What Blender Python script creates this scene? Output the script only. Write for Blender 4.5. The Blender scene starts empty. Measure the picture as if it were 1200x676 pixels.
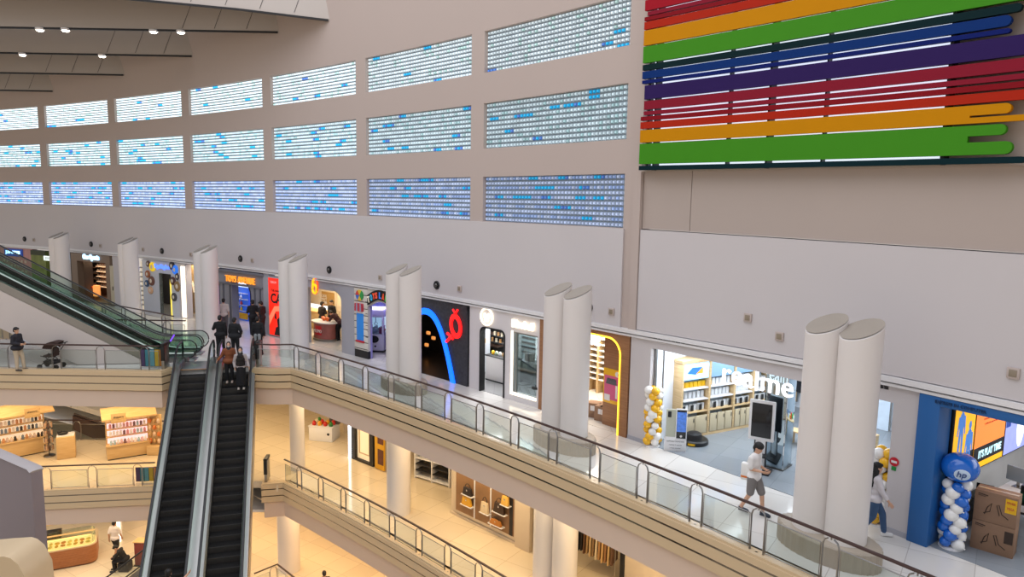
import bpy, bmesh, math, random
from mathutils import Vector, Matrix
random.seed(7)
SC = bpy.context.scene; COL = SC.collection
PI = math.pi
# ---------------------------------------------------------------- camera
CH = 7.3; FPX = 850.0; PITCH = math.atan(111/850); ROLL = math.radians(1.0)
cF = Vector((0, math.cos(PITCH), -math.sin(PITCH))); cU0 = Vector((0, math.sin(PITCH), math.cos(PITCH))); cR0 = Vector((1, 0, 0))
cR = cR0*math.cos(ROLL)+cU0*math.sin(ROLL); cU = cU0*math.cos(ROLL)-cR0*math.sin(ROLL)
cam = bpy.data.objects.new('camera', bpy.data.cameras.new('camera')); COL.objects.link(cam)
cam.matrix_world = Matrix(((cR.x, cU.x, -cF.x, 0), (cR.y, cU.y, -cF.y, 0), (cR.z, cU.z, -cF.z, CH), (0, 0, 0, 1)))
cam.data.sensor_width = 36; cam.data.lens = FPX/1200*36; cam.data.clip_end = 400
SC.camera = cam
# ---------------------------------------------------------------- the curved mall: u runs along the shop wall (to the right), d goes into the shops
CX, CY, RW, S0 = -76.826, -49.009, 106.849, 77.27
def P(u, d, z=0.0):
    th = (S0-u)/RW; r = RW+d
    return Vector((CX+r*math.cos(th), CY+r*math.sin(th), z))
def rotu(u): return (S0-u)/RW-PI/2
def UD(x, y): return S0-RW*math.atan2(y-CY, x-CX), math.hypot(x-CX, y-CY)-RW
def ray(px, py): return cF+cR*((px-600)/FPX)-cU*((py-338)/FPX)
def G(px, py, z=0.0):                      # survey point on a level -> world
    r = ray(px, py); t = (z-CH)/r.z; return Vector((0, 0, CH))+r*t
def GU(px, py, z=0.0): p = G(px, py, z); return UD(p.x, p.y)
def W(px, py, d=0.0):                      # survey point on the curved wall -> u, z
    r = ray(px, py); lo, hi = 1.0, 200.0
    for _ in range(50):
        m = (lo+hi)/2; p = r*m
        if UD(p.x, p.y)[1] < d: lo = m
        else: hi = m
    p = r*lo; return UD(p.x, p.y)[0], p.z+CH
def wu(px, py, d=0.0): return W(px, py, d)[0]
# ---------------------------------------------------------------- materials
def lin(c):
    if isinstance(c, str): c = [int(c[i:i+2], 16)/255 for i in (0, 2, 4)]
    return tuple((x/12.92 if x <= .04045 else ((x+.055)/1.055)**2.4) for x in c)
MATS = {}
def mat(name, col, rough=.5, metal=0., emit=0., ecol=None, var=.06, scale=3., spec=.5, coat=0.):
    if name in MATS: return MATS[name]
    m = bpy.data.materials.new(name); m.use_nodes = True; nt = m.node_tree; b = nt.nodes['Principled BSDF']
    c = lin(col)
    b.inputs['Roughness'].default_value = rough; b.inputs['Metallic'].default_value = metal
    b.inputs['Specular IOR Level'].default_value = spec; b.inputs['Coat Weight'].default_value = coat
    if var > 0:
        tc = nt.nodes.new('ShaderNodeTexCoord'); n = nt.nodes.new('ShaderNodeTexNoise'); n.inputs['Scale'].default_value = scale; n.inputs['Detail'].default_value = 3
        mr = nt.nodes.new('ShaderNodeMapRange'); mr.inputs['To Min'].default_value = 1-var; mr.inputs['To Max'].default_value = 1+var
        mx = nt.nodes.new('ShaderNodeVectorMath'); mx.operation = 'SCALE'; mx.inputs[0].default_value = c
        L = nt.links; L.new(tc.outputs['Object'], n.inputs['Vector']); L.new(n.outputs['Fac'], mr.inputs['Value'])
        L.new(mr.outputs['Result'], mx.inputs['Scale']); L.new(mx.outputs['Vector'], b.inputs['Base Color'])
    else: b.inputs['Base Color'].default_value = c+(1,)
    if emit > 0:
        b.inputs['Emission Color'].default_value = (lin(ecol) if ecol else c)+(1,); b.inputs['Emission Strength'].default_value = emit
    MATS[name] = m; return m
def glass_mat(name, tint, refl=.9, dens=1.0):
    if name in MATS: return MATS[name]
    m = bpy.data.materials.new(name); m.use_nodes = True; nt = m.node_tree; nt.nodes.clear(); L = nt.links
    o = nt.nodes.new('ShaderNodeOutputMaterial'); mx = nt.nodes.new('ShaderNodeMixShader'); t = nt.nodes.new('ShaderNodeBsdfTransparent'); g = nt.nodes.new('ShaderNodeBsdfGlossy')
    f = nt.nodes.new('ShaderNodeFresnel'); f.inputs['IOR'].default_value = 1.5; g.inputs['Roughness'].default_value = .02
    ml = nt.nodes.new('ShaderNodeMath'); ml.operation = 'MULTIPLY'; ml.inputs[1].default_value = refl
    t.inputs['Color'].default_value = lin(tint)+(1,); g.inputs['Color'].default_value = (1, 1, 1, 1)
    L.new(f.outputs[0], ml.inputs[0]); L.new(ml.outputs[0], mx.inputs[0]); L.new(t.outputs[0], mx.inputs[1]); L.new(g.outputs[0], mx.inputs[2]); L.new(mx.outputs[0], o.inputs[0])
    MATS[name] = m; return m
def tile_mat(name, c1, joint, size, rough=.16, spec=.5, rot=0., var=.05):
    m = bpy.data.materials.new(name); m.use_nodes = True; nt = m.node_tree; b = nt.nodes['Principled BSDF']; L = nt.links
    tc = nt.nodes.new('ShaderNodeTexCoord'); mp = nt.nodes.new('ShaderNodeMapping'); mp.inputs['Rotation'].default_value = (0, 0, rot)
    br = nt.nodes.new('ShaderNodeTexBrick'); br.offset = 0; br.inputs['Scale'].default_value = 1; br.inputs['Mortar Size'].default_value = .008
    br.inputs['Brick Width'].default_value = size; br.inputs['Row Height'].default_value = size
    c = lin(c1); br.inputs['Color1'].default_value = tuple(x*(1-var) for x in c)+(1,); br.inputs['Color2'].default_value = tuple(min(1, x*(1+var)) for x in c)+(1,); br.inputs['Mortar'].default_value = lin(joint)+(1,)
    L.new(tc.outputs['Object'], mp.inputs['Vector']); L.new(mp.outputs['Vector'], br.inputs['Vector']); L.new(br.outputs['Color'], b.inputs['Base Color'])
    b.inputs['Roughness'].default_value = rough; b.inputs['Specular IOR Level'].default_value = spec
    MATS[name] = m; return m
def wood_mat(name, c1, c2, rough=.5, sc=(1, 1, 14)):
    m = bpy.data.materials.new(name); m.use_nodes = True; nt = m.node_tree; b = nt.nodes['Principled BSDF']; L = nt.links
    tc = nt.nodes.new('ShaderNodeTexCoord'); mp = nt.nodes.new('ShaderNodeMapping'); mp.inputs['Scale'].default_value = sc
    n = nt.nodes.new('ShaderNodeTexNoise'); n.inputs['Scale'].default_value = 2; n.inputs['Detail'].default_value = 5
    r = nt.nodes.new('ShaderNodeValToRGB'); r.color_ramp.elements[0].position = .3; r.color_ramp.elements[1].position = .7
    r.color_ramp.elements[0].color = lin(c1)+(1,); r.color_ramp.elements[1].color = lin(c2)+(1,)
    L.new(tc.outputs['Object'], mp.inputs[0]); L.new(mp.outputs[0], n.inputs['Vector']); L.new(n.outputs['Fac'], r.inputs[0]); L.new(r.outputs[0], b.inputs['Base Color'])
    b.inputs['Roughness'].default_value = rough; MATS[name] = m; return m
def attr_mat(name, strength=1., rough=.3, noise=0.):
    m = bpy.data.materials.new(name); m.use_nodes = True; nt = m.node_tree; b = nt.nodes['Principled BSDF']; L = nt.links
    a = nt.nodes.new('ShaderNodeAttribute'); a.attribute_name = 'tint'
    L.new(a.outputs['Color'], b.inputs['Base Color']); b.inputs['Roughness'].default_value = rough
    if strength > 0:
        L.new(a.outputs['Color'], b.inputs['Emission Color']); b.inputs['Emission Strength'].default_value = strength
    MATS[name] = m; return m
# ---------------------------------------------------------------- mesh helpers
def BM(): return bmesh.new()
def box(bm, x0, x1, y0, y1, z0, z1, bev=0., M=None, seg=2):
    r = bmesh.ops.create_cube(bm, size=1.0); vs = r['verts']
    bmesh.ops.scale(bm, vec=(x1-x0, y1-y0, z1-z0), verts=vs); bmesh.ops.translate(bm, vec=((x0+x1)/2, (y0+y1)/2, (z0+z1)/2), verts=vs)
    if bev > 0:
        es = list({e for v in vs for e in v.link_edges})
        rr = bmesh.ops.bevel(bm, geom=es, offset=bev, segments=seg, affect='EDGES', profile=.5); vs = list({v for f in rr['faces'] for v in f.verts} | {v for v in vs if v.is_valid})
    if M is not None: bmesh.ops.transform(bm, matrix=M, verts=vs)
    return vs
def cyl(bm, p0, p1, r0, r1=None, seg=16, cap=True):
    p0 = Vector(p0); p1 = Vector(p1); r1 = r0 if r1 is None else r1; d = p1-p0
    q = d.to_track_quat('Z', 'Y').to_matrix()
    a = [bm.verts.new(p0+q@Vector((r0*math.cos(2*PI*i/seg), r0*math.sin(2*PI*i/seg), 0))) for i in range(seg)]
    b = [bm.verts.new(p1+q@Vector((r1*math.cos(2*PI*i/seg), r1*math.sin(2*PI*i/seg), 0))) for i in range(seg)]
    for i in range(seg): bm.faces.new((a[i], a[(i+1) % seg], b[(i+1) % seg], b[i]))
    if cap: bm.faces.new(a[::-1]); bm.faces.new(b)
    return a+b
def tube(bm, pts, r, seg=8, closed=False, rx=None):
    pts = [Vector(p) for p in pts]; n = len(pts); rings = []
    up = Vector((0, 0, 1))
    for i, p in enumerate(pts):
        a = pts[(i-1) % n] if (i > 0 or closed) else p; b = pts[(i+1) % n] if (i < n-1 or closed) else p
        t = (b-a).normalized(); s = t.cross(up)
        s = Vector((1, 0, 0)) if s.length < 1e-3 else s.normalized()
        v = s.cross(t).normalized(); rr = r[i] if isinstance(r, (list, tuple)) else r; r2 = rx if rx else rr
        rings.append([bm.verts.new(p+s*(r2*math.cos(2*PI*k/seg))+v*(rr*math.sin(2*PI*k/seg))) for k in range(seg)])
    for i in range(n-1+(1 if closed else 0)):
        A, B = rings[i], rings[(i+1) % n]
        for k in range(seg): bm.faces.new((A[k], A[(k+1) % seg], B[(k+1) % seg], B[k]))
    if not closed: bm.faces.new(rings[0][::-1]); bm.faces.new(rings[-1])
def lathe(bm, prof, seg=24, c=(0, 0), sx=1., sy=1.):
    rings = []
    for r, z in prof:
        if r < 1e-5: rings.append([bm.verts.new((c[0], c[1], z))])
        else: rings.append([bm.verts.new((c[0]+sx*r*math.cos(2*PI*k/seg), c[1]+sy*r*math.sin(2*PI*k/seg), z)) for k in range(seg)])
    for A, B in zip(rings, rings[1:]):
        for k in range(seg):
            q = [A[k % len(A)], A[(k+1) % len(A)], B[(k+1) % len(B)], B[k % len(B)]]; u = []
            for v in q:
                if v not in u: u.append(v)
            if len(u) > 2: bm.faces.new(u)
    for A, rev in ((rings[0], True), (rings[-1], False)):
        if len(A) > 1: bm.faces.new(A[::-1] if rev else A)
def ball(bm, c, r, seg=14, ring=9, M=None):
    r = (r, r, r) if not isinstance(r, (tuple, list)) else r
    mtx = Matrix.Translation(Vector(c)) @ (M if M is not None else Matrix.Identity(4)) @ Matrix.Diagonal((r[0], r[1], r[2], 1))
    return bmesh.ops.create_uvsphere(bm, u_segments=seg, v_segments=ring, radius=1, matrix=mtx)['verts']
def prism(bm, pts, y0, y1, plane='xz', M=None):
    def f(a, b, t): return (a, t, b) if plane == 'xz' else ((a, b, t) if plane == 'xy' else (t, a, b))
    A = [bm.verts.new(f(a, b, y0)) for a, b in pts]; B = [bm.verts.new(f(a, b, y1)) for a, b in pts]; n = len(pts)
    bm.faces.new(A[::-1]); bm.faces.new(B)
    for i in range(n): bm.faces.new((A[i], A[(i+1) % n], B[(i+1) % n], B[i]))
    if M is not None: bmesh.ops.transform(bm, matrix=M, verts=A+B)
    return A+B
def ringprism(bm, outer, inner, y0, y1, closed=True):      # band between two outlines (xz), extruded along y
    n = len(outer)
    V = [[bm.verts.new((a, t, b)) for a, b in L] for t in (y0, y1) for L in (outer, inner)]
    for i in range(n if closed else n-1):
        j = (i+1) % n
        bm.faces.new((V[0][i], V[0][j], V[1][j], V[1][i])); bm.faces.new((V[2][i], V[3][i], V[3][j], V[2][j]))
        bm.faces.new((V[0][i], V[2][i], V[2][j], V[0][j])); bm.faces.new((V[1][i], V[1][j], V[3][j], V[3][i]))
    if not closed:
        for i in (0, n-1): bm.faces.new((V[0][i], V[1][i], V[3][i], V[2][i]))
def cv(z, u): return z(u) if callable(z) else z
def cbox(bm, u0, u1, d0, d1, z0, z1, step=.9):
    n = max(1, int(math.ceil((u1-u0)/step))); R = []
    for i in range(n+1):
        u = u0+(u1-u0)*i/n
        R.append([bm.verts.new(P(u, d, cv(z, u))) for d, z in ((d0, z0), (d1, z0), (d1, z1), (d0, z1))])
    for A, B in zip(R, R[1:]):
        for k in range(4): bm.faces.new((A[k], A[(k+1) % 4], B[(k+1) % 4], B[k]))
    bm.faces.new(R[0][::-1]); bm.faces.new(R[-1])
def obj(name, bm, m=None, parent=None, loc=None, rz=0., smooth=.6, recalc=True):
    if recalc: bmesh.ops.recalc_face_normals(bm, faces=bm.faces[:])
    me = bpy.data.meshes.new(name); bm.to_mesh(me); bm.free()
    if smooth: me.shade_smooth(); me.set_sharp_from_angle(angle=smooth)
    return link(name, me, m, parent, loc, rz)
def link(name, me, m=None, parent=None, loc=None, rz=0.):
    if m is not None:
        me.materials.clear(); me.materials.append(m)
    o = bpy.data.objects.new(name, me); COL.objects.link(o)
    if parent is not None: o.parent = parent
    if loc is not None: o.location = loc
    o.rotation_euler = (0, 0, rz); return o
def tag(o, label, cat, group=None, kind=None):
    o['label'] = label; o['category'] = cat
    if group: o['group'] = group
    if kind: o['kind'] = kind
    elif o.name.split('.')[0] in ('round_column', 'column_plinth', 'mirror_pillar', 'wall_speaker', 'wall_light', 'wall_poster', 'wall_panel', 'door_panel', 'ceiling_light'): o['kind'] = 'thing'
    return o
def thing(name, label, cat, loc=(0, 0, 0), rz=0., group=None):
    o = bpy.data.objects.new(name, None); COL.objects.link(o); o.location = loc; o.rotation_euler = (0, 0, rz); o.empty_display_size = .1
    return tag(o, label, cat, group)
def wthing(name, label, cat, u, d=0., z=0., group=None, turn=0.): return thing(name, label, cat, P(u, d, z), rotu(u)+turn, group)
def struct(name, bm, m, parent=None, smooth=.6):
    o = obj(name, bm, m, parent, smooth=smooth); o['kind'] = 'structure'; return o
def dup(root, loc, rz, label=None, group=None):
    r = root.copy(); COL.objects.link(r); r.location = loc; r.rotation_euler = (0, 0, rz)
    if label: r['label'] = label
    if group: r['group'] = group
    for ch in list(root.children):
        c = ch.copy(); COL.objects.link(c); c.parent = r
        for g in list(ch.children):
            q = g.copy(); COL.objects.link(q); q.parent = c
    return r
def text_mesh(s, size=1., ext=.02, bold=0., align='CENTER', spacing=1.):
    cu = bpy.data.curves.new('lettering', 'FONT'); cu.body = s; cu.size = size; cu.extrude = ext; cu.offset = bold; cu.align_x = align; cu.align_y = 'CENTER'; cu.resolution_u = 3; cu.space_character = spacing
    o = bpy.data.objects.new('lettering', cu); COL.objects.link(o); bpy.context.view_layer.update()
    me = bpy.data.meshes.new_from_object(o.evaluated_get(bpy.context.evaluated_depsgraph_get())); bpy.data.objects.remove(o); bpy.data.curves.remove(cu)
    me.transform(Matrix.Rotation(PI/2, 4, 'X')); return me
def text(name, s, w, h, m, parent=None, loc=(0, 0, 0), rz=0., ext=.02, bold=0., spacing=1.):    # lettering scaled to a width and height, facing -y
    me = text_mesh(s, 1., ext, bold, spacing=spacing)
    xs = [v.co.x for v in me.vertices]; zs = [v.co.z for v in me.vertices]
    if xs:
        sx = w/(max(xs)-min(xs)); sz = h/(max(zs)-min(zs)); cx = (max(xs)+min(xs))/2; cz = (max(zs)+min(zs))/2
        me.transform(Matrix.Diagonal((sx, 1, sz, 1)) @ Matrix.Translation((-cx, 0, -cz)))
    return link(name, me, m, parent, loc, rz)
def area(name, loc, size, energy, col, rot=(0, 0, 0), sy=None):
    l = bpy.data.lights.new(name, 'AREA'); l.energy = energy; l.color = col; l.size = size
    if sy: l.shape = 'RECTANGLE'; l.size_y = sy
    o = bpy.data.objects.new(name, l); COL.objects.link(o); o.location = loc; o.rotation_euler = rot; return o
# ---------------------------------------------------------------- shared materials
M_wall = mat('wall paint', 'bcada5', .75, var=.03, scale=.4); M_wall_lo = mat('wall paint white', 'cbc5c5', .7, var=.03, scale=.4)
M_beige = mat('wall beige panel', 'b4a69d', .75, var=.04, scale=.4); M_white = mat('white gloss paint', 'e4e2e2', .4, var=.02)
M_col = mat('column paint', 'e2dcd8', .45, var=.03, scale=1.); M_fascia = mat('fascia cream', 'd2b994', .3, var=.04, scale=.7); M_fascia_lo = mat('fascia underside pink white', 'd8c0ac', .6, var=.03, scale=.7)
M_groove = mat('mirror groove', '8d8378', .12, 1., var=.3, scale=1.5); M_steel = mat('brushed steel', '9c9a97', .32, 1., var=.05); M_dsteel = mat('dark steel', '6f6c69', .32, 1.)
M_rail = mat('dark wood handrail', '3a211a', .35, var=.15, scale=8.); M_black = mat('black rubber', '121213', .4, var=.1); M_dark = mat('dark charcoal', '1d1c1e', .55, var=.1)
M_glass = glass_mat('rail glass', 'e8f0ec', .3); M_shopglass = glass_mat('shop glass', 'e2ecee', .5)
M_floor2 = tile_mat('upper floor tile', 'dad6d0', 'b4aea6', 1.2, .1, .6, .6); M_floor1 = tile_mat('middle floor tile', 'e0ceb0', 'bda685', 1.2, .08, .5, .6); M_floor0 = tile_mat('ground floor tile', 'decfb6', 'bba98c', 1.2, .08, .5, .6)
M_red = mat('red plastic', 'c2182b', .4); M_yellow = mat('yellow plastic', 'eab308', .35); M_blue = mat('blue plastic', '1d5bd0', .35)
M_chrome = mat('chrome', 'd8d8d8', .08, 1., var=0); M_card = mat('cardboard', '8f6f57', .8, var=.1, scale=6.); M_oak = wood_mat('light oak', 'c9a878', 'dcbf92'); M_brown = wood_mat('brown veneer', '8d6141', 'a4754f')
M_led = mat('warm white led', 'fff4dd', .5, emit=1.7, ecol='fff0d6', var=0); M_ledw = mat('cool white led', 'ffffff', .5, emit=4., ecol='eaf2ff', var=0)
M_ceil = mat('ceiling white', 'e6e2dc', .7, var=.02)
# ================================================================ the setting
UL, UR = -56.0, 17.0
# floors
bm = BM(); cbox(bm, UL, UR, -3.5, 7.5, -.3, 0.)
f2 = struct('floor', bm, M_floor2)
def polyslab(bm, pts, z0, z1):
    A = [bm.verts.new((x, y, z0)) for x, y in pts]; B = [bm.verts.new((x, y, z1)) for x, y in pts]; n = len(pts)
    bm.faces.new(A[::-1]); bm.faces.new(B)
    for i in range(n): bm.faces.new((A[i], A[(i+1) % n], B[(i+1) % n], B[i]))
def xy(u, d): p = P(u, d); return (p.x, p.y)
uc2 = UD(-9.13, 28.85)[0]                      # the corner of the upper gallery
uj = UD(-15.4, 36.7)[0]
br2 = [(-48, 28.05), (-14.0, 28.3), (-13.75, 28.62), (-10.5, 29.42), (-10.4, 29.0), xy(uc2, -3.45), xy(uc2-.6, -3.4), xy(uc2-.9, -3.), xy((uc2+uj)/2, -2.9), xy(uj, -2.9), (-15.3, 34.1), (-48, 33.6)]
bm = BM(); polyslab(bm, br2, -.3, -.004); struct('floor_bridge', bm, M_floor2)
Z1, Z0 = -5.1, -10.2
bm = BM(); cbox(bm, UL, UR, -3.5, 7.5, Z1-.3, Z1); struct('floor_middle', bm, M_floor1)
br1 = [(-48, 28.0), (-19.1, 28.35), (-14.7, 29.05), (-14.5, 29.6), (-10.5, 29.75), (-10.3, 29.36), (-9.75, 29.36), xy(UD(-9.6, 29.4)[0]-.6, -3.4), xy(UD(-9.6, 29.4)[0]-.9, -3.), xy(-16, -2.9), xy(-22, -2.9), (-16.2, 34.6), (-48, 34.0)]
bm = BM(); polyslab(bm, br1, Z1-.3, Z1-.004); struct('floor_middle_bridge', bm, M_floor1)
bm = BM(); box(bm, -70, 40, -6, 90, Z0-.3, Z0); struct('floor_ground', bm, M_floor0)
# soffits under the galleries
bm = BM(); cbox(bm, UL, UR, -3.3, -.2, -1.45, -1.35); cbox(bm, UL, UR, -.2, 7.5, -1.45, -1.35); struct('ceiling_middle', bm, M_ceil)
bm = BM(); polyslab(bm, [(-48, 28.4), (-14.0, 28.6), (-10.0, 29.6), xy(-17.2, -3.3), xy(-20, -2.9), (-15.6, 33.7), (-48, 33.2)], -1.45, -1.35); struct('ceiling_middle_bridge', bm, M_ceil)
bm = BM(); cbox(bm, UL, UR, -3.3, 7.5, Z1-1.45, Z1-1.35); struct('ceiling_ground', bm, M_ceil)
bm = BM(); polyslab(bm, [(-48, 28.4), (-19.1, 28.7), (-14.5, 29.7), (-10.0, 29.9), xy(-18.2, -3.3), xy(-21, -2.9), (-16.5, 34.2), (-48, 33.6)], Z1-1.45, Z1-1.35); struct('ceiling_ground_bridge', bm, M_ceil)
# fascias
def sweep(bm, path, prof, z, closed_prof=False, side=1):
    n = len(path); rings = []
    for i, (x, y) in enumerate(path):
        a = Vector(path[i-1]) if i > 0 else None; b = Vector(path[i+1]) if i < n-1 else None; p = Vector((x, y))
        t1 = (p-a).normalized() if a is not None else None; t2 = (b-p).normalized() if b is not None else None
        if t1 is None: t1 = t2
        if t2 is None: t2 = t1
        n1 = Vector((t1.y, -t1.x))*side; n2 = Vector((t2.y, -t2.x))*side; nn = n1+n2
        nn = nn.normalized() if nn.length > 1e-4 else n1; k = 1/max(.5, nn.dot(n1))
        rings.append([bm.verts.new((x+nn.x*o*k, y+nn.y*o*k, z+h)) for o, h in prof])
    m = len(prof)
    for A, B in zip(rings, rings[1:]):
        for k in range(m if closed_prof else m-1): bm.faces.new((A[k], A[(k+1) % m], B[(k+1) % m], B[k]))
    if closed_prof: bm.faces.new(rings[0][::-1]); bm.faces.new(rings[-1])
PROF = [(-.3, .0), (-.13, .0), (-.13, .06), (.13, .06), (.13, -.0), (.17, -.0), (.17, -.15), (.15, -.15), (.15, -.2), (.17, -.2), (.17, -.45), (.15, -.45), (.15, -.5), (.17, -.5), (.17, -.74), (.08, -.78), (.08, -.80)]
PROF2 = [(.08, -.78), (.08, -1.45), (-.3, -1.45), (-.3, -.3)]
GRO = [(.14, -.155), (.166, -.155), (.166, -.195), (.14, -.195)]
GRO2 = [(.14, -.455), (.166, -.455), (.166, -.495), (.14, -.495)]
def arcpath(ua, ub, d=-3.37, step=.6):
    n = int(abs(ub-ua)/step)+1; return [xy(ua+(ub-ua)*i/n, d) for i in range(n+1)]
edge_r2 = [(-10.45, 29.5), (-10.4, 29.02)]+[(-9.7, 28.95)]+arcpath(uc2, UR)
edge_l2 = [(-48, 28.1), (-14.0, 28.3), (-13.8, 28.9)]
u1c = UD(-9.75, 29.36)[0]
edge_r1 = [(-10.4, 29.85), (-10.3, 29.42)]+arcpath(u1c, UR)
edge_l1 = [(-48, 28.0), (-19.1, 28.35), (-14.65, 29.05), (-14.5, 29.6)]
rear2 = [(-48, 33.65), (-15.9, 34.1)]+[xy(-21.5, -3.37)][:0]+arcpath(UD(-15.9, 36.0)[0], UL)
for nm, path, z in (('trim_upper_gallery', edge_r2, 0), ('trim_upper_bridge', edge_l2, 0), ('trim_middle_gallery', edge_r1, Z1), ('trim_middle_bridge', edge_l1, Z1)):
    bm = BM(); sweep(bm, path, PROF, z); struct(nm+'_fascia', bm, M_fascia, smooth=.3)
    bm = BM(); sweep(bm, path, PROF2, z); struct(nm+'_band', bm, M_fascia_lo, smooth=.3)
    bm = BM(); sweep(bm, path, GRO, z, True); sweep(bm, path, GRO2, z, True); struct(nm+'_mirror_strip', bm, M_groove, smooth=.3)
# railings
def resample(path, sp, off=0.):
    pts = [Vector(p) for p in path]; L = [0.]
    for a, b in zip(pts, pts[1:]): L.append(L[-1]+(b-a).length)
    def at(s):
        s = max(0, min(L[-1], s))
        for i in range(len(pts)-1):
            if s <= L[i+1]: return pts[i].lerp(pts[i+1], (s-L[i])/max(1e-6, L[i+1]-L[i]))
        return pts[-1]
    return L[-1], at
def railing(label, path, z, sp=1.56, first=.5, group='glass railings of the atrium'):
    tot, at = resample(path, sp); o0 = at(0); root = thing('glass_railing', label, 'railing', (o0.x, o0.y, z), 0, group)
    def V(p, h): return Vector((p.x-o0.x, p.y-o0.y, h))
    bm = BM(); pts = [V(Vector(p), 1.04) for p in path]; tube(bm, pts, .032, 10, rx=.045); obj('handrail', bm, M_rail, root)
    s = first; nodes = []
    while s < tot-.15: nodes.append(s); s += sp
    for s in nodes:
        bm = BM()
        for sg in (-1, 1):
            a = at(s+sg*.16); b = at(s+sg*.13); c = at(s+sg*.05)
            tube(bm, [V(a, .05), V(a, .84), V(b, .93), V(c, .985)], .014, 6, rx=.026)
        m = at(s); tube(bm, [V(m, .96), V(m, 1.03)], .016, 6); cyl(bm, V(m, .02), V(m, .06), .03, seg=8)
        obj('post', bm, M_steel, root)
    ends = [0.]+nodes+[tot]
    for i in range(len(ends)-1):
        a = ends[i]+(.2 if i > 0 else .05); b = ends[i+1]-(.2 if i < len(ends)-2 else .05)
        if b-a < .25: continue
        n = 3; ps = [at(a+(b-a)*k/n) for k in range(n+1)]; bm = BM()
        lo = [bm.verts.new(V(p, .12)) for p in ps]; hi = [bm.verts.new(V(p, .83)) for p in ps]
        for k in range(n): bm.faces.new((lo[k], lo[k+1], hi[k+1], hi[k]))
        gp = obj('glass_panel', bm, M_glass, root, smooth=0)
        bm = BM()
        for h in (.11, .84): tube(bm, [V(p, h) for p in ps], .012, 6)
        for p in (ps[0], ps[-1]): tube(bm, [V(p, .11), V(p, .84)], .009, 6)
        obj('panel_frame', bm, M_steel, gp)
    return root
railing('long glass railing with dark handrail along the upper gallery edge', edge_r2[1:3]+arcpath(uc2, 11.5), 0, first=1.75)
railing('straight glass railing along the upper bridge beside the stroller', [(-40, 28.1), (-14.0, 28.3)], 0, sp=1.75, first=.9)
railing('glass railing along the middle gallery edge one floor below', arcpath(u1c, 9)[0:1]+arcpath(u1c, 9)[1:], Z1, first=1.1)
railing('glass railing along the middle bridge in front of the kiosks', [(-30, 28.2), (-19.1, 28.35), (-14.75, 29.0)], Z1, sp=1.75, first=.6)
railing('railing of the far gallery side behind the rising escalators', arcpath(UD(-15.6, 36.6)[0], -44), 0, sp=1.9, first=.9)
railing('rear glass railing of the upper bridge behind the rising escalators', [(-15.5, 34.0), (-32, 33.7)], 0, sp=1.9, first=.9)
railing('rear glass railing of the middle bridge behind the kiosks', [(-16.5, 34.45), (-34, 34.0)], Z1, sp=1.9, first=.9)
# newel end posts of the railings by the escalator head
for (x, y), z, lb in (((-10.42, 29.35), 0, 'steel framed end post of the upper gallery railing by the escalator'), ((-14.0, 28.75), 0, 'steel framed end post of the upper bridge railing by the escalator'), ((-10.35, 29.75), Z1, 'dark capped end post of the middle gallery railing')):
    t = thing('railing_end_post', lb, 'railing', (x, y, z), .1)
    bm = BM(); box(bm, -.06, .06, -.28, .28, .05, .98, .015); obj('panel', bm, M_steel, t)
    bm = BM(); box(bm, -.075, .075, -.3, .3, .98, 1.1, .02); box(bm, -.07, .07, -.3, -.22, .4, .98, .01); obj('cap', bm, M_black, t)
# upper wall with its three rows of glass-block windows
def sill(zr, zl): return lambda u: zr+(zl-zr)*max(0, min(1.2, -u/42.))
ROWS = [(sill(13.05, 12.3), sill(11.62, 10.95)), (sill(10.56, 9.95), sill(8.95, 8.52)), (sill(7.95, 7.53), sill(6.34, 6.08))]
PT = 7.1; WW = 6.42; NC = 7
bm = BM()
u_l = -PT*(NC)-2.5
edges = [u_l]
bands = [(sill(18, 18), ROWS[0][0]), (ROWS[0][1], ROWS[1][0]), (ROWS[1][1], ROWS[2][0]), (ROWS[2][1], sill(6.1, 5.85))]
for zt, zb in bands: cbox(bm, u_l, .45, 0, .35, zb, zt)
for zt, zb in ROWS:
    for k in range(NC):
        a = -PT*k-WW; cbox(bm, a-(PT-WW), a, 0, .35, zb, zt)
    cbox(bm, 0, .45, 0, .35, zb, zt)
    cbox(bm, u_l, -PT*(NC-1)-WW-(PT-WW), 0, .35, zb, zt)
struct('wall_upper', bm, M_wall)
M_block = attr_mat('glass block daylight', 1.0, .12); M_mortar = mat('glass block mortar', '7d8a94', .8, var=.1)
wn = 0; rnd = random.Random(3)
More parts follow.
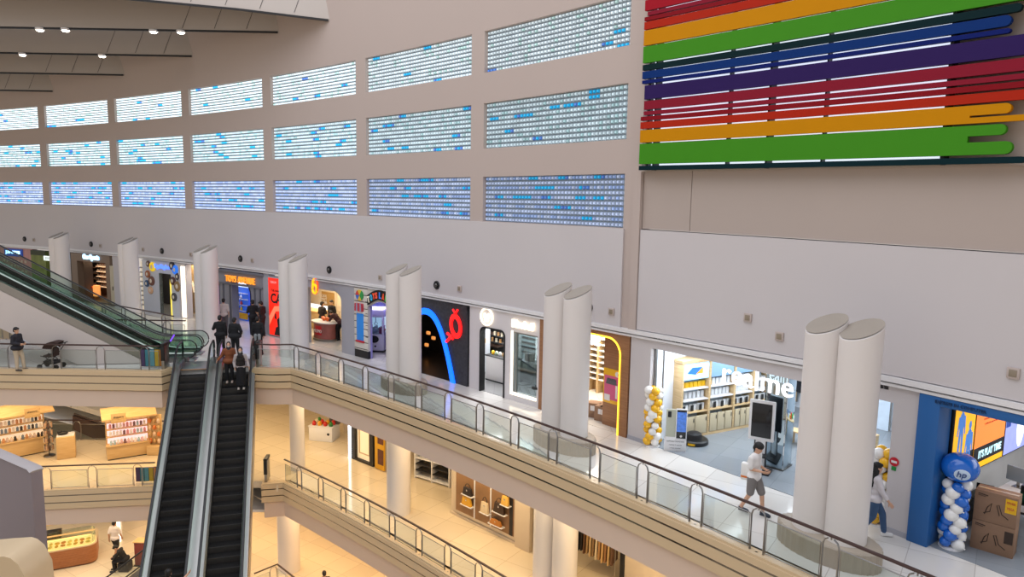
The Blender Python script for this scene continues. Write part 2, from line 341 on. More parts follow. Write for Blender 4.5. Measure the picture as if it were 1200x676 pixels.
def blocks(u0, zr, row, k):
    bm = BM(); lay = bm.loops.layers.float_color.new('tint'); nu, nz = 42, 10
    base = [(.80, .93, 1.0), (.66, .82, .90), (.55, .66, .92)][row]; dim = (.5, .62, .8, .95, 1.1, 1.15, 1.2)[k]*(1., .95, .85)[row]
    blue = set()
    for _ in range((4, 11, 16)[row]):
        j = int((rnd.random()**(1.6 if row == 0 else 1.))*nz); i = rnd.randrange(0, nu-3)
        if row == 2: j = rnd.choice((1, 3, 5, 7, 9))
        for q in range(3): blue.add((i+q, j))
    for i in range(nu):
        for j in range(nz):
            a = u0+WW*i/nu; b = u0+WW*(i+1)/nu; m = .13*(b-a)
            u_, v_ = a+m, b-m
            def z(u, f): zb = cv(zr[1], u); zt = cv(zr[0], u); return zb+(zt-zb)*f
            f0, f1 = (j+.13)/nz, (j+.87)/nz
            o = [bm.verts.new(P(uu, .17, z(uu, f))) for uu, f in ((u_, f0), (v_, f0), (v_, f1), (u_, f1))]
            g = .22; fi0, fi1 = f0+(f1-f0)*g, f1-(f1-f0)*g; ui, vi = u_+(v_-u_)*g, v_-(v_-u_)*g
            n = [bm.verts.new(P(uu, .12, z(uu, f))) for uu, f in ((ui, fi0), (vi, fi0), (vi, fi1), (ui, fi1))]
            if (i, j) in blue: c = (.02, .55, 1.05) if rnd.random() < .8 else (.1, .25, .75)
            else:
                w = .85+.3*rnd.random(); c = [x*w for x in base]
                if row == 2 and j % 2 == 1 and rnd.random() < .6: c = (.36*w, .50*w, .86*w)
                elif row == 1 and rnd.random() < .18: c = (.45*w, .68*w, .72*w)
                elif row == 0 and rnd.random() < .1: c = (.55*w, .80*w, .78*w)
            fs = [bm.faces.new(n)]+[bm.faces.new((o[q], o[(q+1) % 4], n[(q+1) % 4], n[q])) for q in range(4)]
            for q, f in enumerate(fs):
                kk = dim*(1.25 if q == 0 else (.5, .75, .62, .95)[q-1])  # bevel shading and dimming by window column are put into the tint
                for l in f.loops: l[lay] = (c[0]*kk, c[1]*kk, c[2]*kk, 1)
    return bm
for r, zr in enumerate(ROWS):
    for k in range(NC):
        wn += 1; u0 = -PT*k-WW; bm = BM(); cbox(bm, u0, u0+WW, .17, .3, zr[1], zr[0])
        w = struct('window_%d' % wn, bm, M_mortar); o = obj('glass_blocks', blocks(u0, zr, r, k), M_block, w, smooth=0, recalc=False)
LZ = lambda u: .15*max(0, min(1, u/8))
# lower white wall, ledge, pilaster and the plain wall to the right
bm = BM(); cbox(bm, u_l, .1, -.1, .35, 3.36, lambda u: cv(ROWS[2][1], u)-.02); struct('wall_lower', bm, M_wall_lo)
bm = BM(); cbox(bm, .1, .5, -.04, .35, 3.36, 8.1); cbox(bm, .45, .72, -.14, .35, 3.36, 14); struct('wall_pilaster', bm, M_wall)
bm = BM(); cbox(bm, .74, UR, -.1, .35, lambda u: 3.38+LZ(u), 6.33); struct('wall_right', bm, M_wall_lo)
bm = BM(); cbox(bm, .74, 2.38, -.02, .35, 6.36, 8.02); cbox(bm, 2.40, UR, -.02, .35, 6.36, 8.02); struct('wall_right_panel', bm, M_beige)
bm = BM(); cbox(bm, .73, UR, -.15, .0, 7.99, 8.05); cbox(bm, 8.6, UR, -.02, .4, 8.04, 18); cbox(bm, .72, 8.6, 0, .4, 14.6, 18); struct('wall_right_top', bm, M_beige)
bm = BM(); cbox(bm, UL, UR, -.16, .1, lambda u: 3.24+LZ(u), lambda u: 3.36+LZ(u)); cbox(bm, UL, UR, -.13, .05, lambda u: 3.14+LZ(u), lambda u: 3.2+LZ(u)); struct('trim_lintel', bm, M_white)
# the skylit opening behind the coloured slats
M_sky = mat('bright skylight pane', 'e8efff', .5, emit=.9, ecol='e4ecff', var=0)
bm = BM(); cbox(bm, .75, 8.6, .2, .25, 8.04, 14.6); w = struct('window_%d' % (wn+1), bm, M_sky)
bm = BM()
for i in range(4): cbox(bm, .75+i*2.6, .79+i*2.6, .05, .2, 8.04, 14.6)
for z in (8.75, 9.95, 11.9, 13.1): cbox(bm, .75, 8.6, .05, .2, z, z+.05)
obj('mullions', bm, M_dark, w)
# rainbow slats
slats = wthing('rainbow_mural', 'rainbow striped mural of level coloured slats high on the right wall', 'wall art', .6, -.3, 8.0)
SL = [('teal', '05262c', 8.03, 8.14, 10.2), ('green', '428c1e', 8.2, 8.75, 9.98), ('amber', 'c88600', 8.8, 9.13, 9.9), ('orange red', 'ae2812', 9.18, 9.35, 13), ('red', '86101c', 9.4, 9.5, 13), ('crimson', '881a2e', 9.55, 9.64, 13), ('crimson', '881a2e', 9.7, 9.92, 13),
      ('violet', '2e1c56', 9.98, 10.34, 13), ('navy', '0a1c66', 10.41, 10.49, 9.75), ('blue', '083070', 10.54, 10.73, 9.75), ('teal', '052428', 10.77, 10.91, 9.9), ('green', '428c1e', 10.97, 11.4, 13), ('amber', 'c88600', 11.44, 11.83, 13), ('orange red', 'ae2812', 11.87, 12.06, 13),
      ('red', '86101c', 12.1, 12.19, 13), ('crimson', '881a2e', 12.23, 12.32, 13), ('red', 'a01424', 12.37, 12.64, 13), ('violet', '2e1c56', 12.7, 13.02, 13), ('navy', '0a1c66', 13.08, 13.2, 10), ('blue', '083070', 13.25, 13.45, 10), ('green', '428c1e', 13.5, 13.95, 13), ('amber', 'c88600', 14.0, 14.4, 13)]
inv = (Matrix.Translation(slats.location) @ Matrix.Rotation(slats.rotation_euler.z, 4, 'Z')).inverted()
def rend(bm, u0, u1, z0, z1, d0, d1):      # a rounded right end
    r = (z1-z0)/2; n = 8; zc = (z0+z1)/2; A = []
    pts = [(u0, z0)]+[(u1-r+r*math.sin(PI*i/n), zc-r*math.cos(PI*i/n)) for i in range(n+1)]+[(u0, z1)]
    A = [bm.verts.new(P(u, d0, z)) for u, z in pts]; B = [bm.verts.new(P(u, d1, z)) for u, z in pts]; k = len(pts)
    bm.faces.new(A); bm.faces.new(B[::-1])
    for i in range(k): bm.faces.new((A[i], A[(i+1) % k], B[(i+1) % k], B[i]))
for nm, c, z0, z1, ue in SL:
    z0 -= .005; z1 += .005
    bm = BM(); ul = .8+(.1 if nm in ('violet', 'crimson') else 0.)
    if ue > 12: cbox(bm, ul, 16.6, -.36, -.26, z0, z1)
    elif nm == 'green' and z0 < 9:
        cbox(bm, ul, 9.2, -.36, -.26, z0, z1); rend(bm, 9.2, 9.98, z0, z0+.24, -.36, -.26); rend(bm, 9.2, 9.85, z0+.36, z1, -.36, -.26)
    elif nm == 'amber' and z0 < 9:
        cbox(bm, ul, 9.2, -.36, -.26, z0, z1); rend(bm, 9.2, 10.6, z0, z0+.11, -.36, -.26); rend(bm, 9.2, 9.9, z0+.15, z1, -.36, -.26)
    else:
        cbox(bm, ul, ue-.3, -.36, -.26, z0, z1); rend(bm, ue-.3, ue, z0, z1, -.36, -.26)
    bm.transform(inv); o = obj('slat', bm, mat('slat '+c, c, .65, var=.03, spec=.12), slats); o['label'] = nm+' slat'
for u in (1.2, 4.7, 8.7, 12.2, 16.2):
    bm = BM(); cbox(bm, u, u+.06, -.27, -.03, 8.02, 14.4); bm.transform(inv); obj('support_batten', bm, M_dark, slats)
# stepped ceiling of deep curved beams
M_beam = mat('ceiling beam paint', 'b9b0a8', .45, var=.05, scale=.15); M_spot = mat('downlight lens', 'ffffff', .4, emit=12., ecol='fff3df', var=0)
BC = [(62, 107), (145, 88), (225, 66), (326, 38), (385, 24)]
BE = []
for px, py in BC: u, z = W(px, py, -.02); p = P(u, 0, 0); BE.append(('b', p.x, p.y, z))
for i, (_, xe, yf, zb) in enumerate(BE):
    bm = BM(); rise = (0, 0, 0, 0, 1.5)[i]; n = 14; X0 = -64; ring = []
    for k in range(n+1):
        t = k/n; x = X0+(xe-X0)*t; z = zb+rise*(1-t)**.8*2.2
        pr = [(yf+.02, z), (yf-.02, z+.05), (yf-.02, z+.12), (yf+.2, z+1.2), (yf+.45, z+2.8), (yf+3.6, z+2.8), (yf+3.4, z+1.5), (yf+.5, z+.12)]
        ring.append([bm.verts.new((x+(.5*(h-z) if k == n else 0), y, h)) for y, h in pr])
    for A, B in zip(ring, ring[1:]):
        for q in range(len(A)): bm.faces.new((A[q], A[(q+1) % len(A)], B[(q+1) % len(A)], B[q]))
    bm.faces.new(ring[0][::-1]); bm.faces.new(ring[-1])
    c = obj('ceiling_%d' % (i+1), bm, M_beam, smooth=.3); c['kind'] = 'structure'
    bm = BM(); R_ = []
    for k in range(n+1):
        t = k/n; x = X0+(xe-.02-X0)*t; z = zb+rise*(1-t)**.8*2.2
        R_.append([bm.verts.new((x, y, h)) for y, h in ((yf-.04, z-.03), (yf-.04, z+.05), (yf+.06, z+.05), (yf+.06, z-.03))])
    for A, B in zip(R_, R_[1:]):
        for q in range(4): bm.faces.new((A[q], A[(q+1) % 4], B[(q+1) % 4], B[q]))
    e = obj('edge_trim', bm, M_dark, c); e['kind'] = 'structure'
    for j in range(3 if i < 4 else 6):
        x = xe-1.6-j*1.5; bm = BM(); z = zb+rise*((xe-x)/(xe-X0))**.8*2.2
        vs = [bm.verts.new(v) for v in ((x-.012+.1, yf-.03, z+.12), (x+.012+.1, yf-.03, z+.12), (x+.45, yf+.19, z+1.2), (x+.43, yf+.19, z+1.2))]; bm.faces.new(vs); vs2 = [bm.verts.new(v) for v in ((x+.43, yf+.19, z+1.2), (x+.45, yf+.19, z+1.2), (x+.85, yf+.44, z+2.8), (x+.83, yf+.44, z+2.8))]; bm.faces.new(vs2)
        e = obj('panel_joint', bm, M_dark, c, smooth=0); e['kind'] = 'structure'
def downlight(px, py, bi):
    _, xe, yf, zb = BE[bi]; r = ray(px, py); t = yf/r.y; p = Vector((0, 0, CH))+r*t
    t_ = thing('downlight', 'x', 'ceiling light', (p.x, yf-.0, zb-.03), 0, 'downlights under the ceiling beams')
    bm = BM(); lathe(bm, [(.0, .03), (.16, .03), (.16, -.05), (.2, -.05), (.2, .05), (0, .05)], 16); obj('housing', bm, M_white, t_)
    bm = BM(); lathe(bm, [(0, -.12), (.12, -.1), (.17, -.04), (.17, .0), (0, .0)], 16); obj('lens', bm, M_spot, t_); return t_
DL = [(47, 39, 3, 'leftmost downlight under the nearest long ceiling beam'), (77, 39, 3, 'second downlight from the left under the nearest long ceiling beam'), (180, 39.5, 3, 'third downlight from the left under the nearest long ceiling beam'), (212, 38.5, 3, 'rightmost downlight under the nearest long ceiling beam'), (27, 72, 2, 'left downlight under the second ceiling beam'), (120, 69, 2, 'right downlight under the second ceiling beam')]
for px, py, bi, lb in DL: downlight(px, py, bi)['label'] = lb
# round columns in pairs, their tops cut aslant
def column(u, d, r=.4, h=4.62, z0=0., cut=True):
    bm = BM(); n = 40
    A = [bm.verts.new((r*math.cos(2*PI*i/n), r*math.sin(2*PI*i/n), .0)) for i in range(n)]
    B = [bm.verts.new((r*math.cos(2*PI*i/n), r*math.sin(2*PI*i/n), h+(.16*math.cos(2*PI*i/n)+.42*math.sin(2*PI*i/n))*(r if cut else 0))) for i in range(n)]
    B2 = [bm.verts.new((v.co.x*.97, v.co.y*.97, v.co.z+.012)) for v in B]
    for i in range(n):
        j = (i+1) % n; bm.faces.new((A[i], A[j], B[j], B[i])); bm.faces.new((B[i], B[j], B2[j], B2[i]))
    bm.faces.new(A[::-1]); bm.faces.new(B2); o = obj('round_column', bm, M_col, None, P(u, d, z0), rotu(u), smooth=.5)
    if cut:
        bm = BM(); bm.faces.new([bm.verts.new((v[0]*.985, v[1]*.985, h+.035+(.16*v[0]+.42*v[1]))) for v in [(r*math.cos(2*PI*i/n), r*math.sin(2*PI*i/n)) for i in range(n)]])
        c = obj('cut_face', bm, mat('column cut face', 'a0968a', .7, var=.05), o, smooth=0, recalc=False); c['label'] = 'beige slanted cut face'
    return o
CD = -2.05
PAIRS = [(wu(960, 500, CD), wu(1001, 500, CD), 'in front of the phone shop', 4.76), (wu(652, 420, CD), wu(675, 420, CD), 'beside the wood arched shop', 4.56), (wu(465, 380, CD), wu(481, 380, CD), 'between the claw machine and the blue arch', 4.45), (wu(338, 350, CD), wu(350, 350, CD), 'beside the tall red poster', 4.36), (wu(238, 340, CD), wu(246.5, 340, CD), 'left of the grey toy shop front', 4.3), (wu(149, 320, CD), wu(154, 320, CD), 'left of the shop with round wall discs', 4.35), (wu(67, 300, CD), wu(73, 300, CD), 'far left behind the rising escalators', 4.35)]
for a, b, wh, h in PAIRS:
    for u, sd in ((a, 'left'), (b, 'right')):
        tag(column(u, CD, .4, h), '%s white round column of the pair %s' % (sd, wh), 'column', 'white column pairs of the upper gallery')
M_rib = mat('ribbed plinth', 'a89c8c', .5)
for a, b, wh, h in PAIRS[:3]:
    bm = BM(); n = 72; c = (b-a)/2+.72
    def ov(i, k): t = 2*PI*i/n; rr = (1+(.012 if i % 2 else -.012))*k; return (c*rr*math.cos(t), .62*rr*math.sin(t))
    rings = [[bm.verts.new((*ov(i, k), z)) for i in range(n)] for k, z in ((1, 0), (1, .4), (.97, .43), (.86, .44))]
    for A, B in zip(rings, rings[1:]):
        for i in range(n): bm.faces.new((A[i], A[(i+1) % n], B[(i+1) % n], B[i]))
    bm.faces.new(rings[-1]); bm.faces.new(rings[0][::-1])
    tag(obj('column_plinth', bm, M_rib, None, P((a+b)/2, CD, 0), rotu((a+b)/2), smooth=0), 'ribbed plinth at the columns '+wh, 'plinth')
for u, d, lb in ((-9.1, -2.0, 'left'), (-8.3, -2.0, None), (wu(639, 640, -2.), -2.0, 'L'), (wu(662, 650, -2.), -2.0, 'R')):
    pass
LOWC = [((GU(467, 600, Z1)[0]), -1.8, .46, 'white round column behind the middle gallery railing, left of the bag display'), (wu(639, 650, -1.2), -1.2, .4, 'left column of the pair right of the bag display window'), (wu(662, 650, -1.2), -1.2, .4, 'right column of the pair right of the bag display window'), (wu(348, 500, -2.1), -2.1, .32, 'white square-lit column left of the fruit table on the middle floor')]
for u, d, r, lb in LOWC:
    tag(column(u, d, r, 3.64, Z1, False), lb, 'column', 'columns of the middle gallery')
for i, (u, lb) in enumerate(((wu(338, 620, -2.1), 'column on the ground floor below the middle gallery corner'), (wu(170, 640, -2.1), 'pale column on the ground floor behind the walking man in shorts'))):
    tag(column(u, -2.1, .5, 3.64, Z0, False), lb, 'column', 'columns of the ground floor')
# small fittings on the lower wall
def fixture(px, py, kind, lb):
    u, z = W(px, py, -.1)
    if kind == 'r':
        t = wthing('wall_speaker', lb, 'speaker', u, -.1, z, 'round speakers on the white wall')
        M = Matrix.Rotation(PI/2, 4, 'X')
        bm = BM(); lathe(bm, [(0, .02), (.1, .02), (.15, .05), (.17, .03), (.17, 0), (0, 0)], 20); bm.transform(M); obj('rim', bm, M_dark, t)
        bm = BM(); ball(bm, (0, -.05, 0), (.08, .06, .08)); obj('cone', bm, M_dsteel, t)
    else:
        t = wthing('wall_light', lb, 'wall light', u, -.1, z, 'small square lights on the white wall')
        bm = BM(); box(bm, -.11, .11, -.05, 0, -.11, .11, .015); obj('frame', bm, M_wall, t)
        bm = BM(); box(bm, -.07, .07, -.06, -.03, -.07, .07, .01); obj('lens', bm, mat('light lens grey', '8f8270', .3), t)
FX = [(29, 280, 'r', 'round wall speaker above the leftmost shops'), (40, 281, 's', 'small wall light above the leftmost shops'), (107, 286, 'r', 'round wall speaker above the brown sports shop'), (118, 288, 's', 'small wall light above the brown sports shop'), (168, 292, 's', 'small wall light left of the speaker above the disc facade'), (190, 294, 'r', 'round wall speaker above the disc facade'), (224, 298, 's', 'small wall light above the warm light strip'), (282, 303, 'r', 'round wall speaker above the grey toy shop'), (296, 305, 's', 'small wall light above the grey toy shop'), (386, 316, 'r', 'round wall speaker above the orange shop'), (446, 325, 's', 'small wall light above the claw machine shop'), (512, 334, 'r', 'round wall speaker above the blue arch'), (539, 338, 's', 'small wall light above the red ring sign'), (690, 360, 'r', 'round wall speaker just right of the middle columns'), (717, 365, 's', 'small wall light above the wood arch'), (877, 372, 's', 'left small wall light above the phone shop'), (914, 394, 's', 'right small wall light above the phone shop'), (1188, 437, 's', 'small wall light above the blue portal')]
for f in FX: fixture(*f)
# ================================================================ escalators
M_step = mat('escalator step', '232222', .45, .3, var=.2, scale=6.); M_riser = mat('escalator riser', '45423f', .5, .4, var=.2, scale=6.)
M_egl = glass_mat('escalator glass', 'd4e6de', .5); M_clad = mat('escalator cladding', 'c9bfb9', .6, var=.03, scale=.5); M_comb = mat('landing plate', 'a7a9ad', .3, .9)
T30 = math.tan(PI/6)
def escalator(label, loc, rz, L, top_origin, group, clad=None, deckL=.16, deckR=.16, cladside=0, lowcut=0.):
    """y runs uphill; origin at the top comb (top_origin) or at the bottom comb"""
    t = thing('escalator', label, 'escalator', loc, rz, group)
    ya = -L if top_origin else 0.; yb = ya+L
    def zs(y): return (y if top_origin else y)*T30 if True else 0
    def nos(y): return min(max(y, ya), yb)*T30
    # steps, one shared mesh
    bm = BM(); box(bm, -.5, .5, 0, .39, -.03, 0, .008); n = 26
    for i in range(n): x = -.49+.98*i/(n-1); box(bm, x-.008, x+.008, 0.01, .38, 0, .012)
    vs = box(bm, -.5, .5, -.01, .03, -.23, -.02)
    for i in range(n): x = -.49+.98*i/(n-1); box(bm, x-.008, x+.008, -.022, -.005, -.22, -.02)
    me = bpy.data.meshes.new('escalator_step'); bmesh.ops.recalc_face_normals(bm, faces=bm.faces[:]); bm.to_mesh(me); bm.free()
    me.materials.append(M_step); me.materials.append(M_riser)
    for p in me.polygons:
        if p.center.z < -.035 or p.normal.y < -.8: p.material_index = 1
    k = 0; run = .2/T30
    while (k+1)*run <= L+.01:
        y = (yb-(k+1)*run); o = bpy.data.objects.new('escalator_step', me); COL.objects.link(o); o.parent = t; o.location = (0, y, nos(y)+.2-.2); o.location.z = (y+run)*T30-.2*0-.2+.0; k += 1
        if k == 1: first = o
    # landing plates
    bm = BM(); box(bm, -.5, .5, yb, yb+1.5, yb*T30-.05, yb*T30+.012, .005); obj('landing_plate', bm, M_comb, t); bm = BM(); box(bm, -.5, .5, ya-1.5, ya, ya*T30-.05, ya*T30+.012, .005); obj('landing_plate', bm, M_comb, t)
    bm = BM(); box(bm, -.5, .5, yb-.03, yb+.03, yb*T30, yb*T30+.02); obj('comb', bm, mat('comb edge', 'b0793f', .4), t); bm = BM(); box(bm, -.5, .5, ya-.03, ya+.03, ya*T30, ya*T30+.02); obj('comb', bm, mat('comb edge', 'b0793f', .4), t)
    prof = [ya-1.45, ya-.35, ya+.15, yb-.15, yb+.35, yb+1.45]
    def soft(h):
        P_ = []
        ys = [ya-1.3, ya-.8, ya-.45]+[ya-.45+.9*i/6 for i in range(1, 7)]
        ys += [ya+.45+(yb-ya-.9)*i/10 for i in range(1, 10)]
        ys += [yb-.45+.9*i/6 for i in range(0, 7)]+[yb+.8, yb+1.3]
        for y in ys:
            if y < ya-.45: z = ya*T30
            elif y > yb+.45: z = yb*T30
            elif y < ya+.45: s = (y-ya+.45); z = ya*T30+T30*s*s/1.8
            elif y > yb-.45: s = (yb+.45-y); z = yb*T30-T30*s*s/1.8
            else: z = y*T30
            P_.append((y, z+h))
        return P_
    for sg, dk in ((-1, deckL), (1, deckR)):
        x = sg*.62; S = soft(0)
        # skirt + deck (steel), following the slope
        bm = BM(); R = []
        xi, xo = sg*.505, sg*(.62+dk)
        for y, z in S: R.append([bm.verts.new(v) for v in ((xi, y, z-.15), (xi, y, z+.16), (sg*.56, y, z+.21), (xo, y, z+.21), (xo, y, z-.15))])
        for A, B in zip(R, R[1:]):
            for q in range(5): bm.faces.new((A[q], A[(q+1) % 5], B[(q+1) % 5], B[q]))
        bm.faces.new(R[0]); bm.faces.new(R[-1]); obj('deck', bm, M_steel, t, smooth=.4)
        bm = BM(); n1 = len(S)
        for off in (0.,):
            lo = [bm.verts.new((x, y, z+.2)) for y, z in S]; hi = [bm.verts.new((x, y, z+.9)) for y, z in S]
            for q in range(n1-1): bm.faces.new((lo[q], lo[q+1], hi[q+1], hi[q]))
            for (y0, z0), d in ((S[0], -1), (S[-1], 1)):
                c = [bm.verts.new((x, y0, z0+.2))]+[bm.verts.new((x, y0+d*.33*math.sin(PI*i/8), z0+.55-.35*math.cos(PI*i/8))) for i in range(9)]
                bm.faces.new(c[1:])
        obj('glass_balustrade', bm, M_egl, t, smooth=0)
        arcA = [(S[0][0]-.36*math.sin(PI*i/10), S[0][1]+.55-.38*math.cos(PI*i/10)) for i in range(11)]
        arcB = [(S[-1][0]+.36*math.sin(PI*i/10), S[-1][1]+.55+.38*math.cos(PI*i/10)) for i in range(11)]
        pts = arcA+[(y, z+.93) for y, z in S[1:-1]]+arcB
        bm = BM(); tube(bm, [(x, y, z) for y, z in pts], .025, 8, rx=.042); obj('handrail', bm, M_black, t)
        bm = BM(); tube(bm, [(x, y, z-.035) for y, z in [(y, z+.93) for y, z in S[1:-1]]], .012, 6, rx=.02); obj('handrail_guide', bm, M_steel, t)
    # truss with cladding
    S = soft(0); bm = BM(); R = []
    xa, xb = -.62-deckL, .62+deckR
    dp = 1.25 if top_origin else 1.75
    for y, z in S:
        zl = z-dp
        if not top_origin: zl = max(zl, -.001)
        R.append([bm.verts.new(v) for v in ((xa-.01, y, zl), (xa-.01, y, z-.16), (xb+.01, y, z-.16), (xb+.01, y, zl))])
    if not top_origin or True:
        for A, B in zip(R, R[1:]):
            for q in (0, 2, 3): bm.faces.new((A[q], A[(q+1) % 4], B[(q+1) % 4], B[q]))
        bm.faces.new(R[0]); bm.faces.new(R[-1])
    obj('truss_cladding', bm, clad or M_clad, t, smooth=.3)
    return t
eh = math.radians(17)
ec = Vector((-12.07, 28.97, 0)); ex = Vector((math.cos(eh), math.sin(eh), 0)); ey = Vector((-math.sin(eh), math.cos(eh), 0))
E_L = escalator('left escalator of the central pair descending toward the viewer, its lower steps holding a rider', ec-ex*.80, eh, 15.0, True, 'central escalators', M_steel, deckL=.12, deckR=.18)
E_R = escalator('right escalator of the central pair carrying two masked women down', ec+ex*.80, eh, 15.0, True, 'central escalators', M_steel, deckL=.18, deckR=.12)
E_L['label'] = 'left escalator of the central pair, its upper steps empty'
R_F = escalator('rear escalator of the pair rising to the left', (-15.22, 31.45, .02), PI/2+.178, 9.2, False, 'escalators rising to the left')
R_N = escalator('front escalator of the pair rising to the left, with pale cladding', (-15.0, 30.25, .02), PI/2+.178, 9.2, False, 'escalators rising to the left')
for o in (R_F, R_N): o.scale = (.74, 1, 1)
# a low stair rail on the ground floor
def AY(px, py, Y): r = ray(px, py); return Vector((0, 0, CH))+r*(Y/r.y)
t = thing('stair_railing', 'pair of dark sloping handrails at the lower left by the escalator side', 'railing', AY(125, 690, 29.5))
o = AY(125, 690, 29.5)
for (a, b, dy) in (((112, 686), (178, 637), 0), ((132, 690), (182, 652), .6)):
    p, q = AY(*a, 29.5)-o, AY(*b, 29.5)-o; p.y += dy; q.y += dy
    bm = BM(); tube(bm, [p, q], .035, 8); obj('handrail', bm, M_black, t)
    bm = BM(); vs = [bm.verts.new(v) for v in (p-Vector((0, 0, .08)), q-Vector((0, 0, .08)), q-Vector((0, 0, .75)), p-Vector((0, 0, .75)))]; bm.faces.new(vs); obj('glass_panel', bm, M_glass, t, smooth=0)
p, q = AY(112, 686, 29.5)-o, AY(178, 637, 29.5)-o
bm = BM(); tube(bm, [p-Vector((0, -.3, .95)), q-Vector((0, -.3, .95))], .16, 4, rx=.45); obj('stringer', bm, M_dsteel, t, smooth=0)
# grey parapets close by at the lower left
def zat(px, py, Y): return AY(px, py, Y)
a, b = zat(-8, 533, 15), zat(36, 552, 14.2)
t = thing('grey_parapet', 'grey painted parapet wall end close by at the lower left', 'parapet', (b.x, b.y, -9))
M_par = mat('parapet grey', '8d8286', .6, var=.05, scale=.6)
bm = BM(); d = Vector((a.x-b.x, a.y-b.y, 0)); n = 14; ra = []; L = d.length*2.2; dn = d.normalized()
zt0, zt1 = b.z+9, a.z+9
slope = (zt1-zt0)/d.length; sec = []
for s, z in ((0, zt0-.05), (.06, zt0), (L, zt0+slope*L)): sec.append((s, z))
nrm = Vector((-dn.y, dn.x, 0)); nrm = nrm if nrm.y < 0 else -nrm
F_ = []
for th in (0, -.22):
    F_.append([bm.verts.new(dn*s-nrm*th*-1+Vector((0, 0, z))) for s, z in sec]+[bm.verts.new(dn*L-nrm*th*-1), bm.verts.new(dn*0-nrm*th*-1)])
bm.faces.new(F_[0]); bm.faces.new(F_[1][::-1])
for i in range(5): bm.faces.new((F_[0][i], F_[0][(i+1) % 5], F_[1][(i+1) % 5], F_[1][i]))
obj('wall_panel', bm, M_par, t, smooth=.3)
bm = BM(); tube(bm, [dn*.0+Vector((0, 0, zt0-.03))+nrm*-.11, dn*.1+Vector((0, 0, zt0+.02))+nrm*-.11, dn*L+Vector((0, 0, zt0+slope*L+.02))+nrm*-.11], .03, 6, rx=.14); obj('coping', bm, mat('coping grey', 'aaa2a0', .5), t)
a = zat(5, 652, 11.5); t = thing('cream_parapet', 'rounded cream parapet end in the bottom left corner', 'parapet', (a.x, a.y, -6))
bm = BM(); h = a.z+6; pr = [(-3, 0), (.62, 0), (.34, h-.42), (.22, h-.14), (.1, h-.03), (0, h), (-.35, h-.03), (-3, h-.35)]
prism(bm, pr, 0, .7); obj('wall_panel', bm, M_fascia, t, smooth=.5)
# ================================================================ shops of the upper gallery
def fm(t): return Matrix.Translation(t.location) @ Matrix.Rotation(t.rotation_euler.z, 4, 'Z')
def hit(px, py, t, ax, val):               # survey point on a local plane of a thing
    Mi = fm(t).inverted(); o = Mi @ Vector((0, 0, CH)); r = Mi.to_3x3() @ ray(px, py); k = (val-o[ax])/r[ax]; return o+r*k
def put(o, t, v, turn=0.): o.location = fm(t) @ Vector(v); o.rotation_euler = (0, 0, t.rotation_euler.z+turn); return o
def line_thing(name, label, cat, A, B, group=None):
    t = thing(name, label, cat, A, math.atan2(B.y-A.y, B.x-A.x), group); return t, (B-A).length
def obl(bm, ua, da, ub, db, th, z0, z1):
    A = P(ua, da); B = P(ub, db); n = Vector((-(B-A).y, (B-A).x, 0)).normalized()*th
    lo = [bm.verts.new((v.x, v.y, z0)) for v in (A, B, B+n, A+n)]; hi = [bm.verts.new((v.x, v.y, z1)) for v in (A, B, B+n, A+n)]
    bm.faces.new(lo[::-1]); bm.faces.new(hi)
    for i in range(4): bm.faces.new((lo[i], lo[(i+1) % 4], hi[(i+1) % 4], hi[i]))
def room(nm, u0, u1, depth, fl, wl, h=3.14, cl=None, lamp=None, skew=0., z=0., size=None):
    s = skew
    def quad(z0, z1, e=0.):
        bm = BM(); q = [P(u0-e, .02), P(u1+e, .02), P(u1-s+e, depth+e), P(u0-s-e, depth+e)]
        lo = [bm.verts.new((v.x, v.y, z0)) for v in q]; hi = [bm.verts.new((v.x, v.y, z1)) for v in q]; bm.faces.new(lo[::-1]); bm.faces.new(hi)
        for i in range(4): bm.faces.new((lo[i], lo[(i+1) % 4], hi[(i+1) % 4], hi[i]))
        return bm
    struct('floor_'+nm, quad(z+.001, z+.012), fl)
    bm = BM(); cbox(bm, u0-s, u1-s, depth, depth+.12, z, z+h); struct('wall_back_'+nm, bm, wl)
    bm = BM(); obl(bm, u0, .12, u0-s, depth, .1, z, z+h); struct('wall_left_'+nm, bm, wl)
    bm = BM(); obl(bm, u1, .12, u1-s, depth, -.1, z, z+h); struct('wall_right_'+nm, bm, wl)
    struct('ceiling_'+nm, quad(z+h, z+h+.1, .1), cl or M_ceil)
    if lamp: area('shop area light', P((u0+u1)/2-s/2, depth*.5, z+h-.06), size or (u1-u0)*.7, lamp[0], lamp[1], (0, 0, rotu((u0+u1)/2)), depth*.6)
def pier(nm, u0, u1, d0, d1, z0=0., z1=3.14, m=None): bm = BM(); cbox(bm, u0, u1, d0, d1, z0, z1); return struct(nm, bm, m or M_wall_lo)
M_fl_blue = tile_mat('blue grey shop floor', '8a9096', '7c838a', .9, .2, .5, .6); M_fl_grey = tile_mat('grey shop floor', '8c8a8a', '777575', .6, .3, .4)
M_fl_wh = tile_mat('pale shop floor', 'd8d3cb', 'bdb7ae', .8, .15, .5); M_shopw = mat('shop wall white', 'e3e8f0', .6, var=.02); M_grey = mat('grey pier paint', 'a9a9b1', .6, var=.03)
M_print = mat('black lettering', '1c1a1b', .6, var=0); M_scr = mat('screen off', '17181c', .12, var=0)
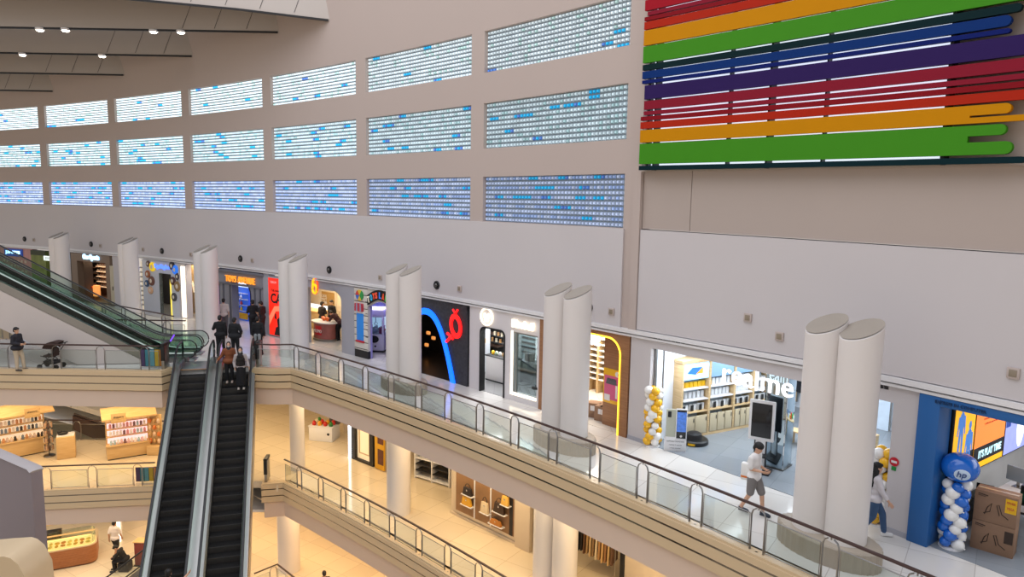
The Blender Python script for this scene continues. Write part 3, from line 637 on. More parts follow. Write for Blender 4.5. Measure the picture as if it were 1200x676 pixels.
# ---- phone shop --------------------------------------------------------------
U1, U2 = wu(764, 398)+.02, wu(1041, 560)
pier('wall_pier_phone_shop', wu(738, 460)+.02, U1, -.05, .14); area('shop area light', P(U1+1.0, .7, 3.0), 1.4, 55, (.84, .92, 1.), (0, 0, rotu(U1)), .8); room('phone_shop', U1, U2, 7.3, M_fl_blue, M_shopw, lamp=(250, (.82, .91, 1.)))  # first area light is added near the left wall, only to brighten it
bm = BM(); cbox(bm, U1, U2, -.05, .12, 2.92, lambda u: 3.2+LZ(u)); struct('trim_phone_shop_header', bm, M_wall_lo)
bm = BM(); cbox(bm, U1+.02, U1+.06, .12, .2, .0, 2.92); cbox(bm, U1+.3, U1+.33, .14, .18, 0, 2.92); struct('trim_phone_shop_jamb', bm, M_steel)
def shop_sign(label, s, pts, m, d=-.03, ext=.03, bold=.0, cat='sign', name='illuminated_sign', sp=1.):
    (xl, yl), (xr, yr), hpx = pts     # left and right ends of the lettering's centre line, height in survey px on the left
    ul, zl = W(xl, yl, d); ur, zr = W(xr, yr, d); h = W(xl, yl-hpx/2, d)[1]-W(xl, yl+hpx/2, d)[1]
    t = wthing(name, label, cat, (ul+ur)/2, d, (zl+zr)/2); text('lettering', s, ur-ul, h, m, t, (0, 0, 0), ext=ext, bold=bold, spacing=sp); return t
sg = shop_sign('white glowing letters spelling the phone shop name under the header', 'realme', ((847, 438), (930, 452), 23), mat('shop sign white', 'ffffff', .5, emit=1.1, ecol='f6f9ff', var=0), .2, .03, .0)
bm = BM(); x = 1.25
for xx in (-x, -.4, .4, x): tube(bm, [(xx, .03, .2), (xx, .03, .75)], .008, 6)
obj('hanging_rods', bm, M_steel, sg)
shop_sign('small black lettering on the header above the phone shop left corner', 'REGALE TELEKOMUNIKASI', ((766, 397), (802, 403), 5), M_print, -.055, .006, .01)
shop_sign('small black lettering on the header right of the phone shop columns', 'PT. REGAL TELEKOM', ((1030, 452), (1041, 455), 4), M_print, -.055, .006, .01)
# display shelf along the left wall
A, B = G(797, 516), G(876, 501); B = A+(B-A).normalized()*5.2
sh, L = line_thing('display_shelf', 'tall light wood display shelf with lit headers along the phone shop left wall', 'shelf', A, B)
M_ltp = mat('lit shelf header', 'bfe4ff', .5, emit=.75, ecol='a8d8ff', var=0)
xb = [0.0]+[max(.3, hit(px, 508, sh, 1, 0).x) for px in (829, 858, 880)]+[L]
xb = [0, xb[1], xb[2], xb[3], min(L, xb[3]+(xb[3]-xb[2]))]; L = xb[4]; HS = 2.45
bm = BM(); box(bm, -.04, L+.04, .0, .5, 0, .09, .006); obj('plinth', bm, M_oak, sh)
bm = BM(); box(bm, -.05, L+.05, -.02, .5, HS-.1, HS, .006); obj('top_panel', bm, M_oak, sh)
bm = BM(); box(bm, 0, L, .46, .5, .09, HS-.1); obj('back_panel', bm, mat('shelf back pale blue', 'c9dcec', .5), sh)
for x in xb:
    bm = BM(); box(bm, x-.035, x+.035, -.01, .48, .09, HS-.1, .005); obj('side_panel', bm, M_oak, sh)
LV = (.82, 1.2, 1.55)
def cpy(src, t, v, turn=0.): o = src.copy(); COL.objects.link(o); put(o, t, v, turn); return o
bxb = BM(); box(bxb, -.06, .06, -.03, .03, 0, .2, .006); bxs = obj('boxed_phone', bxb, mat('white carton', 'eceef0', .5)); tag(bxs, 'small white phone carton standing on the lit shelves of the phone shop', 'box', 'phone cartons on the display shelf')
bxb = BM(); box(bxb, -.055, .055, -.006, .006, 0, .19, .004); bd = obj('display_phone', bxb, M_dark); tag(bd, 'dark display phone leaning on the lit shelves of the phone shop', 'phone', 'display phones on the shelf')
bxb = BM(); box(bxb, -.07, .07, -.04, .04, 0, .17, .008); by = obj('yellow_carton', bxb, M_yellow); tag(by, 'yellow carton on the top shelf of the phone shop display', 'box', 'yellow cartons on the display shelf')
used = {}
def one(src, t, v, turn=0.):
    if src.name not in used: used[src.name] = 1; put(src, t, v, turn); return src
    return cpy(src, t, v, turn)
for i in range(4):
    a, b = xb[i]+.05, xb[i+1]-.05
    bm = BM(); box(bm, a, b, .02, .1, HS-.62, HS-.12, .01); o = obj('lit_header', bm, M_ltp if i == 0 else mat('dim lit header', '8fb4d8', .5, emit=.22, ecol='8fb8e8', var=0), sh); o['label'] = 'glowing pale blue header'
    for z in LV: bm = BM(); box(bm, a, b, .0, .46, z-.04, z, .005); obj('shelf_board', bm, M_oak if z < 1 else M_white, sh)
    n = 6
    for j in range(n):
        x = a+(b-a)*(j+.5)/n
        one(bxs, sh, (x, .16, LV[0])); (j % 2 == i % 2) and one(bd, sh, (x+.03, .08, LV[0]))
        if i < 3: one(bxs, sh, (x, .2, LV[1])); one(by if i == 0 or (i == 1 and j < 1) else bxs, sh, (x, .18, LV[2]))
    nd = 2
    for j in range(nd+ (1 if i else 0)):
        k = nd+(1 if i else 0); x0 = a+(b-a)*j/k; x1 = a+(b-a)*(j+1)/k
        bm = BM(); box(bm, x0+.015, x1-.015, -.015, .03, .11, LV[0]-.14, .008); dr = obj('cabinet_door', bm, mat('cabinet front', 'c3b394', .5), sh)
        bm = BM(); box(bm, x1-.07, x1-.05, -.035, -.012, .5, .62, .004); obj('handle', bm, M_dsteel, dr)
bm = BM(); rg = [(.04+.2*math.cos(t), .13*math.sin(t)) for t in [2*PI*i/24 for i in range(24)]]
pp = [hit(px, py, sh, 1, .0) for px, py in ((806, 438), (812, 431), (823, 430), (823, 436), (815, 439))]
prism(bm, [(p.x, p.z) for p in pp], .005, .018); o = obj('poster_print', bm, mat('print blue', '2f6fd0', .5, emit=.5, var=0), sh); o['label'] = 'blue print on the lit header'
bm = BM(); pp = [hit(px, py, sh, 1, .0) for px, py in ((816, 438), (824, 430), (824, 437))]; prism(bm, [(p.x, p.z) for p in pp], -.0, .01); o = obj('poster_print', bm, mat('print orange', 'f0a030', .5, emit=.5, var=0), sh); o['label'] = 'orange print on the lit header'
# balloon columns
def balloon_mesh(m, nm, rx=.13, rz=.14):
    bm = BM(); ball(bm, (0, 0, 0), (rx, rx, rz), 16, 10)
    for v in bm.verts:
        if v.co.z < 0: k = 1-.25*(v.co.z/-rz)**2; v.co.x *= k; v.co.y *= k
    lathe(bm, [(0, -rz-.03), (.018, -rz-.025), (.008, -rz+.01), (0, -rz+.012)], 8)
    me = bpy.data.meshes.new(nm); bmesh.ops.recalc_face_normals(bm, faces=bm.faces[:]); bm.to_mesh(me); bm.free(); me.shade_smooth(); me.materials.append(m); return me
M_bw = mat('white balloon', 'f0eeea', .22, var=0, coat=.5); M_by = mat('yellow balloon', 'f2b705', .2, var=0, coat=.5); M_bb = mat('blue balloon', '1667c9', .2, var=0, coat=.5)
def balloon_column(label, loc, H, mA, mB, seed=1, rr=.17, step=.165, br=.13):
    t = thing('balloon_column', label, 'balloons', loc, .3, 'balloon columns at the shop doors'); rn = random.Random(seed)
    bm = BM(); lathe(bm, [(0, 0), (.24, 0), (.24, .03), (.2, .05), (0, .05)], 20); obj('base', bm, M_white, t)
    bm = BM(); cyl(bm, (0, 0, .04), (0, 0, H), .015, seg=8); obj('pole', bm, M_white, t)
    A = balloon_mesh(mA, 'balloon', br, br*1.08); B = balloon_mesh(mB, 'balloon', br, br*1.08); k = 0; z = .15
    while z < H:
        for q in range(4):
            a = q*PI/2+k*.5; me = A if (q+k) % 2 == 0 or False else B
            me = A if ((q+(k//2)) % 2 == 0) else B
            o = bpy.data.objects.new('balloon', me); COL.objects.link(o); o.parent = t; o.location = (rr*math.cos(a)*1.05, rr*math.sin(a)*1.05, z+rn.uniform(-.02, .02))
            o.rotation_euler = (PI/2*.9*math.sin(a)*1., -PI/2*.9*math.cos(a)*-1., 0); o.scale = (1+rn.uniform(-.12, .1),)*3
        k += 1; z += step
    return t
pb = G(764, 522); balloon_column('yellow and white balloon column at the left corner of the phone shop', pb, 1.68, M_by, M_bw, 2, .15, .17, .125)
pb = P(wu(1034, 560, .15), .2, 0); balloon_column('yellow and white balloon column behind the walking woman at the phone shop right end', pb, 1.75, M_by, M_bw, 5, .15, .17, .125)
# standee with two phones
pl = G(778, 528); t, L = line_thing('phone_standee', 'white floor standee showing two large phones beside yellow balloons', 'sign stand', pl, G(805, 530))
Lw = .62
bm = BM(); box(bm, 0, Lw, 0, .06, 0, .42, .01); obj('base_board', bm, M_white, t)
bm = BM(); box(bm, .02, Lw-.02, .06, .3, 0, .03, .008); obj('foot', bm, M_white, t)
def phone(x0, x1, z0, z1, y, m, nm):
    bm = BM(); box(bm, x0, x1, y, y+.04, z0, z1, .018, seg=3); return obj(nm, bm, m, t)
phone(.03, .30, .36, 1.24, .03, mat('phone back sage', 'b9bba9', .35), 'phone_back')
bm = BM(); box(bm, .07, .17, .018, .03, 1.0, 1.18, .008); obj('camera_block', bm, M_dark, t)
pf = phone(.30, .62, .34, 1.28, -.01, M_white, 'phone_front')
bm = BM(); box(bm, .325, .595, -.016, -.008, .4, 1.24, .004); sc_ = obj('screen', bm, M_scr, pf)
bm = BM(); box(bm, .33, .59, -.0185, -.0145, .6, 1.18, .003)
obj('screen_image', bm, mat('screen blue picture', '4a74c4', .4, emit=.35, var=.85, scale=14.), pf)
bm = BM(); ball(bm, (.46, -.02, .47), (.035, .008, .035)); obj('shutter_button', bm, M_white, pf)
text('caption', 'CAPTURE THE POWER', .5, .035, M_print, t, (.31, -.002, .3), ext=.003); text('caption', 'realme C series', .36, .03, M_print, t, (.31, -.002, .2), ext=.003); text('caption', 'Harga spesial', .3, .025, M_print, t, (.31, -.002, .1), ext=.003)
bm = BM(); bmesh.ops.create_circle(bm, segments=5, radius=.001)
bm.free()
# the round black base (its figure is a mascot and stays out)
p = G(813, 519); t = thing('round_plinth', 'round black display plinth with a yellow sticker next to the phone standee', 'plinth', p, rotu(2.3))
bm = BM(); lathe(bm, [(0, 0), (.4, 0), (.42, .03), (.42, .12), (.38, .16), (0, .17)], 36); obj('drum', bm, M_black, t)
bm = BM(); lathe(bm, [(0, .15), (.24, .15), (.22, .3), (.15, .34), (0, .35)], 30); obj('step', bm, M_dark, t)
bm = BM()
for i in range(5):
    a = -PI/2+.25+i*.1; box(bm, -.022, .022, -.006, .006, .045, .1, M=Matrix.Rotation(a+PI/2, 4, 'Z') @ Matrix.Translation((0, -.424, 0)))
obj('sticker', bm, M_yellow, t)
# mirrored pillar and the screen totem
p = G(904, 549); t = thing('mirror_pillar', 'square mirror clad pillar inside the phone shop', 'pillar', p, rotu(4.4)+.15)
bm = BM(); box(bm, -.3, .3, 0, .6, 0, 3.1, .01); obj('mirror_cladding', bm, mat('mirror pillar', 'b5c6cf', .06, 1., var=0), t)
bm = BM(); box(bm, -.32, .32, -.02, .62, 0, .05, .005); obj('skirting', bm, M_dsteel, t)
for x in (-.3, .3): bm = BM(); box(bm, x-.012, x+.012, -.012, .012, .05, 3.1); obj('edge_strip', bm, M_chrome, t)
p = G(889, 553); t = thing('screen_totem', 'tall white framed dark display screen on a stand before the mirror pillar', 'display screen', p, rotu(3.9)+.35)
bm = BM(); box(bm, -.33, .33, -.03, .05, .88, 1.98, .02); obj('frame', bm, M_white, t)
bm = BM(); box(bm, -.26, .26, -.04, -.028, .97, 1.9, .004); o = obj('screen', bm, M_scr, t)
bm = BM(); box(bm, -.33, .33, .05, .14, .9, 1.95, .02); obj('rear_housing', bm, M_dark, t)
bm = BM(); box(bm, -.13, .13, 0, .05, .1, .9, .01); obj('stand_panel', bm, M_white, t)
for x in (-.15, .15): bm = BM(); box(bm, x-.015, x+.015, .0, .05, .06, 1., .004); obj('stand_rail', bm, M_black, t)
bm = BM(); box(bm, -.3, .3, -.22, .3, 0, .06, .02); obj('base', bm, M_dark, t)
bm = BM(); box(bm, -.16, .2, -.3, -.02, .5, .54, .01); obj('tray', bm, M_dark, t)
# tables, stools at the right
p = G(928, 520); 
def table(label, u, d, w, dd, h, m, name='table', cat='table', legs='panel'):
    t = wthing(name, label, cat, u, d); bm = BM(); box(bm, -w/2, w/2, 0, dd, h-.04, h, .008); obj('tabletop', bm, m, t)
    for x in (-w/2+.03, w/2-.03):
        bm = BM(); box(bm, x-.03, x+.03, .03, dd-.03, 0, h-.04, .006); obj('leg', bm, m, t)
    return t
st = table('low light wood stool behind the mirror pillar in the phone shop', 4.05, 3.35, .62, .4, .46, M_oak, 'stool', 'stool')
tb = table('light wood demonstration table at the right side of the phone shop', 5.2, 3.3, 1.7, .8, .8, M_oak)
rn = random.Random(8)
for i, c in enumerate(('e9edf0', '52b96a', 'e2402a', 'f0c030', 'dfe6ee', '3a7fd0')):
    bm = BM(); w_ = .1+.05*rn.random(); box(bm, -w_, w_, -.05, .05, 0, .1+.06*(i % 3), .01); o = obj('carton', bm, mat('carton '+c, c, .5, var=0)); put(o, tb, (-.68+.25*i, .2+.12*(i % 2), .8), .2*i)
    tag(o, '%s carton on the demonstration table' % ('white', 'green', 'red', 'yellow', 'pale grey', 'blue')[i], 'box')
for i, (px, py, w_, h_, c, lb) in enumerate(((937, 447, .5, .8, '2a2b30', 'dark poster hanging on the phone shop back wall'), (930, 455, .35, .9, 'c9a878', 'wooden panel on the phone shop back wall'), (1034, 490, .5, 1.3, 'd9e6f5', 'pale blue lit panel on the phone shop right back wall'))):
    u, z = W(px, py, 7.15); t = wthing('wall_poster', lb, 'poster', u, 7.15, z)
    bm = BM(); box(bm, -w_/2, w_/2, -.03, .05, -h_/2, h_/2, .01); obj('frame', bm, M_steel, t); bm = BM(); box(bm, -w_/2+.03, w_/2-.03, -.04, -.028, -h_/2+.03, h_/2-.03); obj('print', bm, mat('poster '+c, c, .5, var=.2), t)
# ---- pier right of the phone shop and the blue portal ---------------------------
UP0, UP1 = U2, wu(1072, 540); pier('wall_pier_blue_portal', UP0, UP1, -.05, 1.2, 0, 3.3)
bm = BM(); cbox(bm, UP0, UP1, -.07, -.04, 0, .12); cbox(bm, wu(738, 460)+.02, U1, -.07, -.04, 0, .12); struct('baseboard_piers', bm, M_grey)
u, z = W(1048, 541, -.06); t = wthing('safety_sign', 'small round red sign above a green plate on the white pier', 'sign', u, -.055, z)
bm = BM(); lathe(bm, [(0, 0), (.1, 0), (.1, .012), (0, .014)], 24); bm.transform(Matrix.Rotation(PI/2, 4, 'X')); obj('disc', bm, M_red, t)
bm = BM(); box(bm, -.06, .06, -.02, -.012, -.025, .025); obj('bar', bm, M_white, t)
bm = BM(); box(bm, -.05, .05, -.012, 0, -.2, -.11, .004); obj('green_plate', bm, mat('sign green', '1d8a3c', .5, var=0), t)
M_pblue = mat('portal blue', '1f5fa0', .45, var=.03, scale=1.)
ub = UP1+.02; pt = wthing('shop_portal', 'deep blue portal frame of the computer shop at the right edge', 'shop front', ub)
bm = BM(); box(bm, 0, .42, -.12, .5, 0, 3.28, .01); obj('jamb', bm, M_pblue, pt)
bm = BM(); hb = hit(1100, 476, pt, 1, -.12).z; box(bm, .42, 7.9, -.12, .5, hb, 3.28, .01); obj('header', bm, M_pblue, pt)
text('lettering', 'EXPRESS IN COMPUTER', .95, .07, mat('lettering dark blue', '143a66', .5, var=0), pt, (.8, -.13, (hb+3.28)/2), ext=.01)
room('computer_shop', ub+.3, UR-.2, 6.5, M_fl_blue, mat('computer shop wall', 'c2bfbc', .6), h=3.25, lamp=(160, (.95, .97, 1.)))
# screens on the left inner wall
wl = wthing('advertising_screens', 'row of tall bright advertising screens on the computer shop left wall', 'screen', ub+.45, .5, 0)
wl.rotation_euler.z += PI/2                # local x now runs into the shop, faces to the right
XS = [hit(px, 540, wl, 1, 0).x for px in (1112, 1137, 1172, 1198)]
M_s_y = mat('screen yellow', 'f5b81c', .4, emit=.75, ecol='f6b217', var=0); M_s_o = mat('screen orange', 'f08a3c', .4, emit=.75, ecol='f2863a', var=0); M_s_b = mat('screen blue armour', '3f79c8', .4, emit=.6, ecol='3f79c8', var=.4, scale=9.); M_s_k = mat('screen dark band', '181920', .4, emit=.05, var=0); M_s_w = mat('screen white', 'eef4ff', .4, emit=.9, var=0); M_s_l = mat('screen lilac', '9aa4e8', .4, emit=.7, var=.3, scale=4.)
zb = [hit(1150, 546, wl, 1, 0).z, 3.2]; zb0 = zb[0]
XS = [XS[0], XS[1], XS[2], XS[3], XS[3]+.9]
for i in range(4):
    a, b = XS[i]+.02, XS[i+1]-.02
    bm = BM(); box(bm, a, b, -.03, .05, zb0, 3.2, .006); f = obj('screen_frame', bm, M_black, wl)
    bm = BM(); box(bm, a+.02, b-.02, -.036, -.028, zb0+.03, 3.17); obj('screen', bm, (M_s_y, M_s_y, M_s_l, M_s_w)[i], f)
    e = .04
    if i == 0:
        for cx, h0, h1 in ((a+(b-a)*.33, .25, 1.35), (a+(b-a)*.75, .1, .9)):     # two armoured figures
            bm = BM(); w_ = (b-a)*.12; z0 = zb0+.25
            ball(bm, (cx, -e, z0+h1), (w_*.55, .004, .1)); ball(bm, (cx, -e, z0+h1-.32), (w_*1.1, .004, .24)); 
            for s in (-1, 1): cyl(bm, (cx+s*w_*.4, -e, z0+h1-.5), (cx+s*w_*.8, -e, z0+.02), w_*.42, w_*.3, 8); cyl(bm, (cx+s*w_, -e, z0+h1-.18), (cx+s*w_*1.4, -e, z0+h1-.6), w_*.3, w_*.2, 8)
            for v in bm.verts: v.co.y = -e+(v.co.y+e)*.03
            obj('screen_figure', bm, M_s_b, f)
        bm = BM(); box(bm, a+.02, b-.02, -.038, -.03, zb0+.1, zb0+.55); obj('screen_band', bm, M_s_k, f)
    if i == 1:
        zt = hit(1155, 519, wl, 1, 0).z; zl = hit(1155, 533, wl, 1, 0).z; zc = hit(1155, 526, wl, 1, 0).z
        bm = BM(); box(bm, a+.02, b-.02, -.038, -.03, zt, 3.17); obj('screen_band', bm, M_s_o, f)
        bm = BM(); box(bm, a+.02, b-.02, -.042, -.034, zl-.06, zt); obj('screen_band', bm, M_s_k, f)
        text('caption', "IT'S PLAY TIME", (b-a)*.74, (zt-zl)*.62, mat('caption glow', 'bfe9f2', .5, emit=1., var=0), f, ((a+b)/2+.05, -.046, (zt+zl-.06)/2), ext=.003, bold=.03)
        text('caption', 'Victus Gaming by HP', (b-a)*.6, .06, M_red, f, ((a+b)/2+.05, -.042, zt+.62), ext=.002); text('caption', 'Official gaming PC', (b-a)*.5, .05, M_red, f, ((a+b)/2+.05, -.042, zt+.5), ext=.002)
    if i == 2:
        bm = BM(); ball(bm, (a+(b-a)*.75, -.034, zb0+1.3), (.13, .01, .17)); obj('screen_figure', bm, mat('screen face', 'c98a72', .5, emit=.5, var=0), f)
        bm = BM(); ball(bm, (a+(b-a)*.68, -.034, zb0+.6), (.26, .008, .55)); obj('screen_figure', bm, M_s_w, f)
        bm = BM(); box(bm, a+.03, a+.3, -.038, -.03, zb0+.7, zb0+1.5); obj('screen_band', bm, M_blue, f)
# tower of cartons
M_inkp = mat('carton print', '3c2c22', .7, var=0)
pA, pB = G(1136, 641), G(1186, 656)
for k in range(2):
    t, L = line_thing('cardboard_box', ('lower large cardboard carton of the stack by blue balloons', 'upper large cardboard carton with a yellow sticker, atop another')[k], 'box', pA+Vector((0, 0, .655*k)), pB+Vector((0, 0, .655*k)), 'cartons in front of the computer shop')
    bm = BM(); box(bm, 0, L, 0, .42, .0, .65, .008); obj('carton', bm, M_card, t)
    bm = BM(); c0 = L*.45
    for pts in ([(c0-.14, .16), (c0-.1, .32), (c0-.03, .42), (c0-.05, .24), (c0-.16, .18)], [(c0+.12, .2), (c0+.06, .4), (c0+.1, .42), (c0+.16, .24), (c0+.28, .16)]):
        tube(bm, [(x, -.004, z) for x, z in pts], .009, 5)
    tube(bm, [(.06, -.003, .585), (.24, -.003, .565)], .01, 5); tube(bm, [(.06, -.003, .55), (.2, -.003, .535)], .006, 5)
    obj('print', bm, M_inkp, t)
    bm = BM(); box(bm, 0.02, L-.02, .17, .25, .648, .655); obj('packing_tape', bm, mat('packing tape', 'c2a67e', .25), t)
    if k: bm = BM(); box(bm, L*.72, L*.98, -.008, 0, .3, .6); obj('sticker', bm, M_yellow, t); text('caption', 'PROMO SPESIAL', L*.2, .05, M_red, t, (L*.85, -.01, .52), ext=.002); text('caption', 'MEGA', L*.16, .06, M_red, t, (L*.85, -.01, .4), ext=.002)
    else: bm = BM(); box(bm, L*.77, L*.97, -.006, 0, .3, .56); obj('print_panel', bm, M_inkp, t)
# blue and white balloon column with a large balloon on top
pc = G(1114, 641); bc = balloon_column('blue and white balloon column topped by one large blue balloon', pc, 1.52, M_bb, M_bw, 3, .155, .155, .125)
bb = thing('large_balloon', 'large round blue balloon with a white logo disc on the balloon column', 'balloon', pc+Vector((.02, -.02, 1.78)), rotu(9.3)+.25)
bm = BM(); ball(bm, (0, 0, 0), (.36, .34, .31), 28, 18); lathe(bm, [(0, -.34), (.03, -.335), (.015, -.3), (0, -.3)], 10); obj('envelope', bm, M_bb, bb)
bm = BM(); n = 28; ring = []
cn = bm.verts.new((.08, -math.sqrt(max(0, 1-(.08/.36)**2-(.06/.31)**2))*.345, -.06))
for r_ in (.06, .12, .145):
    rr = []
    for i in range(n):
        x = .08+r_*math.cos(2*PI*i/n); z = -.06+r_*.85*math.sin(2*PI*i/n); rr.append(bm.verts.new((x, -math.sqrt(max(0, 1-(x/.36)**2-(z/.31)**2))*.345, z)))
    ring.append(rr)
for i in range(n):
    j = (i+1) % n; bm.faces.new((cn, ring[0][i], ring[0][j]))
    for q in range(2): bm.faces.new((ring[q][i], ring[q+1][i], ring[q+1][j], ring[q][j]))
obj('logo_disc', bm, mat('logo white', 'c9dcf0', .3, var=0), bb, recalc=False)
lm = text('logo_letters', 'hp', .17, .16, mat('logo blue', '12407e', .4, var=0), bb, (.08, -.343, -.06), ext=.012); lm.rotation_euler = (-.1, .0, .22)
lm.data.transform(Matrix(((1, 0, .22, 0), (0, 1, 0, 0), (0, 0, 1, 0), (0, 0, 0, 1))))
# counters with computers
ct = table('white computer counter in the shop at the right edge', 10.6, 2.6, 2.6, .8, .78, M_white, 'computer_counter', 'counter'); 
for i, (x, y) in enumerate(((-1.05, .15), (-.3, .2), (.5, .2))):
    t = thing('desktop_monitor', ('leftmost', 'middle', 'rightmost')[i]+' grey monitor standing on the white computer counter', 'monitor', (0, 0, 0), 0, 'monitors on the counter'); put(t, ct, (x, y+.3, .78), -.15)
    bm = BM(); box(bm, -.26, .26, 0, .03, .12, .46, .008); obj('screen', bm, mat('monitor grey', '8f9aa8', .25), t); bm = BM(); box(bm, -.03, .03, .02, .05, .01, .2); obj('neck', bm, M_steel, t); bm = BM(); box(bm, -.1, .1, -.06, .12, 0, .015, .004); obj('foot', bm, M_steel, t)
c2 = table('low black display counter with laptops behind the balloon column', 9.85, 1.7, 1.7, .75, .72, M_dark, 'display_counter', 'counter')
for i in range(3):
    t = thing('laptop', ('left', 'middle', 'right')[i]+' open laptop on the low black counter', 'laptop', (0, 0, 0), 0, 'laptops on the black counter'); put(t, c2, (-.55+.5*i, .25, .72), .25-.2*i)
    bm = BM(); box(bm, -.17, .17, -.12, .12, 0, .02, .005); obj('base', bm, M_dsteel, t)
    bm = BM(); box(bm, -.17, .17, -.005, .01, 0, .23, .005); bm.transform(Matrix.Translation((0, .12, .015)) @ Matrix.Rotation(-.3, 4, 'X')); obj('screen', bm, (M_scr, mat('laptop screen green', '3ce0b0', .4, emit=.8, var=0), M_scr)[i], t)
bm = BM(); box(bm, -.3, .3, -.06, .06, 0, .42, .01); o = obj('black_carton', bm, M_black); put(o, c2, (.35, .6, .72), .1); tag(o, 'tall black box standing at the back of the black counter', 'box')
bm = BM(); prism(bm, [(-.13, 0), (.13, 0), (.13, .14), (-.13, .14)], 0, .012); o = obj('price_card', bm, M_white); put(o, c2, (.38, .06, .72), .2); tag(o, 'white price card leaning on the black counter', 'card')
t = wthing('bar_stool', 'white stool with thin legs at the right picture edge behind the cartons', 'stool', 10.62, 1.5)
bm = BM(); box(bm, -.19, .19, -.19, .19, .7, .74, .015); obj('seat', bm, M_white, t)
for x in (-.16, .16):
    for y in (-.16, .16): bm = BM(); tube(bm, [(x*1.15, y*1.15, 0), (x, y, .7)], .015, 8); obj('leg', bm, M_white, t)
for z in (.25, .5): bm = BM(); tube(bm, [(-.18, -.18, z), (.18, -.18, z), (.18, .18, z), (-.18, .18, z)], .01, 6, closed=True); obj('stretcher', bm, M_white, t)
# ---- wood arched shop -----------------------------------------------------------
UA, UB = wu(636, 440)+.02, wu(738, 460)-.02
room('wood_arch_shop', UA+.1, UB-.1, 4.2, M_fl_wh, mat('shop wall cream', 'd8c8b2', .6), lamp=(220, (1., .9, .76)), skew=3.0)
t = wthing('shop_portal', 'brown wood shop portal with a rounded arch outlined by a warm light line', 'shop front', UB, 0)
uo = wu(727, 470)-UB; ui = wu(706, 460, .35)-UB; xl = UA-UB
n = 10; R_ = .5; zt = 2.98
def archpts(x0, x1, z1, r): return [(x0, 0), (x0, z1)]+[(x1-r+r*math.sin(PI/2*i/n), z1-r+r*math.cos(PI/2*i/n)) for i in range(n+1)]+[(x1, 0)]
inn = archpts(xl+.02, uo, zt, R_); out = [(xl, 0), (xl, 3.14)]+[(xl+.1+(0-xl-.1)*i/n, 3.14) for i in range(n+1)]+[(0, 0)]
bm = BM(); ringprism(bm, out, inn, -.08, .5, closed=False); obj('frame', bm, M_brown, t, smooth=.3)
bm = BM(); tube(bm, [(x, -.085, z) for x, z in [(p[0]-.0, p[1]) for p in inn[1:]]], .03, 6); o = obj('light_line', bm, mat('amber led line', 'ffd24a', .5, emit=2.2, ecol='ffc02e', var=0), t)
bm = BM(); box(bm, ui, uo+.3, .36, .42, 0, 3.1, .005); obj('inner_panel', bm, M_brown, t)
ps = wthing('poster', 'pink and yellow poster on the brown panel inside the wood arch', 'poster', UB, 0)
q = [hit(px, py, t, 1, .35) for px, py in ((708, 430), (727, 476))]
x0, x1, z0, z1 = q[0].x, q[1].x, q[1].z, q[0].z
bm = BM(); box(bm, x0, x1, .335, .355, z0, z1, .004); obj('border', bm, M_yellow, ps)
bm = BM(); box(bm, x0+.05, x1-.05, .328, .336, z0+.12, z1-.22); obj('field', bm, mat('poster pink', 'd2608c', .5, var=.08), ps)
bm = BM(); prism(bm, [(x0+.12, z0+.62), (x0+.16, z0+.8), (x1-.22, z0+.82), (x1-.15, z0+.62)], .322, .33); obj('bag_print', bm, mat('poster grey', '5a5a60', .5), ps)
bm = BM(); ball(bm, (x1-.15, .326, z0+.98), (.09, .006, .09)); obj('badge', bm, M_white, ps); bm = BM(); ball(bm, (x1-.1, .326, z1-.14), (.07, .006, .07)); obj('badge', bm, mat('poster orange', 'd9622a', .5), ps)
bm = BM(); box(bm, x0+.07, x0+.3, .322, .33, z0+.08, z0+.28); obj('print_block', bm, M_white, ps); bm = BM(); box(bm, x1-.2, x1-.12, .322, .33, z0+.2, z0+.62); obj('print_block', bm, M_white, ps)
text('caption', 'TRADE IN', .36, .08, M_print, ps, ((x0+x1)/2, .325, z1-.34), ext=.003)
shop_sign('white glowing letters reading RSE seen inside the wood arch', 'NURSE', ((670, 393), (703, 398), 13), M_ledw, 1.2, .04, .02)
for i, (px, py, hh) in enumerate(((688, 480, 2.1), (699, 475, 2.1))):
    pass
u0 = wu(676, 440, 3.); u1 = wu(712, 440, 3.)
sf = wthing('slat_shelf', 'light wood shelving with empty slatted boards seen through the wood arch', 'shelf', (u0+u1)/2, 3.)
w_ = (u1-u0); bm = BM(); box(bm, -w_/2, w_/2, .42, .46, 0, 2.3); obj('back_panel', bm, M_oak, sf)
for x in (-w_/2, -w_/6, w_/6, w_/2): bm = BM(); box(bm, x-.03, x+.03, 0, .44, 0, 2.3, .005); obj('side_panel', bm, M_oak, sf)
for i in range(8): bm = BM(); box(bm, -w_/2, w_/2, .02, .42, .5+i*.22, .53+i*.22, .005); obj('shelf_board', bm, M_white, sf)
for i, (px, py) in enumerate(((691, 500), (702, 494), (697, 488))):
    u, d = GU(px, py); bm = BM(); box(bm, -.24, .24, -.2, .2, 0, .5, .008); o = obj('cardboard_box', bm, M_card, None, P(u, max(.7, d), 0), rotu(u)+.2*i); tag(o, ('cardboard box with a white label just inside the wood arch', 'second cardboard box behind the front one in the wood arch', 'cardboard box farthest back in the wood arch')[i], 'box', 'cartons inside the wood arch')
    bm = BM(); box(bm, -.1, .06, -.204, -.2, .25, .42); obj('carton_label', bm, M_white, o)
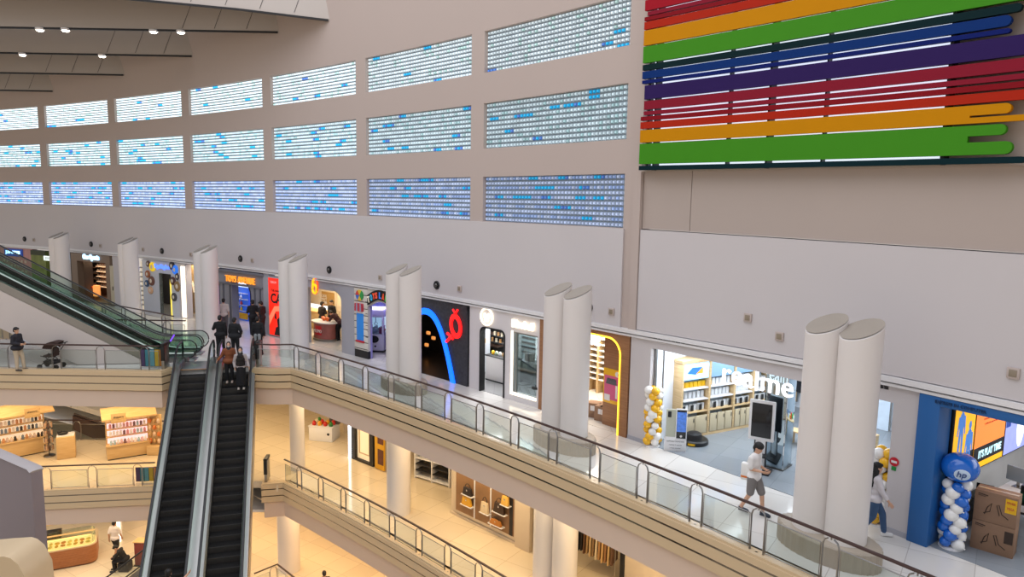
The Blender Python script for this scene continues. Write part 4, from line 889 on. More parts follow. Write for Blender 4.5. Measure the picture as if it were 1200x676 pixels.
# ---- white snack shop with door and window -----------------------------------------
UC, UD_ = wu(551, 420)+.02, wu(633, 430)
room('snack_shop', UC+.1, UD_-.05, 4.4, M_fl_grey, mat('snack shop wall', 'e6e6e4', .6), lamp=(240, (.95, .98, 1.)), skew=4.4)
t = wthing('storefront', 'white shop front with a round topped black doorway and a bright framed window', 'shop front', UC)
X = lambda px, py, y=-.06: hit(px, py, t, 1, y)
w_ = UD_-UC; d0, d1 = X(563, 420).x, X(591, 440).x; dz = X(577, 385).z; g0, g1 = X(601, 425).x, X(629, 440).x; gz1 = X(615, 391).z; gz0 = X(615, 463).z
Mf = mat('shop front white', 'dcd6d6', .4, var=.02)
bm = BM()
box(bm, 0, d0, -.06, .1, 0, 3.12); box(bm, d1, g0, -.06, .1, 0, 3.12); box(bm, g1, w_, -.06, .1, 0, 3.12); box(bm, g0, g1, -.06, .1, 0, gz0); box(bm, g0, g1, -.06, .1, gz1, 3.12)
r_ = .22; prism(bm, [(d0, 3.12), (d0, dz-r_)]+[(d0+r_-r_*math.cos(PI/2*i/6), dz-r_+r_*math.sin(PI/2*i/6)) for i in range(7)]+[(d1-r_+r_*math.sin(PI/2*i/6), dz-r_+r_*math.cos(PI/2*i/6)) for i in range(7)]+[(d1, 3.12)], -.06, .1)
obj('facade', bm, Mf, t, smooth=.3)
arc = lambda o: [(d0-o, 0), (d0-o, dz-r_)]+[(d0+r_-(r_+o)*math.cos(PI/2*i/6), dz-r_+(r_+o)*math.sin(PI/2*i/6)) for i in range(1, 7)]+[(d1-r_+(r_+o)*math.sin(PI/2*i/6), dz-r_+(r_+o)*math.cos(PI/2*i/6)) for i in range(7)]+[(d1+o, 0)]
bm = BM(); ringprism(bm, arc(.02), arc(-.03), -.1, .14, closed=False); o = obj('door_frame', bm, M_black, t, smooth=.3); o['label'] = 'black rounded door frame'
bm = BM()
for a in ((g0-.1, g0, gz0-.1, gz1+.02), (g0-.1, g1, gz0-.1, gz0)): box(bm, a[0], a[1], -.075, -.05, a[2], a[3])
o = obj('light_strip', bm, M_led, t); o['label'] = 'glowing strip'
bm = BM(); box(bm, g0, g1, .0, .012, gz0, gz1); obj('window_glass', bm, M_shopglass, t, smooth=0)
bm = BM(); x = g0+.12; box(bm, x-.025, x+.025, -.02, .06, gz0, gz1); box(bm, g0, g1, -.02, .06, gz1-.06, gz1); box(bm, g1-.04, g1, -.02, .06, gz0, gz1); obj('window_frame', bm, M_steel, t)
bm = BM(); box(bm, g1-.2, g1+.04, -.09, -.06, .62, .72, .005); obj('handle', bm, M_black, t)
q = X(571, 374); s_ = wthing('illuminated_sign', 'round glowing emblem above the snack shop doorway', 'sign', UC); 
bm = BM(); c = X(571, 371); rr = .33
ringprism(bm, [(c.x+rr*math.cos(2*PI*i/28), c.z+rr*math.sin(2*PI*i/28)) for i in range(28)], [(c.x+rr*.86*math.cos(2*PI*i/28), c.z+rr*.86*math.sin(2*PI*i/28)) for i in range(28)], -.12, -.08); obj('ring', bm, M_led, s_)
bm = BM(); ball(bm, (c.x-.1, -.1, c.z+.03), (.07, .02, .11)); ball(bm, (c.x+.1, -.1, c.z+.03), (.07, .02, .11)); ball(bm, (c.x, -.1, c.z-.13), (.13, .02, .07)); obj('emblem', bm, M_led, s_)
shop_sign('white glowing lettering above the snack shop window', 'Bluebell', ((600, 378), (625, 384), 9), M_led, -.09, .03, .03)
q = X(565, 388, .2)
sg = wthing('no_smoking_sign', 'round no smoking sign above a yellow notice inside the snack shop doorway', 'sign', UC)
c = X(566, 389, 1.6); bm = BM(); ringprism(bm, [(c.x+.16*math.cos(2*PI*i/20), c.z+.16*math.sin(2*PI*i/20)) for i in range(20)], [(c.x+.12*math.cos(2*PI*i/20), c.z+.12*math.sin(2*PI*i/20)) for i in range(20)], 1.55, 1.57); obj('ring', bm, mat('sign red grey', '8a3038', .5), sg)
bm = BM(); box(bm, c.x-.16, c.x+.16, 1.57, 1.6, c.z-.42, c.z-.24); obj('notice', bm, M_yellow, sg); bm = BM(); box(bm, c.x-.25, c.x+.4, 1.6, 1.62, c.z-1.6, c.z+.3); obj('panel', bm, M_shopw, sg)
ca, cb = X(569, 447, 1.2), X(592, 455, 1.2)
ct = wthing('snack_counter', 'white counter with black edging behind the snack shop doorway', 'counter', UC)
bm = BM(); box(bm, ca.x, cb.x+.3, 1.2, 1.75, .06, .98, .005); obj('body', bm, Mf, ct); bm = BM(); box(bm, ca.x-.02, cb.x+.32, 1.16, 1.79, .98, 1.03, .005); obj('worktop', bm, M_dark, ct); bm = BM(); box(bm, ca.x, cb.x+.3, 1.18, 1.75, 0, .06); obj('kick_board', bm, M_black, ct)
for i in range(3):
    bm = BM(); ra, rb = X(579, 395, 2.2).x-.35+i*.15, X(598, 395, 2.2).x; box(bm, ra, rb, 2.2, 2.45, 1.25+i*.27, 1.29+i*.27, .004); b_ = wthing('snack_rack', ('lowest', 'middle', 'top')[i]+' black rack shelf above the snack counter', 'shelf', UC); o = obj('rack_board', bm, M_dark, b_)
    for j in range(5):
        bm = BM(); cyl(bm, (0, 0, 0), (0, 0, .13), .05, .045, 12); lathe(bm, [(0, .13), (.05, .13), (.05, .15), (0, .16)], 12)
        o = obj('snack_jar', bm, (mat('jar tan', 'b98a55', .4), mat('jar pale', 'd9cdb4', .4))[(i+j) % 2]); put(o, b_, (ra+.08+(rb-ra-.1)*(j+.3)/5, 2.3, 1.29+i*.27)); tag(o, '%s snack jar on the %s black rack of the snack shop' % (('tan', 'pale')[(i+j) % 2], ('lowest', 'middle', 'top')[i]), 'jar', 'snack jars %s on the %s rack' % (('tan', 'pale')[(i+j) % 2], ('lowest', 'middle', 'top')[i]))
for j in range(4):
    bm = BM(); ball(bm, (0, 0, .08), (.08, .06, .09), 10, 7); o = obj('snack_bag', bm, (M_yellow, mat('bag pale green', 'a8b89a', .5), M_bw, mat('bag tan', 'c49a62', .5))[j]); put(o, ct, (ca.x+.2+j*.2, 1.4, 1.03)); tag(o, ('yellow', 'pale green', 'white', 'tan')[j]+' snack bag standing on the white counter', 'bag')
# equipment behind the window
wi = wthing('drinks_fridge', 'slatted pale fridge behind the snack shop window', 'fridge', UC)
a = X(612, 400, 3.3); bm = BM(); box(bm, a.x-.1, a.x+1.2, 3.3, 3.95, 0, 2.3, .02); obj('cabinet', bm, mat('fridge grey', '8fa0a2', .4), wi)
for i in range(7): bm = BM(); box(bm, a.x, a.x+1.15, 3.27, 3.31, .8+i*.2, .88+i*.2); obj('louvre', bm, M_dark, wi)
cs = wthing('cash_desk', 'dark grey cash desk behind the snack shop window', 'counter', UC); bm = BM(); ga, gb = X(606, 430, 1.7).x, X(631, 440, 1.7).x; box(bm, ga, gb, 1.7, 2.2, .0, .95, .01); obj('body', bm, mat('cash desk grey', '4b5257', .5), cs); bm = BM(); box(bm, ga+.3, ga+.6, 1.8, 2.05, .95, 1.25, .01); obj('till', bm, M_dark, cs)
for i in range(2):
    b2 = wthing('folding_chair', ('left', 'right')[i]+' low folding chair behind the shop window', 'chair', UC+X(613, 455, .7).x+.45*i, .7); bm = BM(); box(bm, -.18, .18, -.18, .18, .42, .45, .01); obj('seat', bm, M_dark, b2)
    for sx in (-.16, .16): bm = BM(); tube(bm, [(sx, -.16, 0), (sx, .14, .45)], .012, 6); obj('leg', bm, M_steel, b2); bm = BM(); tube(bm, [(sx, .16, 0), (sx, -.14, .45)], .012, 6); obj('leg', bm, M_steel, b2)
    bm = BM(); box(bm, -.18, .18, .17, .2, .55, .8, .01); tube(bm, [(-.17, .18, .42), (-.17, .19, .8)], .012, 6); tube(bm, [(.17, .18, .42), (.17, .19, .8)], .012, 6); obj('backrest', bm, M_dark, b2)
pier('wall_pier_snack', UD_, UA+.1, -.06, .3, m=M_brown)
# ---- dark stone shop with the blue arch ----------------------------------------------
UE, UF = wu(476, 400), wu(549, 410)
M_stone = mat('dark granite', '3b3b40', .5, var=.7, scale=11.)
room('dark_shop', UE-.62, UF-.05, 3.0, mat('dark shop floor', '2a2420', .3), mat('dark shop wall', '1e1b1c', .6), lamp=(14, (1., .75, .5)), skew=2.8)
t = wthing('storefront', 'speckled dark stone shop front with an arched opening', 'shop front', UF)
X = lambda px, py, y=-.05: hit(px, py, t, 1, y)
foot = X(534, 447).x; ap = X(500, 361); apz = ap.z; ax = ap.x; half = foot-ax
def par(o, k=22): return [(ax+(half+o)*s, (apz+o)*(1-abs(s)**2.3)) for s in [-1+2*i/k for i in range(k+1)]]
inn = par(-.26); k = len(inn); xl = UE-.62-UF; out = []
for i, (x, z) in enumerate(inn):
    s = i/(k-1)
    if s < .12: out.append((xl, 3.13*s/.12))
    elif s > .88: out.append((0, 3.13*(1-s)/.12))
    else: out.append((xl+(0-xl)*(s-.12)/.76, 3.13))
bm = BM(); ringprism(bm, out, inn, -.05, .12, closed=False); obj('facade', bm, M_stone, t, smooth=.3)
ar = wthing('neon_arch', 'glowing blue arch light around the dark shop opening', 'light', UF)
bm = BM(); ringprism(bm, par(0), par(-.24), -.12, -.055, closed=False); obj('light_band', bm, mat('blue neon', '1f7bff', .4, emit=1.6, ecol='0a62ff', var=0), ar, smooth=.4)
rs = wthing('neon_ring_sign', 'glowing red ring sign with a cross handle on dark stone', 'sign', UF); M_rn = mat('red neon', 'ff2a2a', .4, emit=1.3, ecol='ff1616', var=0)
c = X(535, 382); rx_, rz_ = X(541, 384).x-X(529, 382).x, .42; rx_ *= .5
tl = -.12
def ell(k): return [(c.x+k*rx_*math.cos(a)+tl*k*rz_*math.sin(a)*1., c.z+k*rz_*math.sin(a)) for a in [2*PI*i/30 for i in range(30)]]
bm = BM(); ringprism(bm, ell(1.12), ell(.68), -.12, -.06); obj('ring', bm, M_rn, rs, smooth=.4)
hp = [X(529, 390), X(524, 400)]; bm = BM(); tube(bm, [(c.x-rx_*.55, -.09, c.z-rz_*.9), (hp[1].x, -.09, hp[1].z)], .06, 8); obj('stem', bm, M_rn, rs)
e = X(525, 390), X(532, 397); bm = BM(); tube(bm, [(e[0].x, -.09, e[0].z), (e[1].x, -.09, e[1].z)], .055, 8); obj('crossbar', bm, M_rn, rs)
c2 = X(534, 367); bm = BM(); tube(bm, [(c2.x-.12, -.09, c2.z+.14), (c2.x+.02, -.09, c2.z), (c2.x-.06, -.09, c2.z-.17)], .04, 6); tube(bm, [(c2.x+.16, -.09, c2.z+.16), (c2.x+.05, -.09, c2.z+.02), (c2.x+.1, -.09, c2.z-.17)], .045, 6); obj('crest', bm, M_rn, rs)
bk = wthing('dark_shelf', 'dark shelving with a few lit items inside the blue arch', 'shelf', UF)
for i in range(4): bm = BM(); box(bm, ax-half, ax+half-.3, 2.4, 2.8, .5+i*.5, .54+i*.5); obj('shelf_board', bm, mat('dark shelf wood', '4a352a', .5), bk)
bm = BM(); box(bm, ax-half, ax+half-.3, 2.8, 2.84, 0, 2.6); obj('back_panel', bm, M_dark, bk)
M_glow = mat('lit amber item', 'ffca80', .5, emit=.8, ecol='ffa050', var=0)
for i, (px, py) in enumerate(((502, 390), (517, 389), (500, 404), (508, 396))):
    v = X(px, py, 2.2); bm = BM(); box(bm, -.1, .1, -.05, .05, -.07, .07, .02); o = obj('lamp_box', bm, M_glow); put(o, t, v); tag(o, ('lit amber box on the dark shelf, upper left', 'lit amber box near the arch right leg', 'lit amber box on the dark shelf, lower left', 'lit amber box in the middle of the dark shelf')[i], 'lamp')
    bm = BM(); box(bm, -.14, .14, -.06, .06, -.1, -.085, .005); obj('tray', bm, M_dark, o)
# ---- claw machine shop --------------------------------------------------------------
UG, UH = wu(417, 380)+.02, UE-.68
room('claw_shop', UG+1., UH, 2.8, M_fl_wh, mat('lilac wall', '8f88c8', .6), lamp=(70, (.88, .86, 1.)), skew=4.2)
t = wthing('storefront', 'cream boarded shop front with a toy window and coloured arch sign', 'shop front', UG)
X = lambda px, py, y=-.05: hit(px, py, t, 1, y)
x1 = X(432, 380).x; Mb = mat('cream boards', 'd9d2c8', .5, var=.03)
bm = BM(); box(bm, 0, x1, -.08, .12, .34, 3.12)
for i in range(9): box(bm, 0, x1, -.092, -.08, .42+i*.3, .68+i*.3, .004)
obj('panel', bm, Mb, t); bm = BM(); box(bm, 0, x1, -.09, .12, 0, .34); o = obj('plinth', bm, M_black, t)
bm = BM()
for i in range(10): box(bm, 0, x1, -.094, -.08, .395+i*.3, .415+i*.3)
for i in range(8): box(bm, x1-.02-.13*(i % 2), x1, -.098, -.085, .7+i*.26, .72+i*.26)
obj('board_gap_strip', bm, M_print, t)  # black strips filling the gaps between the boards
bm = BM(); n = 14; w_ = UH-UG; top = [(x1, 3.12)]+[(x1+(w_-x1)*i/n, 3.12) for i in range(n+1)]
bot = [(x1, 2.3)]+[(x1+(w_-x1)*i/n, 2.35+.28*math.sin(PI*i/n)) for i in range(n+1)]
ringprism(bm, top, bot, -.08, .1, closed=False); obj('arch_panel', bm, Mb, t, smooth=.3)
def strip(a, b, z0, z1, m, nm, y=-.1):
    bm = BM(); box(bm, a, b, y, -.08, z0, z1, .01); return obj(nm, bm, m, t)
a0, a1 = X(418, 372).x+.05, X(427, 375).x
w1 = strip(a0, a1, .75, 1.98, mat('display blue', '1f78c8', .4, emit=.25, var=.05), 'toy_window'); strip(a0-.03, a1+.05, .68, .77, M_red, 'window_sill', -.14); strip(a0-.03, a1+.05, 1.98, 2.08, M_bw, 'window_head', -.12)
bm = BM(); aw = [(a0+(a1-a0)*i/8, 0) for i in range(9)]
for i in range(4): prism(bm, [(a0-.02+(a1-a0+.04)*(i/4), 2.08), (a0-.02+(a1-a0+.04)*((i+1)/4), 2.08), (a0+(a1-a0)*((i+1)/4), 2.42), (a0+(a1-a0)*(i/4), 2.42)], -.2, -.08)
o = obj('striped_awning', bm, mat('awning red', 'c23a4a', .5), t)
bm = BM()
for i in (1, 3): prism(bm, [(a0-.02+(a1-a0+.04)*(i/4), 2.07), (a0-.02+(a1-a0+.04)*((i+1)/4)-.05, 2.07), (a0+(a1-a0)*((i+1)/4)-.05, 2.43), (a0+(a1-a0)*(i/4), 2.43)], -.21, -.2)
obj('awning_stripe', bm, mat('awning grey', '9aa0b8', .5), t)
cx = (a0+a1)/2; cz = 2.78
for i, c_ in enumerate(('2f9a4a', 'e9c53a', 'd23a3a', '3a6fd0', 'e9c53a', '2f9a4a')):
    bm = BM(); r_ = (a1-a0)/2+.02; pts = [(cx, cz)]+[(cx+r_*math.cos(PI/3*i+PI/3*j/4), cz+r_*.9*math.sin(PI/3*i+PI/3*j/4)) for j in range(5)]; prism(bm, pts, -.12, -.08); obj('colour_wheel_slice', bm, mat('wheel '+c_, c_, .5, var=0), t)
sg = wthing('arched_sign', 'black arched sign with coloured letters over the claw machine', 'sign', UG)
bm = BM(); wB = w_-x1; f = lambda s, o: (x1+.08+(wB-.1)*s, 2.42+o+.3*math.sin(PI*s))
ringprism(bm, [f(i/14, .44) for i in range(15)], [f(i/14, 0) for i in range(15)], -.18, -.09, closed=False); obj('board', bm, M_black, sg, smooth=.3)
for i, ch in enumerate('TOYSLAND'):
    s = (.06, .17, .27, .37, .52, .64, .76, .88)[i]; p = f(s, .21); lt = text('letter', ch, .17*wB/2.4, .27, mat('sign '+str(i), ('e8e0c8', '3aa0c8', 'e0502a', 'e0503a', '3a70d0', 'e0502a', '50b050', 'e8c83a')[i], .5, emit=.4, var=0), sg, (p[0], -.19, p[1]), ext=.015, bold=.03); lt.rotation_euler.y = -.25*math.cos(PI*s)
cm = wthing('claw_machine', 'white claw machine with a lit glass case full of plush toys', 'arcade machine', *GU(437, 413), turn=.6)
cm.location.z = 0
w_ = .52; Mc = mat('claw machine white', 'e6e2ee', .35, var=.02)
bm = BM(); box(bm, -w_, w_, 0, .95, .08, .85, .06, seg=3); obj('cabinet', bm, Mc, cm); bm = BM(); box(bm, -w_+.04, w_-.04, .04, .9, 0, .08); obj('base', bm, M_black, cm)
bm = BM(); box(bm, -w_, w_, 0, .95, 1.62, 2.0, .08, seg=3); obj('canopy', bm, Mc, cm)
for x in (-w_+.05, w_-.05):
    for y in (.05, .9): bm = BM(); box(bm, x-.05, x+.05, y-.05, y+.05, .8, 1.66, .02); obj('corner_post', bm, Mc, cm)
bm = BM(); box(bm, -w_+.1, w_-.1, .04, .045, .85, 1.62); box(bm, -w_+.03, -w_+.035, .1, .85, .85, 1.62); obj('glass_case', bm, M_shopglass, cm, smooth=0)
bm = BM(); box(bm, -w_+.1, w_-.1, .86, .9, .85, 1.62); obj('lit_back', bm, mat('claw backlight', 'cfe8ff', .5, emit=.6, var=0), cm)
bm = BM(); tube(bm, [(0, .45, 1.62), (0, .45, 1.35)], .02, 6)
for q in range(3): a = 2*PI*q/3; tube(bm, [(0, .45, 1.35), (.1*math.cos(a), .45+.1*math.sin(a), 1.28), (.05*math.cos(a), .45+.05*math.sin(a), 1.18)], .012, 5)
obj('claw', bm, M_chrome, cm)
bm = BM(); ball(bm, (.05, .0, .62), (.24, .03, .17)); obj('prize_door', bm, M_dark, cm); bm = BM(); ringprism(bm, [(.05+.3*math.cos(2*PI*i/24), .62+.23*math.sin(2*PI*i/24)) for i in range(24)], [(.05+.25*math.cos(2*PI*i/24), .62+.18*math.sin(2*PI*i/24)) for i in range(24)], -.03, .01); obj('door_ring', bm, M_white, cm)
bm = BM(); ball(bm, (-.1, -.02, .3), (.05, .02, .05)); ball(bm, (.12, -.02, .3), (.05, .02, .05)); obj('button', bm, M_dark, cm)
rn = random.Random(9)
for i in range(9):
    bm = BM(); ball(bm, (0, 0, .09), (.1, .09, .1), 10, 7); ball(bm, (0, -.03, .22), (.075, .07, .07), 10, 7)
    for s in (-1, 1): ball(bm, (s*.055, -.02, .28), (.03, .02, .03), 8, 6)
    o = obj('plush_toy', bm, mat('plush '+str(i % 3), ('f0d8e0', 'e8ecf4', 'd8607a')[i % 3], .8)); put(o, cm, (-.3+.3*(i % 3), .2+.25*(i//3), .85), rn.uniform(-1, 1)); tag(o, ('pink', 'white', 'dark pink')[i % 3]+' plush toy piled inside the claw machine', 'toy', ('pink', 'white', 'dark pink')[i % 3]+' plush toys in the claw machine')
pier('wall_pier_claw', wu(404, 400)+.02, UG, -.08, .3, m=M_grey)
# ---- orange lit shop -------------------------------------------------------------------
UI, UJ = wu(357, 370)+.05, wu(404, 400)
room('orange_shop', UI, UJ-.02, 3.6, M_fl_wh, mat('warm cream wall', 'e8d8bc', .6), lamp=(95, (1., .87, .66)), skew=5.2)
t = wthing('storefront', 'grey shop front with a rounded corner around the orange lit shop', 'shop front', UJ); X = lambda px, py, y=0.: hit(px, py, t, 1, y)
xl = UI-UJ; r_ = .45; inn = [(xl+.05, 0), (xl+.05, 2.75)]+[(-.15-r_+r_*math.sin(PI/2*i/8), 2.75-r_+r_*math.cos(PI/2*i/8)) for i in range(9)]+[(-.15, 0)]
out = [(xl, 0), (xl, 3.12)]+[(xl+.3-(xl+.3)*i/8, 3.12) for i in range(9)]+[(0, 0)]
bm = BM(); ringprism(bm, out, inn, -.06, .25, closed=False); obj('frame', bm, M_grey, t, smooth=.3)
sg = wthing('illuminated_sign', 'glowing yellow looped sign hanging at the top of the orange shop', 'sign', UJ); c = X(369, 336, -.1); bm = BM()
tube(bm, [(c.x+.17*math.cos(a), -.12, c.z-.1+.2*math.sin(a)) for a in [2*PI*i/20 for i in range(20)]], .05, 8, closed=True); tube(bm, [(c.x-.16, -.12, c.z-.05), (c.x-.13, -.12, c.z+.25), (c.x+.02, -.12, c.z+.4)], .05, 8); obj('loop', bm, mat('sign orange glow', 'ffb400', .5, emit=1.6, ecol='ff9a10', var=0), sg)
bm = BM(); tube(bm, [(c.x+.22*math.cos(a), -.1, c.z+.03+.36*math.sin(a)) for a in [2*PI*i/24 for i in range(24)]], .035, 6, closed=True); obj('outline', bm, mat('sign red glow', 'ff4a20', .5, emit=1.2, var=0), sg)
bp = wthing('lettered_board', 'tan back wall panel with white script lettering in the orange shop', 'wall panel', UJ); a, b = X(363, 345, 3.4), X(391, 362, 3.4); bm = BM(); box(bm, a.x, b.x, 3.4, 3.5, b.z+.05, a.z+.3, .01); obj('panel', bm, mat('tan panel', 'b08a4e', .5), bp)
for i, (s, dz_) in enumerate((('THE COOL', .24), ('DONUT', 0), ('CLUB', -.24))): text('lettering', s, (b.x-a.x)*.42, .15, M_bw, bp, ((a.x+b.x)/2+.05, 3.39, (a.z+b.z)/2+.17+dz_*.75), ext=.006)
cn = wthing('back_counter', 'long wooden counter at the back left of the orange shop', 'counter', UJ); a, b = X(356, 385, 2.3), X(374, 385, 2.3); bm = BM(); box(bm, a.x-.6, b.x, 2.3, 2.9, 0, .95, .01); obj('body', bm, M_oak, cn); bm = BM(); box(bm, a.x-.6, b.x+.05, 2.25, 2.95, .95, 1.0, .01); obj('worktop', bm, mat('lit worktop', 'ffd9a0', .4, emit=.5, ecol='ffb050', var=0), cn)
bm = BM(); box(bm, a.x-.4, b.x-.1, 2.9, 2.94, 1.0, 1.2); obj('lit_case', bm, mat('lit case', 'dfefff', .4, emit=.9, var=0), cn)
kd = wthing('promo_kiosk', 'round white promotion counter with a red printed front in the orange shop', 'counter', *GU(381, 398)); kd.location.z = 0
bm = BM(); lathe(bm, [(0, 0), (.78, 0), (.78, .1), (.74, .12), (0, .12)], 32, sy=.6); obj('foot', bm, M_steel, kd)
bm = BM(); lathe(bm, [(0, .12), (.7, .12), (.7, .88), (0, .88)], 32, sy=.6); obj('body', bm, mat('promo print', '9a5a54', .5, var=.5, scale=3.), kd); bm = BM(); lathe(bm, [(0, .88), (.82, .88), (.84, .9), (.84, .94), (0, .95)], 32, sy=.6); obj('top', bm, M_white, kd)
bm = BM(); n = 12
for z0, z1, a0, a1 in ((.3, .75, -1.9, -1.2),): 
    V = [[bm.verts.new((.71*math.cos(a0+(a1-a0)*i/n), .6*.71*math.sin(a0+(a1-a0)*i/n), z)) for i in range(n+1)] for z in (z0, z1)]
    for i in range(n): bm.faces.new((V[0][i], V[0][i+1], V[1][i+1], V[1][i]))
obj('print_panel', bm, M_red, kd); text('caption', 'PROMO', .6, .16, M_bw, kd, (0, -.44, .5), ext=.01)
for i in range(2): bm = BM(); box(bm, -.11, .11, -.08, .08, 0, .14, .01); bm.transform(Matrix.Rotation(.3, 4, 'Y')); o = obj('orange_box', bm, mat('orange box', 'e06a2a', .5)); put(o, kd, (-.1+.3*i, 0, .99), .4*i); tag(o, ('left', 'right')[i]+' orange carton on the round promotion counter', 'box')
tc = wthing('side_counter', 'lit side counter with screens at the right of the orange shop', 'counter', UJ-1.6, 2.0); bm = BM(); box(bm, -.5, .9, 0, .6, 0, .95, .01); obj('body', bm, M_oak, tc); bm = BM(); box(bm, -.4, .2, .2, .25, 1.0, 1.4, .01); obj('screen', bm, mat('screen pale', 'cfe4ff', .4, emit=.8, var=0), tc); bm = BM(); box(bm, -.5, .5, .35, .4, 1.6, 2.5, .01); obj('lit_panel', bm, mat('panel blue lit', 'a8c8ff', .4, emit=.7, var=0), tc)
bm = BM(); box(bm, -.25, .25, -.2, .2, 0, .55, .01); o = obj('cardboard_box', bm, M_card); put(o, tc, (-.1, -.5, 0)); tag(o, 'cardboard box in front of the side counter of the orange shop', 'box')
# ---- red poster ------------------------------------------------------------------------
t = wthing('poster_lightbox', 'tall bright red poster lightbox with black lettering beside the column', 'poster', wu(317, 360)); X = lambda px, py, y=-.1: hit(px, py, t, 1, y)
xr = X(357, 370).x; bm = BM(); box(bm, 0, xr, -.1, .2, .03, 3.02, .01); obj('frame', bm, M_grey, t)
bm = BM(); box(bm, .03, xr-.03, -.115, -.1, .08, 2.95); obj('print', bm, mat('poster red lit', 'f02a18', .4, emit=.85, ecol='f02412', var=.12, scale=1.5), t)
bm = BM(); prism(bm, [(.05, 1.0), (.5, 1.55), (xr-.05, 1.85), (xr-.05, 1.6), (.6, 1.3), (.05, .55)], -.12, -.115); obj('pale_streak', bm, mat('poster salmon lit', 'ff7a58', .4, emit=.8, var=0), t)
text('lettering', 'CALL', 1.5, .5, M_print, t, (.98, -.125, 1.95), ext=.006, bold=.03); text('caption', 'Yuk main', .7, .14, M_print, t, (.6, -.125, 2.35), ext=.004); text('caption', 'TELKOM', .5, .11, M_bw, t, (.45, -.125, 2.75), ext=.004)
bm = BM(); prism(bm, [(.45, .1), (.6, .5), (.75, .55), (.7, .9), (.9, 1.05), (1.0, .85), (1.2, 1.0), (1.3, .1)], -.125, -.115); prism(bm, [(.5, .95), (.55, 1.2), (.62, 1.2), (.66, .9)], -.125, -.115); obj('silhouette', bm, M_print, t)
# ---- grey toy shop --------------------------------------------------------------------
UK, UL_ = wu(257, 345), wu(310, 350)
room('toy_shop', UK+.2, UL_-.1, 3.0, M_fl_wh, mat('toy shop wall', '9aa4d8', .5), lamp=(70, (.8, .82, 1.)), skew=4.4)
t = wthing('storefront', 'grey panelled toy shop portal with a rounded doorway', 'shop front', UK); X = lambda px, py, y=-.1: hit(px, py, t, 1, y)
d0, d1, dz = X(272, 350).x, X(294, 350).x, X(283, 329).z; w_ = UL_-UK; Mg = mat('toy portal grey', '8b8b93', .5, var=.03); r_ = .7
inn = [(d0, 0), (d0, dz)]+[(d1-r_+r_*math.sin(PI/2*i/10), dz-r_+r_*math.cos(PI/2*i/10)) for i in range(11)]+[(d1, 0)]
out = [(0, 0), (0, 2.95)]+[(.2+(w_-.2)*i/10, 2.95) for i in range(11)]+[(w_, 0)]
bm = BM(); ringprism(bm, out, inn, -.1, .3, closed=False); obj('frame', bm, Mg, t, smooth=.3)
bm = BM(); box(bm, -.05, w_+.05, -.22, .2, 2.95, 3.08, .02); box(bm, .05, w_-.05, -.18, .1, 2.3, 2.38, .01); obj('cornice', bm, mat('toy cornice', '6f6f78', .5), t)
for x in (.15, .55, d0-.15, d1+.35, w_-.3): bm = BM(); box(bm, x-.05, x+.05, -.14, -.1, .05, 2.3, .01); obj('pilaster', bm, mat('toy pilaster', '5d5d66', .5), t)
bm = BM(); tube(bm, [(x, -.11, z) for x, z in inn[1:]], .03, 6); obj('door_outline', bm, M_dark, t)
c = X(281, 325, -.16); text('sign_lettering', 'TOYS AVENUE', X(298, 328).x-X(264, 322).x, .34, mat('marquee amber', 'ffb048', .5, emit=.75, ecol='ff9a2a', var=0), t, (c.x, -.16, 2.63), ext=.04, bold=.0, spacing=1.12)
ds = wthing('toy_display', 'bright blue and pink toy display inside the grey portal', 'display', UK); a, b = X(279, 380, 1.5), X(292, 384, 1.5)
bm = BM(); box(bm, a.x, b.x, 1.5, 1.9, 0, 1.9, .01); obj('cabinet', bm, mat('toy cabinet', '2f62c8', .5, emit=.35, var=.3), ds); bm = BM(); box(bm, a.x, b.x+.1, 1.46, 1.9, 1.9, 2.3, .02); obj('canopy', bm, mat('toy canopy', 'd8ecff', .5, emit=.9, var=0), ds)
bm = BM(); box(bm, b.x+.05, b.x+.5, 1.9, 1.95, 0, 2.6); obj('pink_panel', bm, mat('pink lit panel', 'd86af0', .5, emit=1.1, ecol='e070ff', var=0), ds); bm = BM(); box(bm, a.x+.05, b.x-.05, 1.44, 1.5, .1, .45, .02); obj('yellow_panel', bm, M_yellow, ds)
for i in range(4): bm = BM(); box(bm, a.x, b.x, 1.42, 1.5, .55+i*.33, .58+i*.33); obj('shelf_board', bm, M_bw, ds)
for i in range(6): bm = BM(); ball(bm, (0, 0, .08), (.09, .07, .08), 9, 6); ball(bm, (0, 0, .18), (.05, .05, .05), 8, 6); o = obj('toy_figure', bm, mat('toy '+str(i % 3), ('e04a3a', 'f0d040', 'e8f0ff')[i % 3], .5)); put(o, t, (a.x+.15+(i % 2)*.3, 1.44, .58+.33*(i//2))); tag(o, ('red', 'yellow', 'white')[i % 3]+' toy on the '+('lower', 'middle', 'upper')[i//2]+' shelf of the toy display', 'toy')
pier('wall_pier_toy', UL_, wu(317, 360), -.06, .3, m=M_grey)
